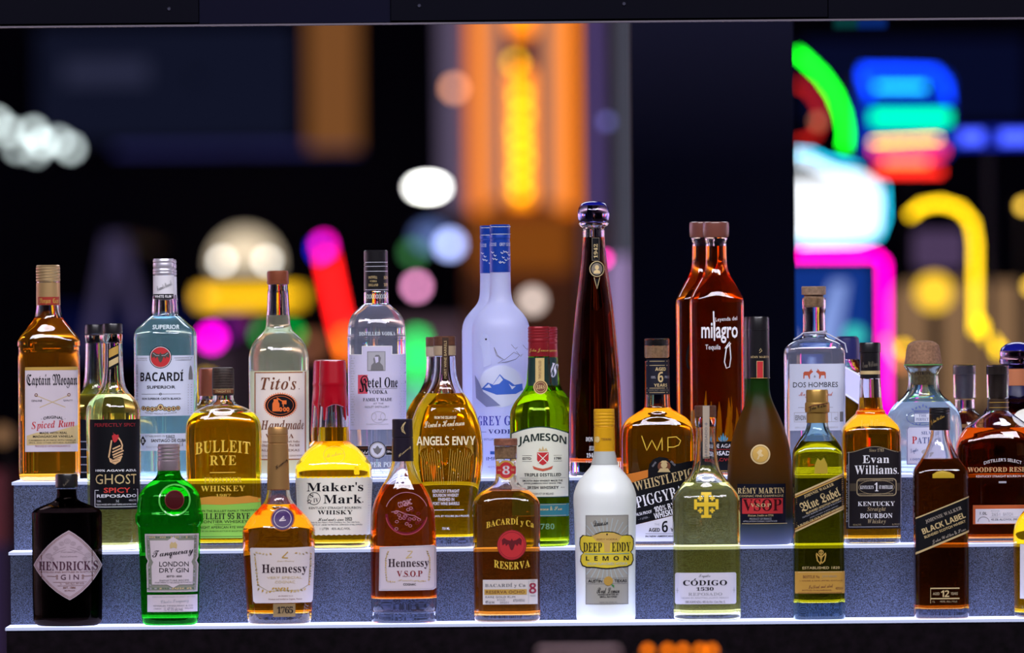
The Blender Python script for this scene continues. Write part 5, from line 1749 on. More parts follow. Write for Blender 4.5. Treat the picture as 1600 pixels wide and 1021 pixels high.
def irish(cx, row, label, full):
    b = Bottle('whiskey_bottle', label, cx, row)
    b.shape([('base', 43, 1, 2), (848, 45), (790, 45.6), (660, 46.2), (648, 45.8), (638, 43.2), (630, 39), (622, 33), (615, 27.5), (607, 22.6), (598, 19.6), (580, 18), (557, 16.4), (530, 15.8)], 6)
    b.glass(JGREEN, wall=2.2, base=10, level=612, liq=liquid('irish_liquid', (0.98, 0.86, 0.16)))
    d = 0 if full else 1
    CAPR = paint('dark_red_cap', (0.24, 0.012, 0.018), 0.35, 0.2)
    b.lathe('cap', [(557.5 + d, 16.9), (536.5 + d, 16.5)] + ribs(536 + d, 530 + d, 16.8, 1, .6) + ribs(529 + d, 512 + d, 16.8, 4, .6) + [(510.5 + d, 16)], CAPR)
    pr = Print(b, 'cap_signature', 0.0004, lambda y: (17 / b.s, 17 / b.s, 2))
    m = cx - 2.2
    pr.text('John Jameson', m - 15, m + 15, 545, 552, GOLD, 'script')
    pr.done('gold signature')
    if full:
        pr = Print(b, 'neck_label', 0.0004)
        pr.rect(825, 559, 862, 603, paint('bottle_green_paper', (0.008, 0.03, 0.025), 0.5))
        STR = paint('straw_gold_paper', (0.58, 0.42, 0.16), 0.5)
        pr.rect(836.5, 560, 850.5, 597, STR, 1); pr.vtext('TRIPLE DISTILLED', 843.5, 564, 593, 4, BROWN, 'sans', 2)
        pr.ell(844.5, 605.4, 11.2, 11.2, STR, 2); pr.ell(844.5, 605.4, 9.6, 9.6, BROWN, 3); pr.ring(844.5, 605.4, 7.8, 7.8, .6, STR, 4); pr.text('JJ&S', 838.5, 850.5, 602, 608.5, STR, 'serif', layer=5, warp=False)
        pr.done('green neck label with a straw strip and round seal')
        pr = Print(b, 'label')
        def lab(i):
            top = [(798 + 91.5 * k / 20, 677 - 10.5 * math.sin(math.pi * k / 20)) for k in range(21)]
            return [(min(max(x, 798 + i), 889.5 - i), y + i) for x, y in top] + [(889.5 - i, 777.6 - i), (798 + i, 777.6 - i)]
        pr.poly(lab(0), paint('deep_green_paper', (0.012, 0.05, 0.035), 0.5), 0)
        pr.poly(lab(1.6), paint('ivory_paper', (0.70, 0.72, 0.58), 0.6), 1)
        pr.text('JAMESON', 809.5, 885, 677, 692, paint('green_black_ink', (0.012, 0.025, 0.02), .5), 'bold', arc=6.5, warp=False, layer=3)
        pr.poly([(839, 707), (857, 707), (857, 719), (853, 724.5), (848, 727), (843, 724.5), (839, 719)], RED, 3)
        pr.line([(840, 708.5), (856, 724)], 1.2, CREAM, 4); pr.line([(856, 708.5), (840, 724)], 1.2, CREAM, 4)
        pr.poly([(841, 705), (843, 700), (846, 703), (848, 697), (850, 703), (853, 700), (856, 705)], PGOLD, 3)
        pr.poly([(832, 728), (840, 731), (848, 732.5), (856, 731), (864, 728), (862, 733), (848, 736.5), (834, 733)], paint('ribbon_rust', (0.5, 0.10, 0.05), .5), 3)
        pr.text('ESTD', 816.5, 830, 714.5, 718.5, INK, 'heavy', layer=3); pr.text('1780', 866, 877, 714.5, 718.5, INK, 'heavy', layer=3)
        for y in (712, 721):
            pr.line([(816, y), (831, y)], .5, INK, 2); pr.line([(865, y), (878, y)], .5, INK, 2)
        pr.text('TRIPLE DISTILLED', 819, 876.5, 739.5, 744.5, INK, 'bold', layer=3, warp=False)
        pr.line([(812, 747), (884, 747)], .5, GREY, 2)
        pr.text('SMOOTH IRISH WHISKEY MADE THE', 816, 879, 749.5, 752.6, INK, 'heavy', layer=3, warp=False); pr.text('JOHN JAMESON WAY SINCE 1780', 818.5, 877, 754, 757, INK, 'heavy', layer=3, warp=False)
        pr.text('IRISH WHISKEY', 824, 873, 759.5, 764, INK, 'bold', layer=3, warp=False); pr.line([(814, 762), (821, 762)], .6, INK, 2); pr.line([(876, 762), (882, 762)], .6, INK, 2)
        pr.text('PRODUCT OF IRELAND', 832, 865, 770, 773, INK, 'sans', layer=3, warp=False)
        pr.done('ivory label with a green edge and red crest')
        pr = Print(b, 'lower_band')
        TEAL = paint('teal_paper', (0.025, 0.17, 0.20), 0.5)
        pr.rect(799, 787, 889, 807, TEAL); pr.line([(799, 788.5), (889, 788.5)], .6, PGOLD, 1); pr.line([(799, 805.5), (889, 805.5)], .6, PGOLD, 1)
        pr.text('John Jameson & Son', 812, 878, 791, 800, PGOLD, 'script', warp=False)
        pr.done('teal band with gold script')
        pr = Print(b, 'glass_relief', 0.0004)
        pr.text('1780', 838, 866, 818, 827, paint('green_relief', (0.15, 0.3, 0.15), .3), 'bold')
        pr.done('raised year in the glass')
    else:
        pr = Print(b, 'neck_label', 0.0004)
        pr.rect(m - 17, 559, m + 17, 603, MATS['bottle_green_paper']); pr.text('JS', m + 3, m + 15, 568, 592, WINK, 'serif', rot=-20)
        pr.done('green neck label with white letters')


irish(844.5, 'mid', 'green whiskey bottle with dark red ribbed cap and ivory crest label', True)
irish(857, 'far', 'second dark red capped green bottle half behind the ivory crest one', False)

# piggyback rye
b = Bottle('whiskey_bottle', 'squat rye bottle with black slanted label and black neck label reading aged 6 years', 1029, 'mid')
b.shape([('base', 52, .6, 3.2), (840, 54.5), (780, 56.4), (720, 57.6), (690, 57.8), (678, 57.2), (668, 55.2), (660, 51), (653, 44.5, .65, 2.8), (647, 35, .75, 2.4), (641, 25.5, .95, 2.1), (637, 20.5, 1, 2), (620, 19.4), (565, 18.9)], 6)
b.glass(wall=2.6, base=12, level=638, liq=liquid('rye_orange_liquid', (0.98, 0.54, 0.07), 0.08, (1.0, 0.7, 0.05)))
b.lathe('stopper', [(560, 17.5), (558, 19.4), (531, 19.6), (529.2, 18.6)], glass('clear_stopper_glass', (0.96, 0.97, 0.98)))
b.lathe('stopper_cork', [(558, 14.5), (541, 15)], CORK)
b.lathe('stopper_top', [(540.5, 15.2), (531.5, 15.2)], CAPB, label='black top inside the stopper')
pr = Print(b, 'neck_label', 0.0004)
pr.rect(1009.5, 562, 1048.2, 617, paint('slate_black_paper', (0.014, 0.014, 0.025), 0.5, spec=0.12))
for y in (565, 571.5, 607, 614):
    pr.line([(1010, y), (1048, y)], .7, PGOLD, 1)
pr.text('AGED', 1023.5, 1040, 574.5, 580, PGOLD, 'bold'); pr.text('6', 1027.5, 1036, 581.5, 598, PGOLD, 'bold'); pr.text('YEARS', 1021.5, 1042, 600, 605, PGOLD, 'bold')
pr.text('100%', 1017, 1024, 588, 592, SILV); pr.text('PROOF', 1038.5, 1046, 588, 592, SILV); pr.text('VERMONT FARM CRAFT', 1012, 1046, 608.5, 612.5, ANT)
pr.done('black neck label with gold lettering')
pr = Print(b, 'glass_relief', 0.0005)
pr.line([(1002, 681), (1010, 704), (1018, 688), (1026, 704), (1034, 684), (1034, 704)], 1.3, RELIEF)
pr.done('raised letter in the glass')
pr = Print(b, 'glass_relief', 0.0005)
pr.line([(1043, 706), (1043, 684), (1056, 683), (1063, 689), (1060, 696), (1052, 699), (1043, 699)], 1.3, RELIEF)
pr.done('raised monogram in the glass')
pr = Print(b, 'label')
ORP = paint('pumpkin_paper', (0.62, 0.19, 0.02), 0.5)
pr.poly([(974, 741), (1013, 733), (1014, 726), (1020, 718), (1030, 714), (1041, 716), (1050, 723), (1052, 726), (1085, 720), (1084, 797), (974, 824)], BLKP, 0)
pr.poly([(974, 742), (1012, 734), (1012, 746), (974, 758)], ORP, 1)
pr.poly([(974, 824), (984, 822), (984, 846), (977, 846)], ORP, 1)
pr.poly([(984, 822), (1084, 798), (1080, 846), (984, 846)], WHITE, 1)
pr.text('WHISTLEPIG', 990, 1085, 742, 757, PGOLD, 'serif', rot=13, warp=False)
pr.ell(1037, 729, 10, 9, BROWN, 2); pr.ell(1037, 727, 5, 5, PGOLD, 3); pr.poly([(1027, 738), (1031, 732), (1043, 732), (1047, 738)], PGOLD, 3); pr.poly([(1031, 723), (1043, 723), (1040, 720), (1034, 720)], PGOLD, 3)
pr.text('FARM AND', 1017, 1026, 724, 727, SILV, rot=55); pr.text('DISTILLERY', 1046, 1056, 723, 726, SILV, rot=-45)
pr.text('PIGGYBACK', 992, 1092, 764, 782, WINK, 'serif', rot=14, warp=False)
pr.text('100% RYE', 1021, 1058, 788, 797, WINK, 'bold', rot=13, warp=False); pr.text('WHISKEY', 1021, 1058, 798, 807, WINK, 'bold', rot=13, warp=False)
pr.text('96.56 PROOF', 993, 1018, 799, 804, WINK, 'heavy', rot=12, warp=False); pr.text('- 1 LITER -', 997, 1014, 808, 811, SILV, rot=12, warp=False)
pr.text('AGED', 1013, 1030.5, 825, 831, INK, 'bold', layer=3, warp=False); pr.text('6', 1033.5, 1043, 814, 832, INK, 'bold', layer=3, warp=False); pr.text('YEARS', 1047, 1070, 825, 831, INK, 'bold', layer=3, warp=False)
pr.line([(1008, 834), (1078, 834)], .5, GREY, 3); pr.text('IN NEW AMERICAN OAK', 1008, 1062, 836.5, 839.5, INK, 'heavy', layer=3, warp=False); pr.text('THE', 1022, 1030, 818, 821, SILV, layer=3, warp=False)
pr.done('slanted black label over white')

# dark frosted cognac
m, nt, out = new_mat('dark_frosted_green')
d = nt.nodes.new('ShaderNodeBsdfPrincipled'); d.inputs['Roughness'].default_value = 0.36; d.inputs['Specular IOR Level'].default_value = 0.25
tr = nt.nodes.new('ShaderNodeBsdfTranslucent')
mx = nt.nodes.new('ShaderNodeMixShader'); mx.inputs[0].default_value = 0.62
tc = nt.nodes.new('ShaderNodeTexCoord'); sp = nt.nodes.new('ShaderNodeSeparateXYZ')
mr = nt.nodes.new('ShaderNodeMapRange'); mr.inputs['From Max'].default_value = 0.27
r1 = nt.nodes.new('ShaderNodeValToRGB'); r2 = nt.nodes.new('ShaderNodeValToRGB')
# glass above the cognac is green, the cognac turns it brown, the empty foot has pale shelf light painted in
for r_, cols in ((r1, ((0.0, (0.10, 0.11, 0.16)), (0.09, (0.05, 0.06, 0.07)), (0.15, (0.012, 0.012, 0.008)), (0.45, (0.020, 0.014, 0.005)), (0.72, (0.018, 0.016, 0.004)), (0.84, (0.012, 0.045, 0.006)), (1.0, (0.012, 0.05, 0.006)))),
                 (r2, ((0.0, (0.35, 0.38, 0.50)), (0.09, (0.18, 0.22, 0.22)), (0.15, (0.05, 0.06, 0.03)), (0.45, (0.55, 0.27, 0.03)), (0.72, (0.45, 0.24, 0.02)), (0.84, (0.06, 0.24, 0.02)), (1.0, (0.05, 0.22, 0.02))))):
    while len(r_.color_ramp.elements) < len(cols):
        r_.color_ramp.elements.new(0.5)
    for e_, (po, co) in zip(r_.color_ramp.elements, cols):
        e_.position = po
        e_.color = (*co, 1)
nt.links.new(tc.outputs['Object'], sp.inputs[0]); nt.links.new(sp.outputs['Z'], mr.inputs['Value'])
nt.links.new(mr.outputs['Result'], r1.inputs['Fac']); nt.links.new(mr.outputs['Result'], r2.inputs['Fac'])
nt.links.new(r1.outputs['Color'], d.inputs['Base Color']); nt.links.new(r2.outputs['Color'], tr.inputs['Color'])
nt.links.new(d.outputs[0], mx.inputs[1]); nt.links.new(tr.outputs[0], mx.inputs[2]); nt.links.new(mx.outputs[0], out.inputs[0])
DFROST = m


def frosted_cognac(cx, row, label, full):
    b = Bottle('cognac_bottle', label, cx, row)
    b.shape([('base', 47, .9, 2.2), (845, 49), (800, 50.6), (750, 51.2), (724, 49.8), (701, 46.6), (678, 40.8), (654, 32.2), (640, 26), (628, 20.8), (616, 17.4), (605, 16.2), (592, 15.9), (520, 15.6)], 5)
    b.glass(DFROST, 'frosted_body', solid=True)
    b.lathe('capsule', [(592, 16.6), (517, 16.4), (516.8, 16.9), (515.6, 16.9), (515.4, 16.4), (498, 16.4), (495.4, 15.2)], CAPB)
    if full:
        pr = Print(b, 'capsule_print', 0.0004, lambda y: (16.6 / b.s, 16.6 / b.s, 2))
        pr.rect(1182, 565, 1192, 591.5, RED); pr.frame(1182, 565, 1192, 591.5, .7, PGOLD, 1)
        pr.text('RÉMY MARTIN', 1172.5, 1201, 556, 560, PGOLD, 'serif'); pr.line([(1186, 549), (1188, 545), (1190, 549), (1186, 552)], .8, PGOLD)
        pr.line([(1172, 591.3), (1203.5, 591.3)], .7, GOLD)
        pr.done('gold lettering over a red tab')
        pr = Print(b, 'medallion', 0.0012)
        pr.ell(1186.8, 710, 15.4, 15.4, paint('bronze_gold', (0.45, 0.30, 0.12), 0.4, 0.4), 0); pr.ring(1186.8, 710, 15.4, 15.4, 2, PGOLD, 2); pr.ell(1186.8, 710, 12.2, 12.2, GOLD, 1)
        pr.poly([(1181, 718), (1184, 711), (1181, 707), (1186, 702), (1190, 704), (1188, 708), (1192, 712), (1189, 714), (1186, 713), (1184, 718)], PGOLD, 3)
        pr.done('round gold medallion')
        pr = Print(b, 'label')
        pr.rect(1151, 756, 1226.5, 819, paint('blue_black_paper', (0.006, 0.006, 0.014), 0.5, spec=0.12))
        pr.text('RÉMY MARTIN', 1151.5, 1224, 759.5, 771, PGOLD, 'serif', warp=False)
        pr.text('COGNAC FINE CHAMPAGNE', 1154, 1223, 773, 776.5, PGOLD, 'sans', warp=False)
        pr.rect(1158.5, 778.5, 1222, 802.5, RED, 1)
        pr.text('VSOP', 1159.5, 1220, 779.5, 798.5, paint('maroon_black_ink', (0.05, 0.004, 0.006), .6, spec=.1), 'serif', layer=2, warp=False); pr.text('V.S.O.P', 1171.5, 1203, 786.5, 792, PGOLD, 'serif', layer=3, warp=False)
        pr.text('Maison fondée en 1724', 1167, 1207, 803.5, 807.5, PGOLD, 'ital', warp=False); pr.text('PRODUCT OF FRANCE', 1170, 1204, 809, 812, SILV, warp=False)
        pr.text('APPELLATION COGNAC CONTROLEE', 1160, 1213, 813, 815.5, SILV, warp=False); pr.line([(1158, 818), (1229, 818)], .9, PGOLD)
        pr.done('black and red label with gold lettering')


frosted_cognac(1188.5, 'mid', 'dark frosted cognac bottle with gold medallion and red and black label', True)
frosted_cognac(1182, 'far', 'black capsule of a second bottle behind the gold medallion bottle', False)

# square bourbon with black label
b = Bottle('bourbon_bottle', 'square bourbon bottle with black cap, gold band and black arched label', 1362, 'mid')
b.shape([('base', 43.5, .95, 5), (845, 45.6), (700, 46.4), (682, 46.5), (675, 46), (668, 43.8, .95, 4.5), (660, 37.5, .96, 3.5), (653, 30.5, 1, 2.6), (648, 24.5, 1, 2), None, (646, 23), (643, 22.6), None, (641, 20), (632, 18.6), (620, 17.4), (600, 16.6), (592, 16)], 5)
b.glass(wall=2.2, base=9, level=622, liq=LSCOT)
b.lathe('cap', [(592, 16), (585.5, 16), (552, 15.8), (551.5, 15.4), (551, 16.6), (538, 16.6), (535.8, 15.6)], CAPB)
pr = Print(b, 'cap_print', 0.0004, lambda y: (16.1 / b.s, 16.1 / b.s, 2))
pr.rect(1344, 580, 1375, 585.5, PGOLD); pr.text('Evan Williams', 1347, 1371, 565, 574, ANT, 'script', rot=8)
pr.done('gold band and faint signature')
pr = Print(b, 'shoulder_relief', 0.0005)
pr.text('Evan Williams', 1343, 1382, 655, 667, RELIEF, 'script', rot=5, warp=False)
pr.done('raised signature in the glass')
pr = Print(b, 'label')
top = [(1322 + 85 * k / 16, 706 - 9 * math.sin(math.pi * k / 16) ** 2) for k in range(17)]
pr.poly(top + [(1407.5, 826), (1320.5, 826)], paint('warm_black_paper', (0.014, 0.011, 0.013), 0.5, spec=0.12), 0)
EG = paint('dull_gold_line', (0.36, 0.28, 0.16), 0.5)
pr.line([(x, y + 1) for x, y in top], .8, EG, 1)
pr.line([(1324.5, 706), (1324.5, 823), (1406, 823), (1406, 706)], .8, SILV, 1)
pr.text('Since 1783', 1356, 1379, 701, 706, EG, 'ital', layer=3)
pr.text('Evan', 1346, 1387.5, 711.5, 723.8, WINK, 'serif', layer=3); pr.text('Williams', 1333.5, 1399.5, 727, 741, WINK, 'serif', layer=3); pr.ell(1401.5, 740, 1, 1, WINK, 3, 8)
pr.rect(1326, 755, 1406, 767, paint('dim_bronze', (0.06, 0.045, 0.03), 0.5), 1)
pr.poly(rrect(1336.5, 747.5, 1399, 775, 6), EG, 2); pr.poly(rrect(1338, 749, 1397.5, 773.5, 5), MATS['warm_black_paper'], 3)
wreath(pr, [(1340, 751), (1395, 751)], 1.3, [EG], 4, 1); wreath(pr, [(1340, 771.5), (1395, 771.5)], 1.3, [EG], 4, 2)
pr.ring(1367.6, 761.2, 28, 11.5, .6, EG, 4)
pr.text("KENTUCKY'S", 1342, 1363, 758.5, 764, WINK, 'serif', layer=5); pr.text('1', 1364.5, 1370.5, 754, 767.5, WINK, 'serif', layer=5); pr.text('ST DISTILLER', 1371.5, 1393, 758.5, 764, WINK, 'serif', layer=5)
pr.text('KENTUCKY', 1338.5, 1396, 783.5, 790.5, WINK, 'serif', layer=3); pr.text('Straight', 1353, 1382, 792, 800, EG, 'ital', layer=3); pr.text('BOURBON', 1342, 1392.5, 802, 809.5, WINK, 'serif', layer=3); pr.text('Whiskey', 1354, 1382, 811, 819.5, EG, 'ital', layer=3)
pr.text('43% ALC/VOL', 1331, 1344, 818, 821, EG, layer=3); pr.text('86 PROOF', 1392, 1404, 818, 821, EG, layer=3)
pr.vtext('EVERY KENTUCKY BARREL', 1321.6, 725, 815, 2.4, SILV, 'sans', 2); pr.vtext('AGED IN OAK', 1408, 745, 810, 2.4, SILV, 'sans', 2)
pr.done()

# ------------------------------------------------------------ FRONT SHELF
# apothecary gin
b = Bottle('gin_bottle', 'black apothecary gin bottle with diamond shaped pinkish label', 106, 'front')
b.shape([('base', 50, 1, 2), (968, 53.5), (900, 54.6), (805, 54.8), (801, 54.3), (797.5, 51), (793, 43), (788, 31), (784, 21.5), (781, 17.2), (776, 15.6), (765, 15)], 7)
b.glass(DARKG, foot=stippled('dark_stippled_foot', (0.10, 0.08, 0.08)), wall=3, base=9, level=795, liq=liquid('dark_gin_liquid', (0.8, 0.75, 0.7), 0.02))
b.lathe('cap', [(763, 16.6), (761.5, 17.6), (744, 17.6), (741.5, 16.6), (741, 14)], CAPB)
pr = Print(b, 'cap_script', 0.0004, lambda y: (17.7 / b.s, 17.7 / b.s, 2))
pr.text("Hendrick's", 97, 110, 752, 757, ANT, 'script', rot=50)
pr.done('faint gold script')
pr = Print(b, 'glass_ridges', 0.0002)
RDG = glass('black_glass_ridge', (0.3, 0.22, 0.15))
for x in (67, 146):
    pr.line([(x, 806), (x, 965)], 1.4, RDG)
pr.line([(67, 807), (146, 807)], 1.4, RDG)
pr.done('raised panel edge in the glass')
pr = Print(b, 'label')
def diamond(k):
    cx_, cy_ = 107.5, 883
    T_, R_p, Bo, L_p = (110.5, 828.4), (161 - .6, 883.5), (112, 937), (53 + .6, 882.7)
    out_ = []
    for (x0, y0), (x1, y1) in ((T_, R_p), (R_p, Bo), (Bo, L_p), (L_p, T_)):
        for i in range(6):
            t_ = i / 6
            x, y = x0 + (x1 - x0) * t_, y0 + (y1 - y0) * t_
            f = 1 + 0.16 * math.sin(math.pi * t_)
            out_.append((cx_ + (x - cx_) * f * k, cy_ + (y - cy_) * f * k))
    return out_
HP = paint('dusty_pink_paper', (0.46, 0.36, 0.42), 0.6)
pr.poly(diamond(1.0), HP, 0, 3.5)
pr.line(diamond(0.955), .7, BROWN, 1, closed=True); pr.line(diamond(0.915), .5, BROWN, 1, closed=True)
pr.text("HENDRICK'S", 62.5, 154.5, 876, 890.5, paint('aubergine_ink', (0.06, 0.015, 0.035), .5), 'serif', layer=3, warp=False)
pr.text('DISTILLED AND BOTTLED IN SCOTLAND', 66, 152, 892, 894.3, BROWN, layer=3, warp=False)
pr.text('G I N', 98, 126, 897, 905, MATS['aubergine_ink'], 'sans', layer=3, warp=False)
for sx in (-1, 1):
    pr.line([(112 + sx * 21, 900), (112 + sx * 36, 899.5)], .7, BROWN, 2); pr.ring(112 + sx * 20, 899, 1.6, 1.6, .7, BROWN, 2, 10); pr.ring(112 + sx * 20, 903, 1.6, 1.6, .7, BROWN, 2, 10)
for y, a_, c_ in ((909, 86, 138), (914.5, 93, 134)):
    pr.line([(a_, y), (c_, y)], .4, BROWN, 2)
pr.text('1L     44% ALC. BY VOL.', 97, 135, 910, 912.5, BROWN, layer=3, warp=False); pr.text('EST. 1886', 102, 121, 916, 918.8, BROWN, 'heavy', layer=3, warp=False); pr.text('88 PROOF', 104, 120, 921, 923, BROWN, layer=3, warp=False)
MAUVE = paint('mauve_grey_ink', (0.28, 0.21, 0.24), .6)
for x, y, r in ((108, 845, 5), (99, 849, 4), (117, 849, 4), (90, 856, 4), (127, 856, 4), (79, 868, 5), (140, 868, 5), (84, 873, 3.5), (135, 873, 3.5)):
    pr.ring(x, y, r, r * .8, .6, MAUVE, 1, 12); pr.ring(x, y, r * .5, r * .4, .5, MAUVE, 1, 8)
for dy in (0, 4):
    pr.line([(86 - dy, 864 + dy), (96, 857 + dy), (106, 854 + dy)], .6, MAUVE); pr.line([(112, 854 + dy), (122, 857 + dy), (132 + dy, 864 + dy)], .6, MAUVE)
pr.text('A most unusual gin', 98, 122, 860, 864, MAUVE, 'script', layer=2, warp=False); pr.text('Infused with cucumber', 97, 124, 867, 871, MAUVE, 'script', layer=2, warp=False)
pr.done('diamond label with a rose wreath')

# green gin
b = Bottle('gin_bottle', 'bright green gin bottle with dark red wax seal and silver ribbed cap', 266, 'front')
b.shape([('base', 42, 1, 3), (962, 44.3), (900, 46), (840, 48.2), (822, 49), None, (820, 50.4), (817, 52.6), (805, 53), (802, 51.5), None, (800, 50.4), (786, 49.2), (776, 47.6), (768, 43.6, 1, 2.6), (760, 37), (753, 28.5, 1, 2.2), (748, 22, 1, 2), (742, 18.6), (734, 17)], 6)
b.glass(GREENG, foot=stippled('green_stippled_foot', (0.15, 0.7, 0.15)), wall=2.4, base=12, level=752, liq=liquid('green_gin_liquid', (0.9, 1.0, 0.85)))
GCAP = paint('dusty_silver_cap', (0.40, 0.32, 0.36), 0.35, 0.6)
b.lathe('cap', [(736, 17.4), (735, 17.8), (721, 17.6), (720, 17)] + ribs(719.5, 697, 17.4, 4, 1.0) + [(696, 17), (694.3, 15.5)], GCAP)
pr = Print(b, 'seal', 0.0016)
pr.ell(274.7, 781, 24.5, 24.5, glass('green_relief_glass', (0.25, 0.85, 0.25)), 0); pr.ring(274.7, 781, 25, 25, 2.4, paint('green_ridge', (0.10, 0.50, 0.08), 0.2, spec=.7), 2)
SEALR = paint('seal_red', (0.05, 0.002, 0.004), 0.6, spec=0.08)
pr.ell(274.7, 781, 15.2, 15.2, SEALR, 6); pr.ring(274.7, 781, 15.2, 15.2, 1.2, paint('seal_red_rim', (0.13, 0.01, 0.012), 0.4), 7)
pr.done('round dark red seal in a glass ring')
pr = Print(b, 'label')
GL = paint('leaf_green_ink', (0.10, 0.16, 0.09), .6); GL2 = paint('moss_grey_ink', (0.23, 0.24, 0.19), .6)
out_ = [(228, 834), (311.5, 834), (310.8, 870), (308.5, 876), (311, 882), (309.5, 924.5), (231.5, 924.5), (230.6, 882), (232.8, 876), (229.6, 870)]
pr.poly(out_, PINKW, 0)
ins = lambda k: [(270 + (x - 270) * k, 879 + (y - 879) * k) for x, y in out_]
pr.poly(ins(.965), GL2, 1)
pr.line(ins(.95), .6, PINKW, 2, closed=True)
wreath(pr, [(233, 839), (307, 839)], 1.9, [GL, GL2, SILV, PGOLD], 3, 1); wreath(pr, [(233.5, 919), (307, 919)], 2.2, [GL, GL, SILV, PGOLD], 3, 2)
wreath(pr, [(233.5, 842), (234.5, 868)], 1.8, [GL, GL2, SILV], 3, 3); wreath(pr, [(306.6, 842), (305.6, 868)], 1.8, [GL, GL2, SILV], 3, 4)
wreath(pr, [(235, 886), (236.5, 917)], 1.9, [GL, GL2, SILV], 3, 5); wreath(pr, [(305.2, 886), (304, 917)], 1.9, [GL, GL2, SILV], 3, 6)
pr.poly([(236, 844), (264, 844), (272.5, 838.5), (281, 844), (304.8, 844), (303.6, 872), (300.6, 878), (303.4, 884), (302.6, 913), (282, 913), (272.5, 918), (263, 913), (239.4, 913), (238.6, 884), (241.4, 878), (238, 872)], PINKW, 4)
pr.poly([(268, 857), (267, 851), (270, 846), (273, 848), (276, 846), (279, 851), (278, 857), (273, 855)], PGOLD, 5)
pr.text('Tanqueray', 239.5, 304, 857, 871.5, INK, 'script', rot=6, layer=6, warp=False)
pr.text('LONDON', 251, 296.5, 877, 884.6, INK, 'sans', layer=6, warp=False); pr.text('DRY GIN', 251, 296.5, 887, 894, INK, 'sans', layer=6, warp=False)
pr.text("EST'D 1830", 262.5, 286, 898.5, 901.5, INK, 'heavy', layer=6, warp=False); pr.text('SIGNATURE RECIPE', 251, 297, 905, 907.6, GREY, layer=6, warp=False); pr.text('FOUR PERFECTLY BALANCED BOTANICALS', 244, 302, 908.6, 910.8, GREY, layer=6, warp=False)
pr.done('white label in a leafy green frame')
pr = Print(b, 'lower_label')
pr.rect(232, 929, 309.5, 955.5, PINKW)
pr.text('IMPORTED & DISTILLED IN GREAT BRITAIN', 240, 306, 930.8, 932.8, SILV, warp=False); pr.text('Charles Tanqueray', 253, 297, 936, 943, SILV, 'script', rot=3, warp=False)
pr.text('CHARLES TANQUERAY & CO', 241.5, 303, 944.8, 947.4, GREY, 'sans', warp=False); pr.text('LONDON', 242, 254, 949.5, 951.5, GREY, warp=False); pr.text('1L 47.3% alc./vol.', 258.5, 288, 948.5, 953.8, GREY, 'sans', warp=False); pr.text('ENGLAND', 291, 303, 949, 951, GREY, warp=False)
pr.done()


def cognac_seal(pr, cx_, cy_, r, base_, rim):
    pr.ell(cx_, cy_, r * 1.12, r * 1.12, rim, 0); pr.ell(cx_, cy_, r, r, base_, 3); pr.ring(cx_, cy_, r * .8, r * .8, .8, PINKW, 4)
    pr.line([(cx_ - 5, cy_ + 3), (cx_ - 1, cy_ - 1), (cx_ + 2, cy_ - 4)], 1.6, PINKW, 5); pr.line([(cx_ - 5, cy_ + 3), (cx_ + 5, cy_ + 2)], 1.6, PINKW, 5); pr.line([(cx_ - 2, cy_ + 1), (cx_ + 3, cy_ - 1)], 1.2, PINKW, 5)


# cognac with gold capsule
b = Bottle('cognac_bottle', 'cognac bottle with tan gold capsule, purple seal and white vine-framed label', 436.8, 'front')
b.shape([('base', 47, .8, 2.3), (972, 49), (960, 50.5), (900, 53.8), (845, 56.8), (833, 57), (826, 55.8), (818, 51), (810, 45.6), (802, 38.5), (796, 32, .88, 2.1), (790, 26.5, 1, 2), (784, 22), (776, 19), (765, 17.4), (740, 16)], 4)
b.glass(wall=2.6, base=17, level=789, liq=LCOG, inner_round=10)
TG = paint('tan_gold_capsule', (0.42, 0.23, 0.08), 0.38, 0.55)
b.lathe('capsule', [(766.5, 17.4), (766, 17.8), (740, 17), (694.5, 16), (694, 15.2), (692.5, 15.2), (692, 16), (681, 16), (680.6, 15.4), (679.4, 15.4), (679, 15.8), (670, 15.6), (668, 14.6)], TG)
pr = Print(b, 'capsule_signature', 0.0004, lambda y: (17.3 / b.s, 17.3 / b.s, 2))
pr.text('Hennessy', 429, 452, 722, 730, INK, 'script', rot=38); pr.line([(419, 765.4), (454, 765.4)], 1, BROWN)
pr.done('dark slanted signature')
pr = Print(b, 'seal', 0.0010)
cognac_seal(pr, 442.7, 810.7, 17, paint('purple_seal', (0.045, 0.015, 0.10), .45), paint('amber_rim', (0.45, 0.12, 0.01), .2, spec=.6))
pr.done('round purple seal')
pr = Print(b, 'label')
LP = paint('blush_paper', (0.66, 0.58, 0.56), .6)
pr.poly([(391.5, 857), (394, 855.5), (440, 855.8), (489, 854.6), (491.6, 857), (490.5, 938), (487, 941.5), (400, 942), (396.5, 939)], LP, 0)
LF = [GOLD, PGOLD, paint('olive_gold_ink', (0.30, 0.22, 0.08), .5)]
wreath(pr, [(402, 863), (418, 866), (430, 864)], 2.4, LF, 2, 1); wreath(pr, [(464, 864), (475, 866), (485, 862)], 2.2, LF, 2, 2)
wreath(pr, [(399, 866), (401, 885), (403, 905), (405, 918)], 2.5, LF, 2, 3); wreath(pr, [(486.5, 866), (486, 885), (485, 905), (483, 918)], 2.2, LF, 2, 4)
wreath(pr, [(405, 920), (418, 925), (440, 921), (462, 924), (482, 920)], 2.8, LF, 2, 5); wreath(pr, [(428, 919), (455, 919)], 2.6, [GOLD], 2, 6)
pr.line([(400, 870), (404, 914), (420, 923), (470, 922), (483, 914), (486, 868)], .7, LF[2], 1)
pr.line([(442, 871), (447, 866), (451, 862)], 1.7, GOLD, 2); pr.line([(442, 871), (451, 871.5)], 1.7, GOLD, 2); pr.text('James Hennessy', 434, 461, 875, 878, PGOLD, 'script', warp=False)
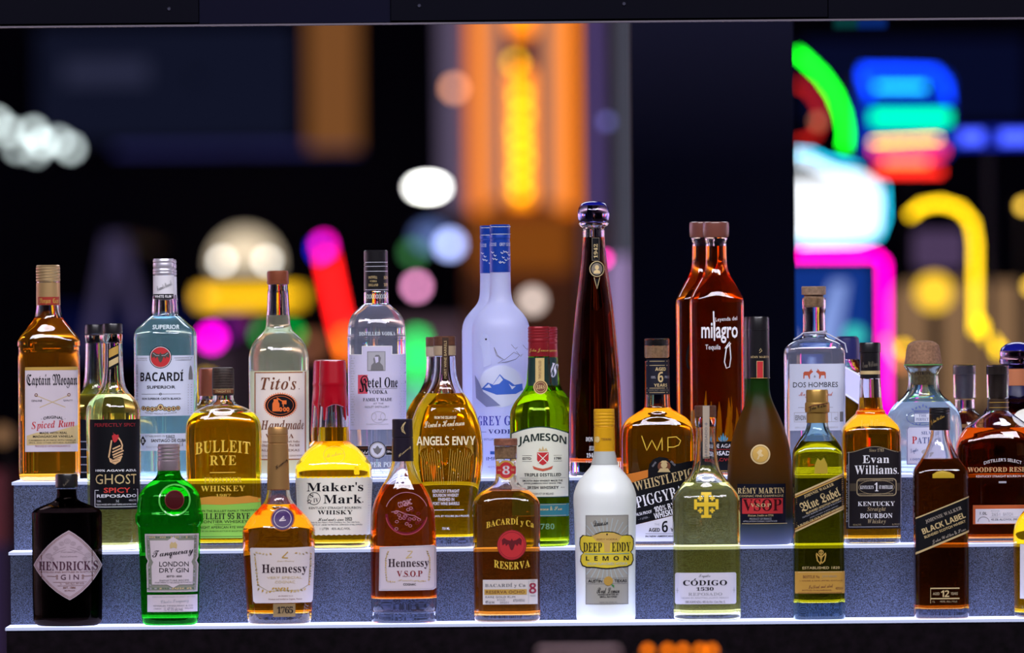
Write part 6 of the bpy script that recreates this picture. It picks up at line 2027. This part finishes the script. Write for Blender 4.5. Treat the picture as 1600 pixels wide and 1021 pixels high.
pr.text('Hennessy', 410.5, 480.5, 881.5, 898.5, paint('plum_black_ink', (0.03, 0.012, 0.02), .5), 'serif', warp=False)
pr.text('VERY SPECIAL', 418, 473, 900.4, 904, PGOLD, 'sans', warp=False); pr.text('COGNAC', 431, 462, 907, 911, PGOLD, 'sans', warp=False)
pr.text('JAS HENNESSY & CO', 436, 459, 930, 932, BROWN, warp=False); pr.text('Product and bottled in Cognac, France', 421, 473, 934.5, 937.5, BROWN, 'sans', warp=False)
pr.done('blush label with a gold vine border')
pr = Print(b, 'date_plate')
pr.rect(428, 943, 462.5, 963.5, paint('bronze_paper', (0.34, 0.23, 0.10), .4, .3)); pr.text('1765', 434, 459, 947.5, 958, INK, 'script', warp=False)
pr.done('bronze plate with the year')

# darker cognac
b = Bottle('cognac_bottle', 'dark cognac bottle with black capsule, round grape seal and thick clear foot', 631.5, 'front')
b.shape([('base', 49.5, .78, 2.4), (972, 50.6), (962, 50.8), None, (958, 49.2), (954, 49.6), None, (951, 51), (900, 51.8), (855, 51.6), (830, 50.8), (804, 49.4), (790, 46.6), (778, 42.6), (768, 38, .85, 2.2), (757, 31.2, .92, 2.1), (746, 24.6, 1, 2), (735, 20), (725, 17.4), (712, 16.2), (690, 15.6)], 4)
b.glass(wall=3, base=38, level=757.5, liq=LVSOP, inner_round=8)
b.lathe('capsule', [(721.5, 16.4), (721, 17), (686, 16.4), (685.5, 15.7), (684, 15.7), (683.5, 16.4), (672, 16.4), (671.6, 16), (657, 16), (655.4, 15)], paint('black_violet_capsule', (0.014, 0.010, 0.02), .3, spec=.5))
pr = Print(b, 'capsule_print', 0.0004, lambda y: (17 / b.s, 17 / b.s, 2))
pr.line([(634, 660), (630, 664), (627.5, 669), (629, 675), (633.5, 678.5), (630, 672), (630.5, 666), (634, 660)], 1.2, PGOLD)
pr.text('Hennessy', 620, 645, 704, 709, PGOLD, 'script', rot=40)
pr.done('gold crescent and signature')
pr = Print(b, 'seal', 0.0010)
WR = paint('wine_relief', (0.16, 0.012, 0.03), .25, spec=.6); PKR = paint('pink_relief', (0.42, 0.16, 0.22), .3, spec=.6)
pr.ring(635.6, 803, 33, 33, 4, WR, 0, 36, 200 + 180, 340 + 180 + 20); pr.ring(635.6, 803, 33, 33, 1.6, paint('wine_edge', (.35, .05, .07), .3), 1, 36, 10, 170)
rnd = random.Random(4)
for _ in range(30):
    x, y = 637 + rnd.gauss(0, 9), 806 + rnd.gauss(0, 7)
    pr.ring(x, y, 3, 2.4, .9, rnd.choice([PKR, WR, PKR]), 1, 10)
pr.text('COGNAC', 622, 644, 782, 791, PKR, 'heavy', rot=15); pr.line([(612, 800), (622, 798), (634, 803), (648, 806), (658, 812)], 1.1, PKR, 2)
pr.ring(635.6, 803, 34, 34, 1.0, PKR, 1, 36, 200, 340)
pr.done('round wine coloured grape seal')
pr = Print(b, 'label')
pr.poly([(593.5, 854), (678, 852), (681.8, 855), (682, 919), (677, 922), (592.5, 922.6)], PINKW, 0)
pr.line([(595, 856), (678, 854), (680, 858), (680, 917), (676, 920), (594, 920.5)], .6, SILV, 1, closed=True)
for sx, c_ in ((-1, 604), (1, 671)):
    pr.line([(c_ - sx * 4, 861), (c_ + sx * 0, 868), (c_ + sx * 1, 880), (c_, 895), (c_ - sx * 1, 908)], .7, PGOLD, 2)
    wreath(pr, [(c_ - sx * 3, 862), (c_ + sx * .5, 872), (c_ + sx * 1, 890), (c_ - sx * 1, 910)], 2, [PGOLD, GOLD, LF[2]], 2, 7 + sx)
pr.line([(635, 872), (641, 866), (645, 861)], 1.6, PGOLD, 2); pr.line([(635, 872), (644, 870)], 1.6, PGOLD, 2); pr.line([(637, 861), (645, 861)], 1, PGOLD, 2)
pr.text('Hennessy', 607, 670.5, 873, 889, MATS['plum_black_ink'], 'serif', warp=False); pr.text('V.S.O.P', 620.5, 660.5, 891.5, 901, DRED, 'serif', warp=False)
wreath(pr, [(607, 908), (620, 909)], 1.8, [PGOLD, GOLD], 2, 12); wreath(pr, [(655, 908), (668, 908)], 1.8, [PGOLD, GOLD], 2, 13)
pr.text('Privilege', 622, 655, 905, 909, PGOLD, 'script', warp=False); pr.text('COGNAC', 630.5, 650.5, 911, 914.6, INK, 'heavy', warp=False)
pr.done('blush label with gold vines')

# aged rum with red roundel
b = Bottle('rum_bottle', 'aged rum bottle with wooden stopper and red roundel over a small white label', 792.6, 'front')
b.shape([('base', 49, .72, 3.4), (966, 51.6), (900, 52), (800, 53.2), (792, 53.2), (784, 51.2), (777, 47, .74, 3), (771, 41), (766, 34.5, .8, 2.5), (761, 26, .9, 2.2), (756, 20, 1, 2), (748, 17), (735, 16.2), (722, 16.4), (720, 16.6)], 5)
b.glass(wall=3, base=11, level=768, liq=liquid('aged_rum_liquid', (0.90, 0.48, 0.12), 0.06), inner_round=12)
b.lathe('stopper', [(697, 17.8), (696.4, 18.3), (687.5, 18.4), (685.8, 17.4)], paint('russet_wood', (0.22, 0.085, 0.05), .5, noise=.25, nscale=200))
b.lathe('stopper_collar', [(719.5, 16.6), (717, 17.4), (698, 17.6), (697.3, 16.8)], glass('clear_stopper_glass', (0.96, 0.97, 0.98)))
b.lathe('stopper_cork', [(716, 12), (698.5, 13)], CORK)
pr = Print(b, 'neck_label', 0.0005)
pr.ell(790.7, 735, 14.6, 15.4, GOLD, 0); pr.rect(775.5, 729, 806, 741, RED, 1); pr.ell(790.7, 735, 11, 12.6, RED, 2); pr.text('8', 785, 796.5, 728, 742, PINKW, 'bold', layer=4); pr.text('AÑOS', 777, 783, 733, 736.5, PGOLD, layer=3); pr.text('YEARS', 798, 804, 733, 736.5, PGOLD, layer=3)
pr.done('red and gold neck label')
pr = Print(b, 'glass_relief', 0.0005)
pr.text('BACARDÍ y Ca', 760, 834, 807, 822, RELIEF, 'serif', arc=6, warp=False)
pr.done('raised golden glass lettering')
pr = Print(b, 'glass_relief', 0.0005)
pr.text('RESERVA', 772, 828, 878, 890, RELIEF, 'serif', arc=-4, warp=False)
pr.done('raised golden glass lettering')
pr = Print(b, 'roundel')
pr.ell(799.7, 851.5, 23, 23.6, DRED, 0); pr.ell(799.7, 851.5, 21.8, 22.4, RED, 1); pr.ring(799.7, 851.5, 20, 20.6, .7, DRED, 2)
pr.poly([(799.7 + (x - 252.8) * 1.1, 850 + (y - 558.5) * 1.15) for x, y in BAT], paint('dark_maroon', (0.12, 0.008, 0.012), .5), 3)
pr.done('red roundel with a bat')
pr = Print(b, 'label')
WL = paint('linen_paper', (0.58, 0.53, 0.50), .6)
pr.rect(754.5, 905.5, 840, 944, WL)
pr.text('BACARDÍ y Ca', 758, 821, 910.5, 918, GREY, 'serif', warp=False); pr.rect(757, 920.5, 823, 929, GOLD, 1); pr.text('RESERVA OCHO', 759.5, 820, 922.4, 927, BROWN, 'sans', layer=3, warp=False)
pr.text('RARE GOLD RUM', 758.5, 805, 930.8, 934, GREY, 'sans', warp=False); pr.line([(826, 907), (826, 943)], .6, SILV); pr.text('8', 826.6, 838, 911, 927.5, paint('crimson_ink', (.30, .02, .05), .5), 'bold', layer=2, warp=False)
pr.text('AGED', 828, 836, 907, 909, GREY, warp=False); pr.text('YEARS', 828, 837, 930, 932, GREY, warp=False); pr.text('40% alc./vol.', 758.5, 773, 938, 942.5, INK, 'sans', warp=False)
pr.text('BATCH NO.', 777, 790, 935.8, 938, GREY, warp=False); pr.text('20201', 781, 795, 939.5, 942.5, GREY, 'sans', warp=False); pr.text('BOTTLED IN PUERTO RICO', 802, 820, 936, 940, GREY, warp=False)
pr.done('small linen label with a gold strip')

# lemon vodka
MILK = frosted('milky_lemon_glass', (0.95, 1.0, 0.96), 0.15, 0.3)
b = Bottle('vodka_bottle', 'milky white lemon vodka bottle with yellow cap and yellow scalloped plaque', 946.8, 'front')
b.shape([('base', 44.5, 1, 2), (966, 46.5), (955, 46.3), (800, 48.6), (785, 49.4), (775, 49), (764, 46.2), (752, 40.6), (740, 31.4), (733, 25), (727, 20.6), (718, 17.6), (706, 16.2), (680, 15.5)], 5)
b.glass(MILK, 'milky_body', solid=True)
YC = paint('yellow_cap', (0.72, 0.37, 0.01), 0.35, .15)
b.lathe('cap', [(706, 16.4), (669, 16.3), (668.5, 15.6), (667.5, 15.6), (667, 16.3)] + ribs(666, 646, 16.5, 4, .7) + [(645.4, 16.3), (641, 16.3), (639.6, 15)], YC)
b.sleeve('clear_neck', 727, 706, paint('pale_neck_glass', (.45, .48, .46), .15, spec=.6), .4)
pr = Print(b, 'cap_print', 0.0004, lambda y: (16.5 / b.s, 16.5 / b.s, 2))
pr.ell(933, 687, 4, 5, paint('pale_yellow_ink', (.75, .55, .2), .5), 0, 14); pr.text('TEXAS', 939, 955, 685, 688.5, BROWN)
pr.done('pale lemon print')
pr = Print(b, 'label')
GP = paint('stone_grey_paper', (.36, .35, .30), .6)
pr.rect(914.5, 804.7, 981.5, 944, GP); pr.frame(915.5, 805.7, 980.5, 943, .6, GREY, 1)
PB = paint('pale_blue_ink', (.42, .52, .55), .6)
for k in range(36):
    a = 2 * math.pi * k / 36
    c_, s_ = math.cos(a), math.sin(a)
    R1 = min(60, 32 / max(.05, abs(c_)))
    if abs(s_) > .5:
        R1 = min(R1, 50)
        pr.line([(948 + 24 * c_, 859 - 24 * s_), (948 + R1 * c_, 859 - R1 * s_)], 1.0, PB, 1)
pr.text('Drive in', 927, 949.5, 812, 820.5, INK, 'script', rot=6, layer=3, warp=False); pr.line([(927, 821.5), (946, 819)], .7, INK, 3)
pr.text('AUSTIN', 909.5 + 9, 940.5, 905, 909.6, INK, 'heavy', layer=3, warp=False); pr.text('TEXAS', 959.5, 979, 905, 909.6, INK, 'heavy', layer=3, warp=False); pr.line([(916, 903), (980, 903)], .4, GREY, 2); pr.line([(916, 911.6), (980, 911.6)], .4, GREY, 2)
pr.ell(950, 907.3, 7.2, 7.2, GOLD, 3); pr.poly([(954, 912), (959, 914), (959, 918), (956, 915)], paint('leaf_green', (.05, .25, .06), .5), 4)
pr.text('Real Lemon', 932, 967.5, 917.5, 926.5, INK, 'script', layer=3, warp=False); pr.text('HANDCRAFTED IN', 934, 965.5, 927.2, 929.6, INK, 'heavy', layer=3, warp=False); pr.text('SMALL BATCHES', 936.5, 963.5, 930.6, 933, INK, 'heavy', layer=3, warp=False)
pr.text('VODKA / ALC. 35% BY VOL.', 936, 964, 939.5, 941.5, GREY, layer=3, warp=False)
pr.done('stone grey label with pale rays')
pr = Print(b, 'plaque', 0.0011)
def plaque(g):
    P_ = [(904.8, 850), (905.5, 840), (910, 835.5), (918, 836.5), (925, 837), (931, 833), (938, 830.6), (948, 830), (958, 830.6), (965, 833), (971, 836.5), (978, 835.6), (986, 836.5), (990, 842), (990.5, 851), (989, 859), (985.5, 863), (989, 867), (990, 876), (987, 883), (980, 886), (968, 886.5), (958, 888), (948, 888.6), (938, 888), (928, 886.5), (916, 886.5), (909, 884), (906, 877), (907, 868), (911, 863.5), (906.5, 859)]
    return [(948 + (x - 948) * (1 - g / 43), 859 + (y - 859) * (1 - g / 29)) for x, y in P_]
pr.poly(plaque(0), INK, 0); pr.poly(plaque(1.6), paint('lemon_yellow_paper', (.74, .58, .04), .5), 1)
pr.text('DEEP', 911, 940, 847.5, 861.5, INK, 'serif', layer=3, warp=False); pr.text('EDDY', 955.5, 985, 847.5, 861.5, INK, 'serif', layer=3, warp=False)
pr.poly([(924, 837), (938, 832.5), (958, 832.5), (971, 837), (966, 846), (953, 848), (952, 862), (944, 862), (943, 848), (931, 845)], paint('tan_gold_paper', (.60, .40, .10), .5), 2)
pr.line([(913, 865), (983, 865)], 1, paint('pool_blue_ink', (.12, .35, .42), .5), 3)
pr.text('L  E  M  O  N', 915, 982, 868.5, 875.5, INK, 'bold', layer=3, warp=False)
pr.text('FROM FLAVORED VODKA', 918, 980, 878.5, 882.5, PB, 'sans', layer=3, warp=False); pr.ell(938, 835.5, 0.1, 0.1, INK, 3, 6); pr.ell(938 + 10, 834.6, 1.2, 1.6, INK, 3, 10)
pr.text('EDDY VODKA', 932, 964, 841, 843.5, BROWN, layer=3, warp=False)
pr.done('yellow scalloped plaque with a black edge')

# reposado tequila
b = Bottle('tequila_bottle', 'pale gold tequila bottle with yellow cross emblem and long neck strip', 1105, 'front')
b.shape([('base', 50, .8, 3.4), (964, 52.4), (860, 52.8), (785, 53), (778, 52, .8, 3.2), (771, 48.2), (764, 43.2), (757, 37.4, .85, 2.6), (750, 32, .9, 2.3), (742, 26.4, 1, 2), (732, 21.6), (718, 18.6), (700, 17), (680, 16.2), (668, 16.2)], 5)
b.glass(wall=2.6, base=10, level=755, liq=LPALE, inner_round=14)
b.lathe('stopper', [(652.5, 16.2), (652, 17), (636, 17), (634.3, 16)], WOOD)
b.lathe('stopper_collar', [(667.5, 16.2), (666, 17), (654, 17), (653, 16.4)], glass('clear_stopper_glass', (0.96, 0.97, 0.98)))
pr = Print(b, 'neck_strip', 0.0009, lambda y: ((17.2 if y > 640 else 17.2) / b.s, 17.2 / b.s, 2))
TS = paint('taupe_paper', (.40, .33, .25), .6)
pr.rect(1097.6, 634.5, 1108.2, 717, TS, 0); pr.vtext('REPOSADO', 1102.8, 668, 708, 4, GREY, 'sans')
for y in (663, 712):
    pr.line([(1100.4, y), (1105.4, y)], 1, GREY); pr.line([(1102.9, y - 2.5), (1102.9, y + 2.5)], 1, GREY)
pr.done('taupe strip down the neck')
pr = Print(b, 'cross_emblem', 0.0005)
YE = paint('yellow_ink', (.80, .55, .03), .5)
cx_, cy_ = 1102.6, 788
for s1 in (1,):
    pr.rect(cx_ - 3.4, cy_ - 18, cx_ + 3.4, cy_ + 20, YE); pr.rect(cx_ - 18, cy_ - 3.2, cx_ + 18, cy_ + 3.2, YE)
    pr.rect(cx_ - 8, cy_ - 19, cx_ + 8, cy_ - 14.4, YE); pr.rect(cx_ - 8, cy_ + 16.4, cx_ + 8, cy_ + 21, YE); pr.rect(cx_ - 19, cy_ - 8, cx_ - 14.4, cy_ + 8, YE); pr.rect(cx_ + 14.4, cy_ - 8, cx_ + 19, cy_ + 8, YE)
for sx in (-1, 1):
    for sy in (-1, 1):
        x, y = cx_ + sx * 9.2, cy_ + sy * 9.6
        pr.rect(x - 4, y - 1.5, x + 4, y + 1.5, YE, 1); pr.rect(x - 1.5, y - 4, x + 1.5, y + 4, YE, 1)
pr.done('yellow five-fold cross')
pr = Print(b, 'label')
CW = paint('lavender_white_paper', (.64, .62, .72), .6)
pr.poly(rrect(1054.2, 894.5, 1149.6, 943.5, 3), CW, 0)
pr.text('Tequila', 1091, 1109, 897, 903, GREY, 'script', warp=False); pr.text('CÓDIGO', 1066.5, 1135, 903.5, 914.3, INK, 'serif', warp=False); pr.text('1530', 1087, 1114, 917, 922.3, INK, 'serif', warp=False)
pr.text('REPOSADO', 1074.5, 1127.5, 925.4, 930, SILV, 'serif', warp=False); pr.text('HECHO EN AMATITAN, JALISCO, MEXICO', 1064, 1137.5, 932.5, 935.4, SILV, warp=False); pr.text('100% AGAVE AZUL / 40% Alc./Vol. / Cont. Net. 1L', 1070, 1132, 938, 941.8, GREY, warp=False)
for x in (1057.5, 1146):
    pr.line([(x - 2, 922), (x + 2, 922)], .8, SILV); pr.line([(x, 918), (x, 926)], .8, SILV)
pr.done()

# gold capped square scotch
b = Bottle('scotch_bottle', 'square teal-edged scotch bottle with gold cap and slanted gold bordered label', 1279.8, 'front')
b.shape([('base', 39.5, .95, 6), (960, 40.3), (800, 39.6), (720, 39.2), (710, 38.8), (702, 37.2, .95, 5), (693, 32.4, .96, 3.8), (684, 26.6, 1, 3), (676, 21, 1, 2.4), (669, 17.8, 1, 2), (660, 16.2), (640, 15.6)], 3)
b.glass(TEALG, wall=3.4, base=26, level=690.5, liq=liquid('olive_liquid', (0.76, 0.60, 0.04), 0.02), inner_round=10)
b.lathe('cap', [(661.5, 17), (646, 16.8), (644.8, 18.8), (643, 19.2), (632, 19.2), (630, 18.6), (628.8, 17.4), (612, 17.3), (609.6, 16.2)], paint('antique_gold_cap', (.42, .25, .06), .35, .6))
pr = Print(b, 'cap_signature', 0.0004, lambda y: (19.3 / b.s, 19.3 / b.s, 2))
pr.line([(1257, 640), (1270, 634), (1293, 631)], 1.6, BROWN, 0); pr.text('John Walker', 1263, 1291, 633, 641, INK, 'script', rot=12)
pr.done('dark signature band')
pr = Print(b, 'label')
def para(xl, xr, yl0, yr0, yl1, yr1, mat, layer):
    pr.poly([(xl, yl0), (xr, yr0), (xr, yr1), (xl, yl1)], mat, layer)
para(1241, 1318, 771.7, 738.8, 831.6, 796, PGOLD, 0); para(1241, 1318, 774.5, 741.6, 828.8, 793.2, BROWN, 1); para(1241, 1318, 776, 743, 827.2, 791.6, GOLD, 2); para(1241, 1318, 778, 745, 825.4, 790, BLKP, 3)
AN = 23.2
pr.text('JOHNNIE WALKER', 1253, 1303, 764, 769, PGOLD, 'serif', rot=AN, layer=5); pr.text('Blue Label', 1247, 1313, 773, 788, PGOLD, 'frak', rot=AN, layer=5)
pr.text('BLENDED SCOTCH WHISKY', 1256, 1316, 788.6, 791.8, PGOLD, 'heavy', rot=AN, layer=5); pr.text('DISTILLED, BLENDED AND BOTTLED IN SCOTLAND', 1250, 1316, 794.6, 797, SILV, rot=AN, layer=5); pr.text('JOHN WALKER & SONS LIMITED', 1262, 1310, 799, 801, SILV, rot=AN, layer=5)
pr.text('A BLEND OF OUR RAREST WHISKIES', 1241.5, 1319.5, 805.4, 808.6, PGOLD, 'heavy', rot=AN, layer=5)
pr.done('slanted black label with gold borders')
pr = Print(b, 'emblem', 0.0005)
EMB = paint('ochre_relief', (.42, .30, .03), .4)
pr.poly([(1271, 740), (1272, 726), (1276, 716), (1281, 720), (1286, 715), (1291, 726), (1292, 740)], EMB, 0)
pr.done('raised ochre crest')
pr = Print(b, 'monogram', 0.0005)
pr.ring(1281.5, 863, 4, 4, 1.4, GOLD, 0, 14); pr.line([(1274, 866), (1276, 876), (1280, 880), (1283, 870), (1289, 864)], 1.8, GOLD, 0); pr.line([(1289, 866), (1287, 876), (1283, 880), (1280, 870), (1274, 864)], 1.8, GOLD, 0); pr.line([(1281.5, 860), (1281.5, 878), (1279.5, 881.5)], 2, GOLD, 0)
pr.text('ESTABLISHED 1820', 1252.5, 1310.5, 885, 889, PGOLD, 'sans', layer=1)
pr.done('gold monogram and lettering')
pr = Print(b, 'lower_label')
pr.rect(1241, 892.5, 1319, 927, paint('ochre_paper', (.46, .25, .04), .5)); pr.line([(1241, 893.6), (1319, 893.6)], .8, PGOLD, 1); pr.line([(1241, 926), (1319, 926)], .8, BROWN, 1)
pr.text('BOTTLE No', 1253, 1279, 898.5, 903, BROWN, 'serif'); pr.text('JW4 40600', 1283, 1306, 898.5, 903, EG, 'sans'); pr.text('J. WALKER & SONS LIMITED, SCOTLAND', 1248, 1316, 906, 908.4, BROWN); pr.text('In blend most select', 1262, 1300, 913, 918.5, BROWN, 'script', rot=3); pr.text('40%Vol', 1304, 1316, 917, 921, BROWN); pr.text('BOTTLED IN KILMARNOCK', 1252, 1298, 920.8, 923, BROWN)
pr.done('ochre numbered label')

# black capped square scotch
b = Bottle('scotch_bottle', 'square scotch bottle with black cap and slanted black label, aged 12 years below', 1471, 'front')
b.shape([('base', 41.5, .95, 6), (958, 42.6), (850, 42.8), (760, 43.2), (742, 43), (735, 41.6, .95, 5), (727, 36.6, .96, 4), (718, 30.4, .98, 3), (710, 26, 1, 2.4), (702, 22, 1, 2), (690, 17.2), (680, 14.8), (670, 14), (655, 13.6)], 3)
b.glass(wall=3, base=15, level=718, liq=liquid('dark_scotch_liquid', (0.60, 0.24, 0.035), 0.01), inner_round=10)
b.lathe('cap', [(673, 15.4), (672.4, 16.4), (648, 16.4), (647.5, 15.8)] + ribs(647, 640, 16.3, 2, .5) + [(639, 16.2), (637.6, 15.2)], CAPB)
pr = Print(b, 'cap_signature', 0.0004, lambda y: (16.5 / b.s, 16.5 / b.s, 2))
pr.text('John Walker', 1452, 1476, 653, 660, GOLD, 'script', rot=28)
pr.done('gold slanted signature')
pr = Print(b, 'label')
def para2(xl, xr, yl0, yr0, yl1, yr1, mat, layer):
    pr.poly([(xl, yl0), (xr, yr0), (xr, yr1), (xl, yl1)], mat, layer)
para2(1429, 1512.5, 808.6, 775.5, 866, 831.6, PGOLD, 0); para2(1429, 1512.5, 810.6, 777.5, 862.6, 828.4, BLKP, 1)
AN = 21.4
WG = paint('warm_grey_ink', (.34, .29, .24), .5)
pr.text('JOHNNIE WALKER', 1442, 1502, 801.5, 807.6, WG, 'serif', rot=AN, layer=4); pr.text('BLACK LABEL', 1436.5, 1508, 813, 822, PGOLD, 'bold', rot=AN, layer=4); pr.text('BLENDED SCOTCH WHISKY', 1440, 1509, 824.6, 828.6, PGOLD, 'heavy', rot=AN, layer=4); pr.text('John Walker & Sons', 1452, 1509, 833.5, 841, WG, 'script', rot=AN, layer=4)
pr.done('slanted black label with gold borders')
pr = Print(b, 'age_panel', 0.0005)
pr.rect(1452, 918, 1497, 919.8, PGOLD); pr.rect(1452, 934, 1497, 935.8, PGOLD); pr.line([(1452, 918), (1452, 942)], .6, PGOLD, 0)
pr.text('12', 1468, 1481, 922, 932.4, PGOLD, 'bold', layer=1); pr.text('AGED', 1455.5, 1466, 925, 929.4, EG, 'heavy', layer=1); pr.text('YEARS', 1483, 1494.5, 925, 929.4, EG, 'heavy', layer=1)
pr.text('1L     40% Alc./Vol.', 1455, 1494, 938, 941, EG, layer=1)
pr.poly([(1455, 741), (1462, 737), (1471, 735.6), (1482, 738), (1489, 742), (1489, 747), (1455, 747)], paint('amber_relief_dull', (.50, .33, .02), .4), 0)
pr.done('gold age panel and raised shield')

# bottle cut by the frame
b = Bottle('liqueur_bottle', 'amber bottle cut off by the right edge of the front shelf', 1634, 'front')
b.shape([('base', 48, 1, 2), (960, 50), (850, 50), (832, 49.6), (818, 46), (806, 39), (796, 30), (788, 22), (778, 17), (700, 15)], 5)
b.glass(wall=2.4, base=8, level=800, liq=LYEL)
b.lathe('cap', [(712, 16), (660, 16)], GOLDCAP)
pr = Print(b, 'label')
pr.rect(1592, 850, 1676, 935, WHITE)
for y in range(858, 930, 7):
    pr.line([(1598, y), (1670, y)], 1, SILV)
pr.done()
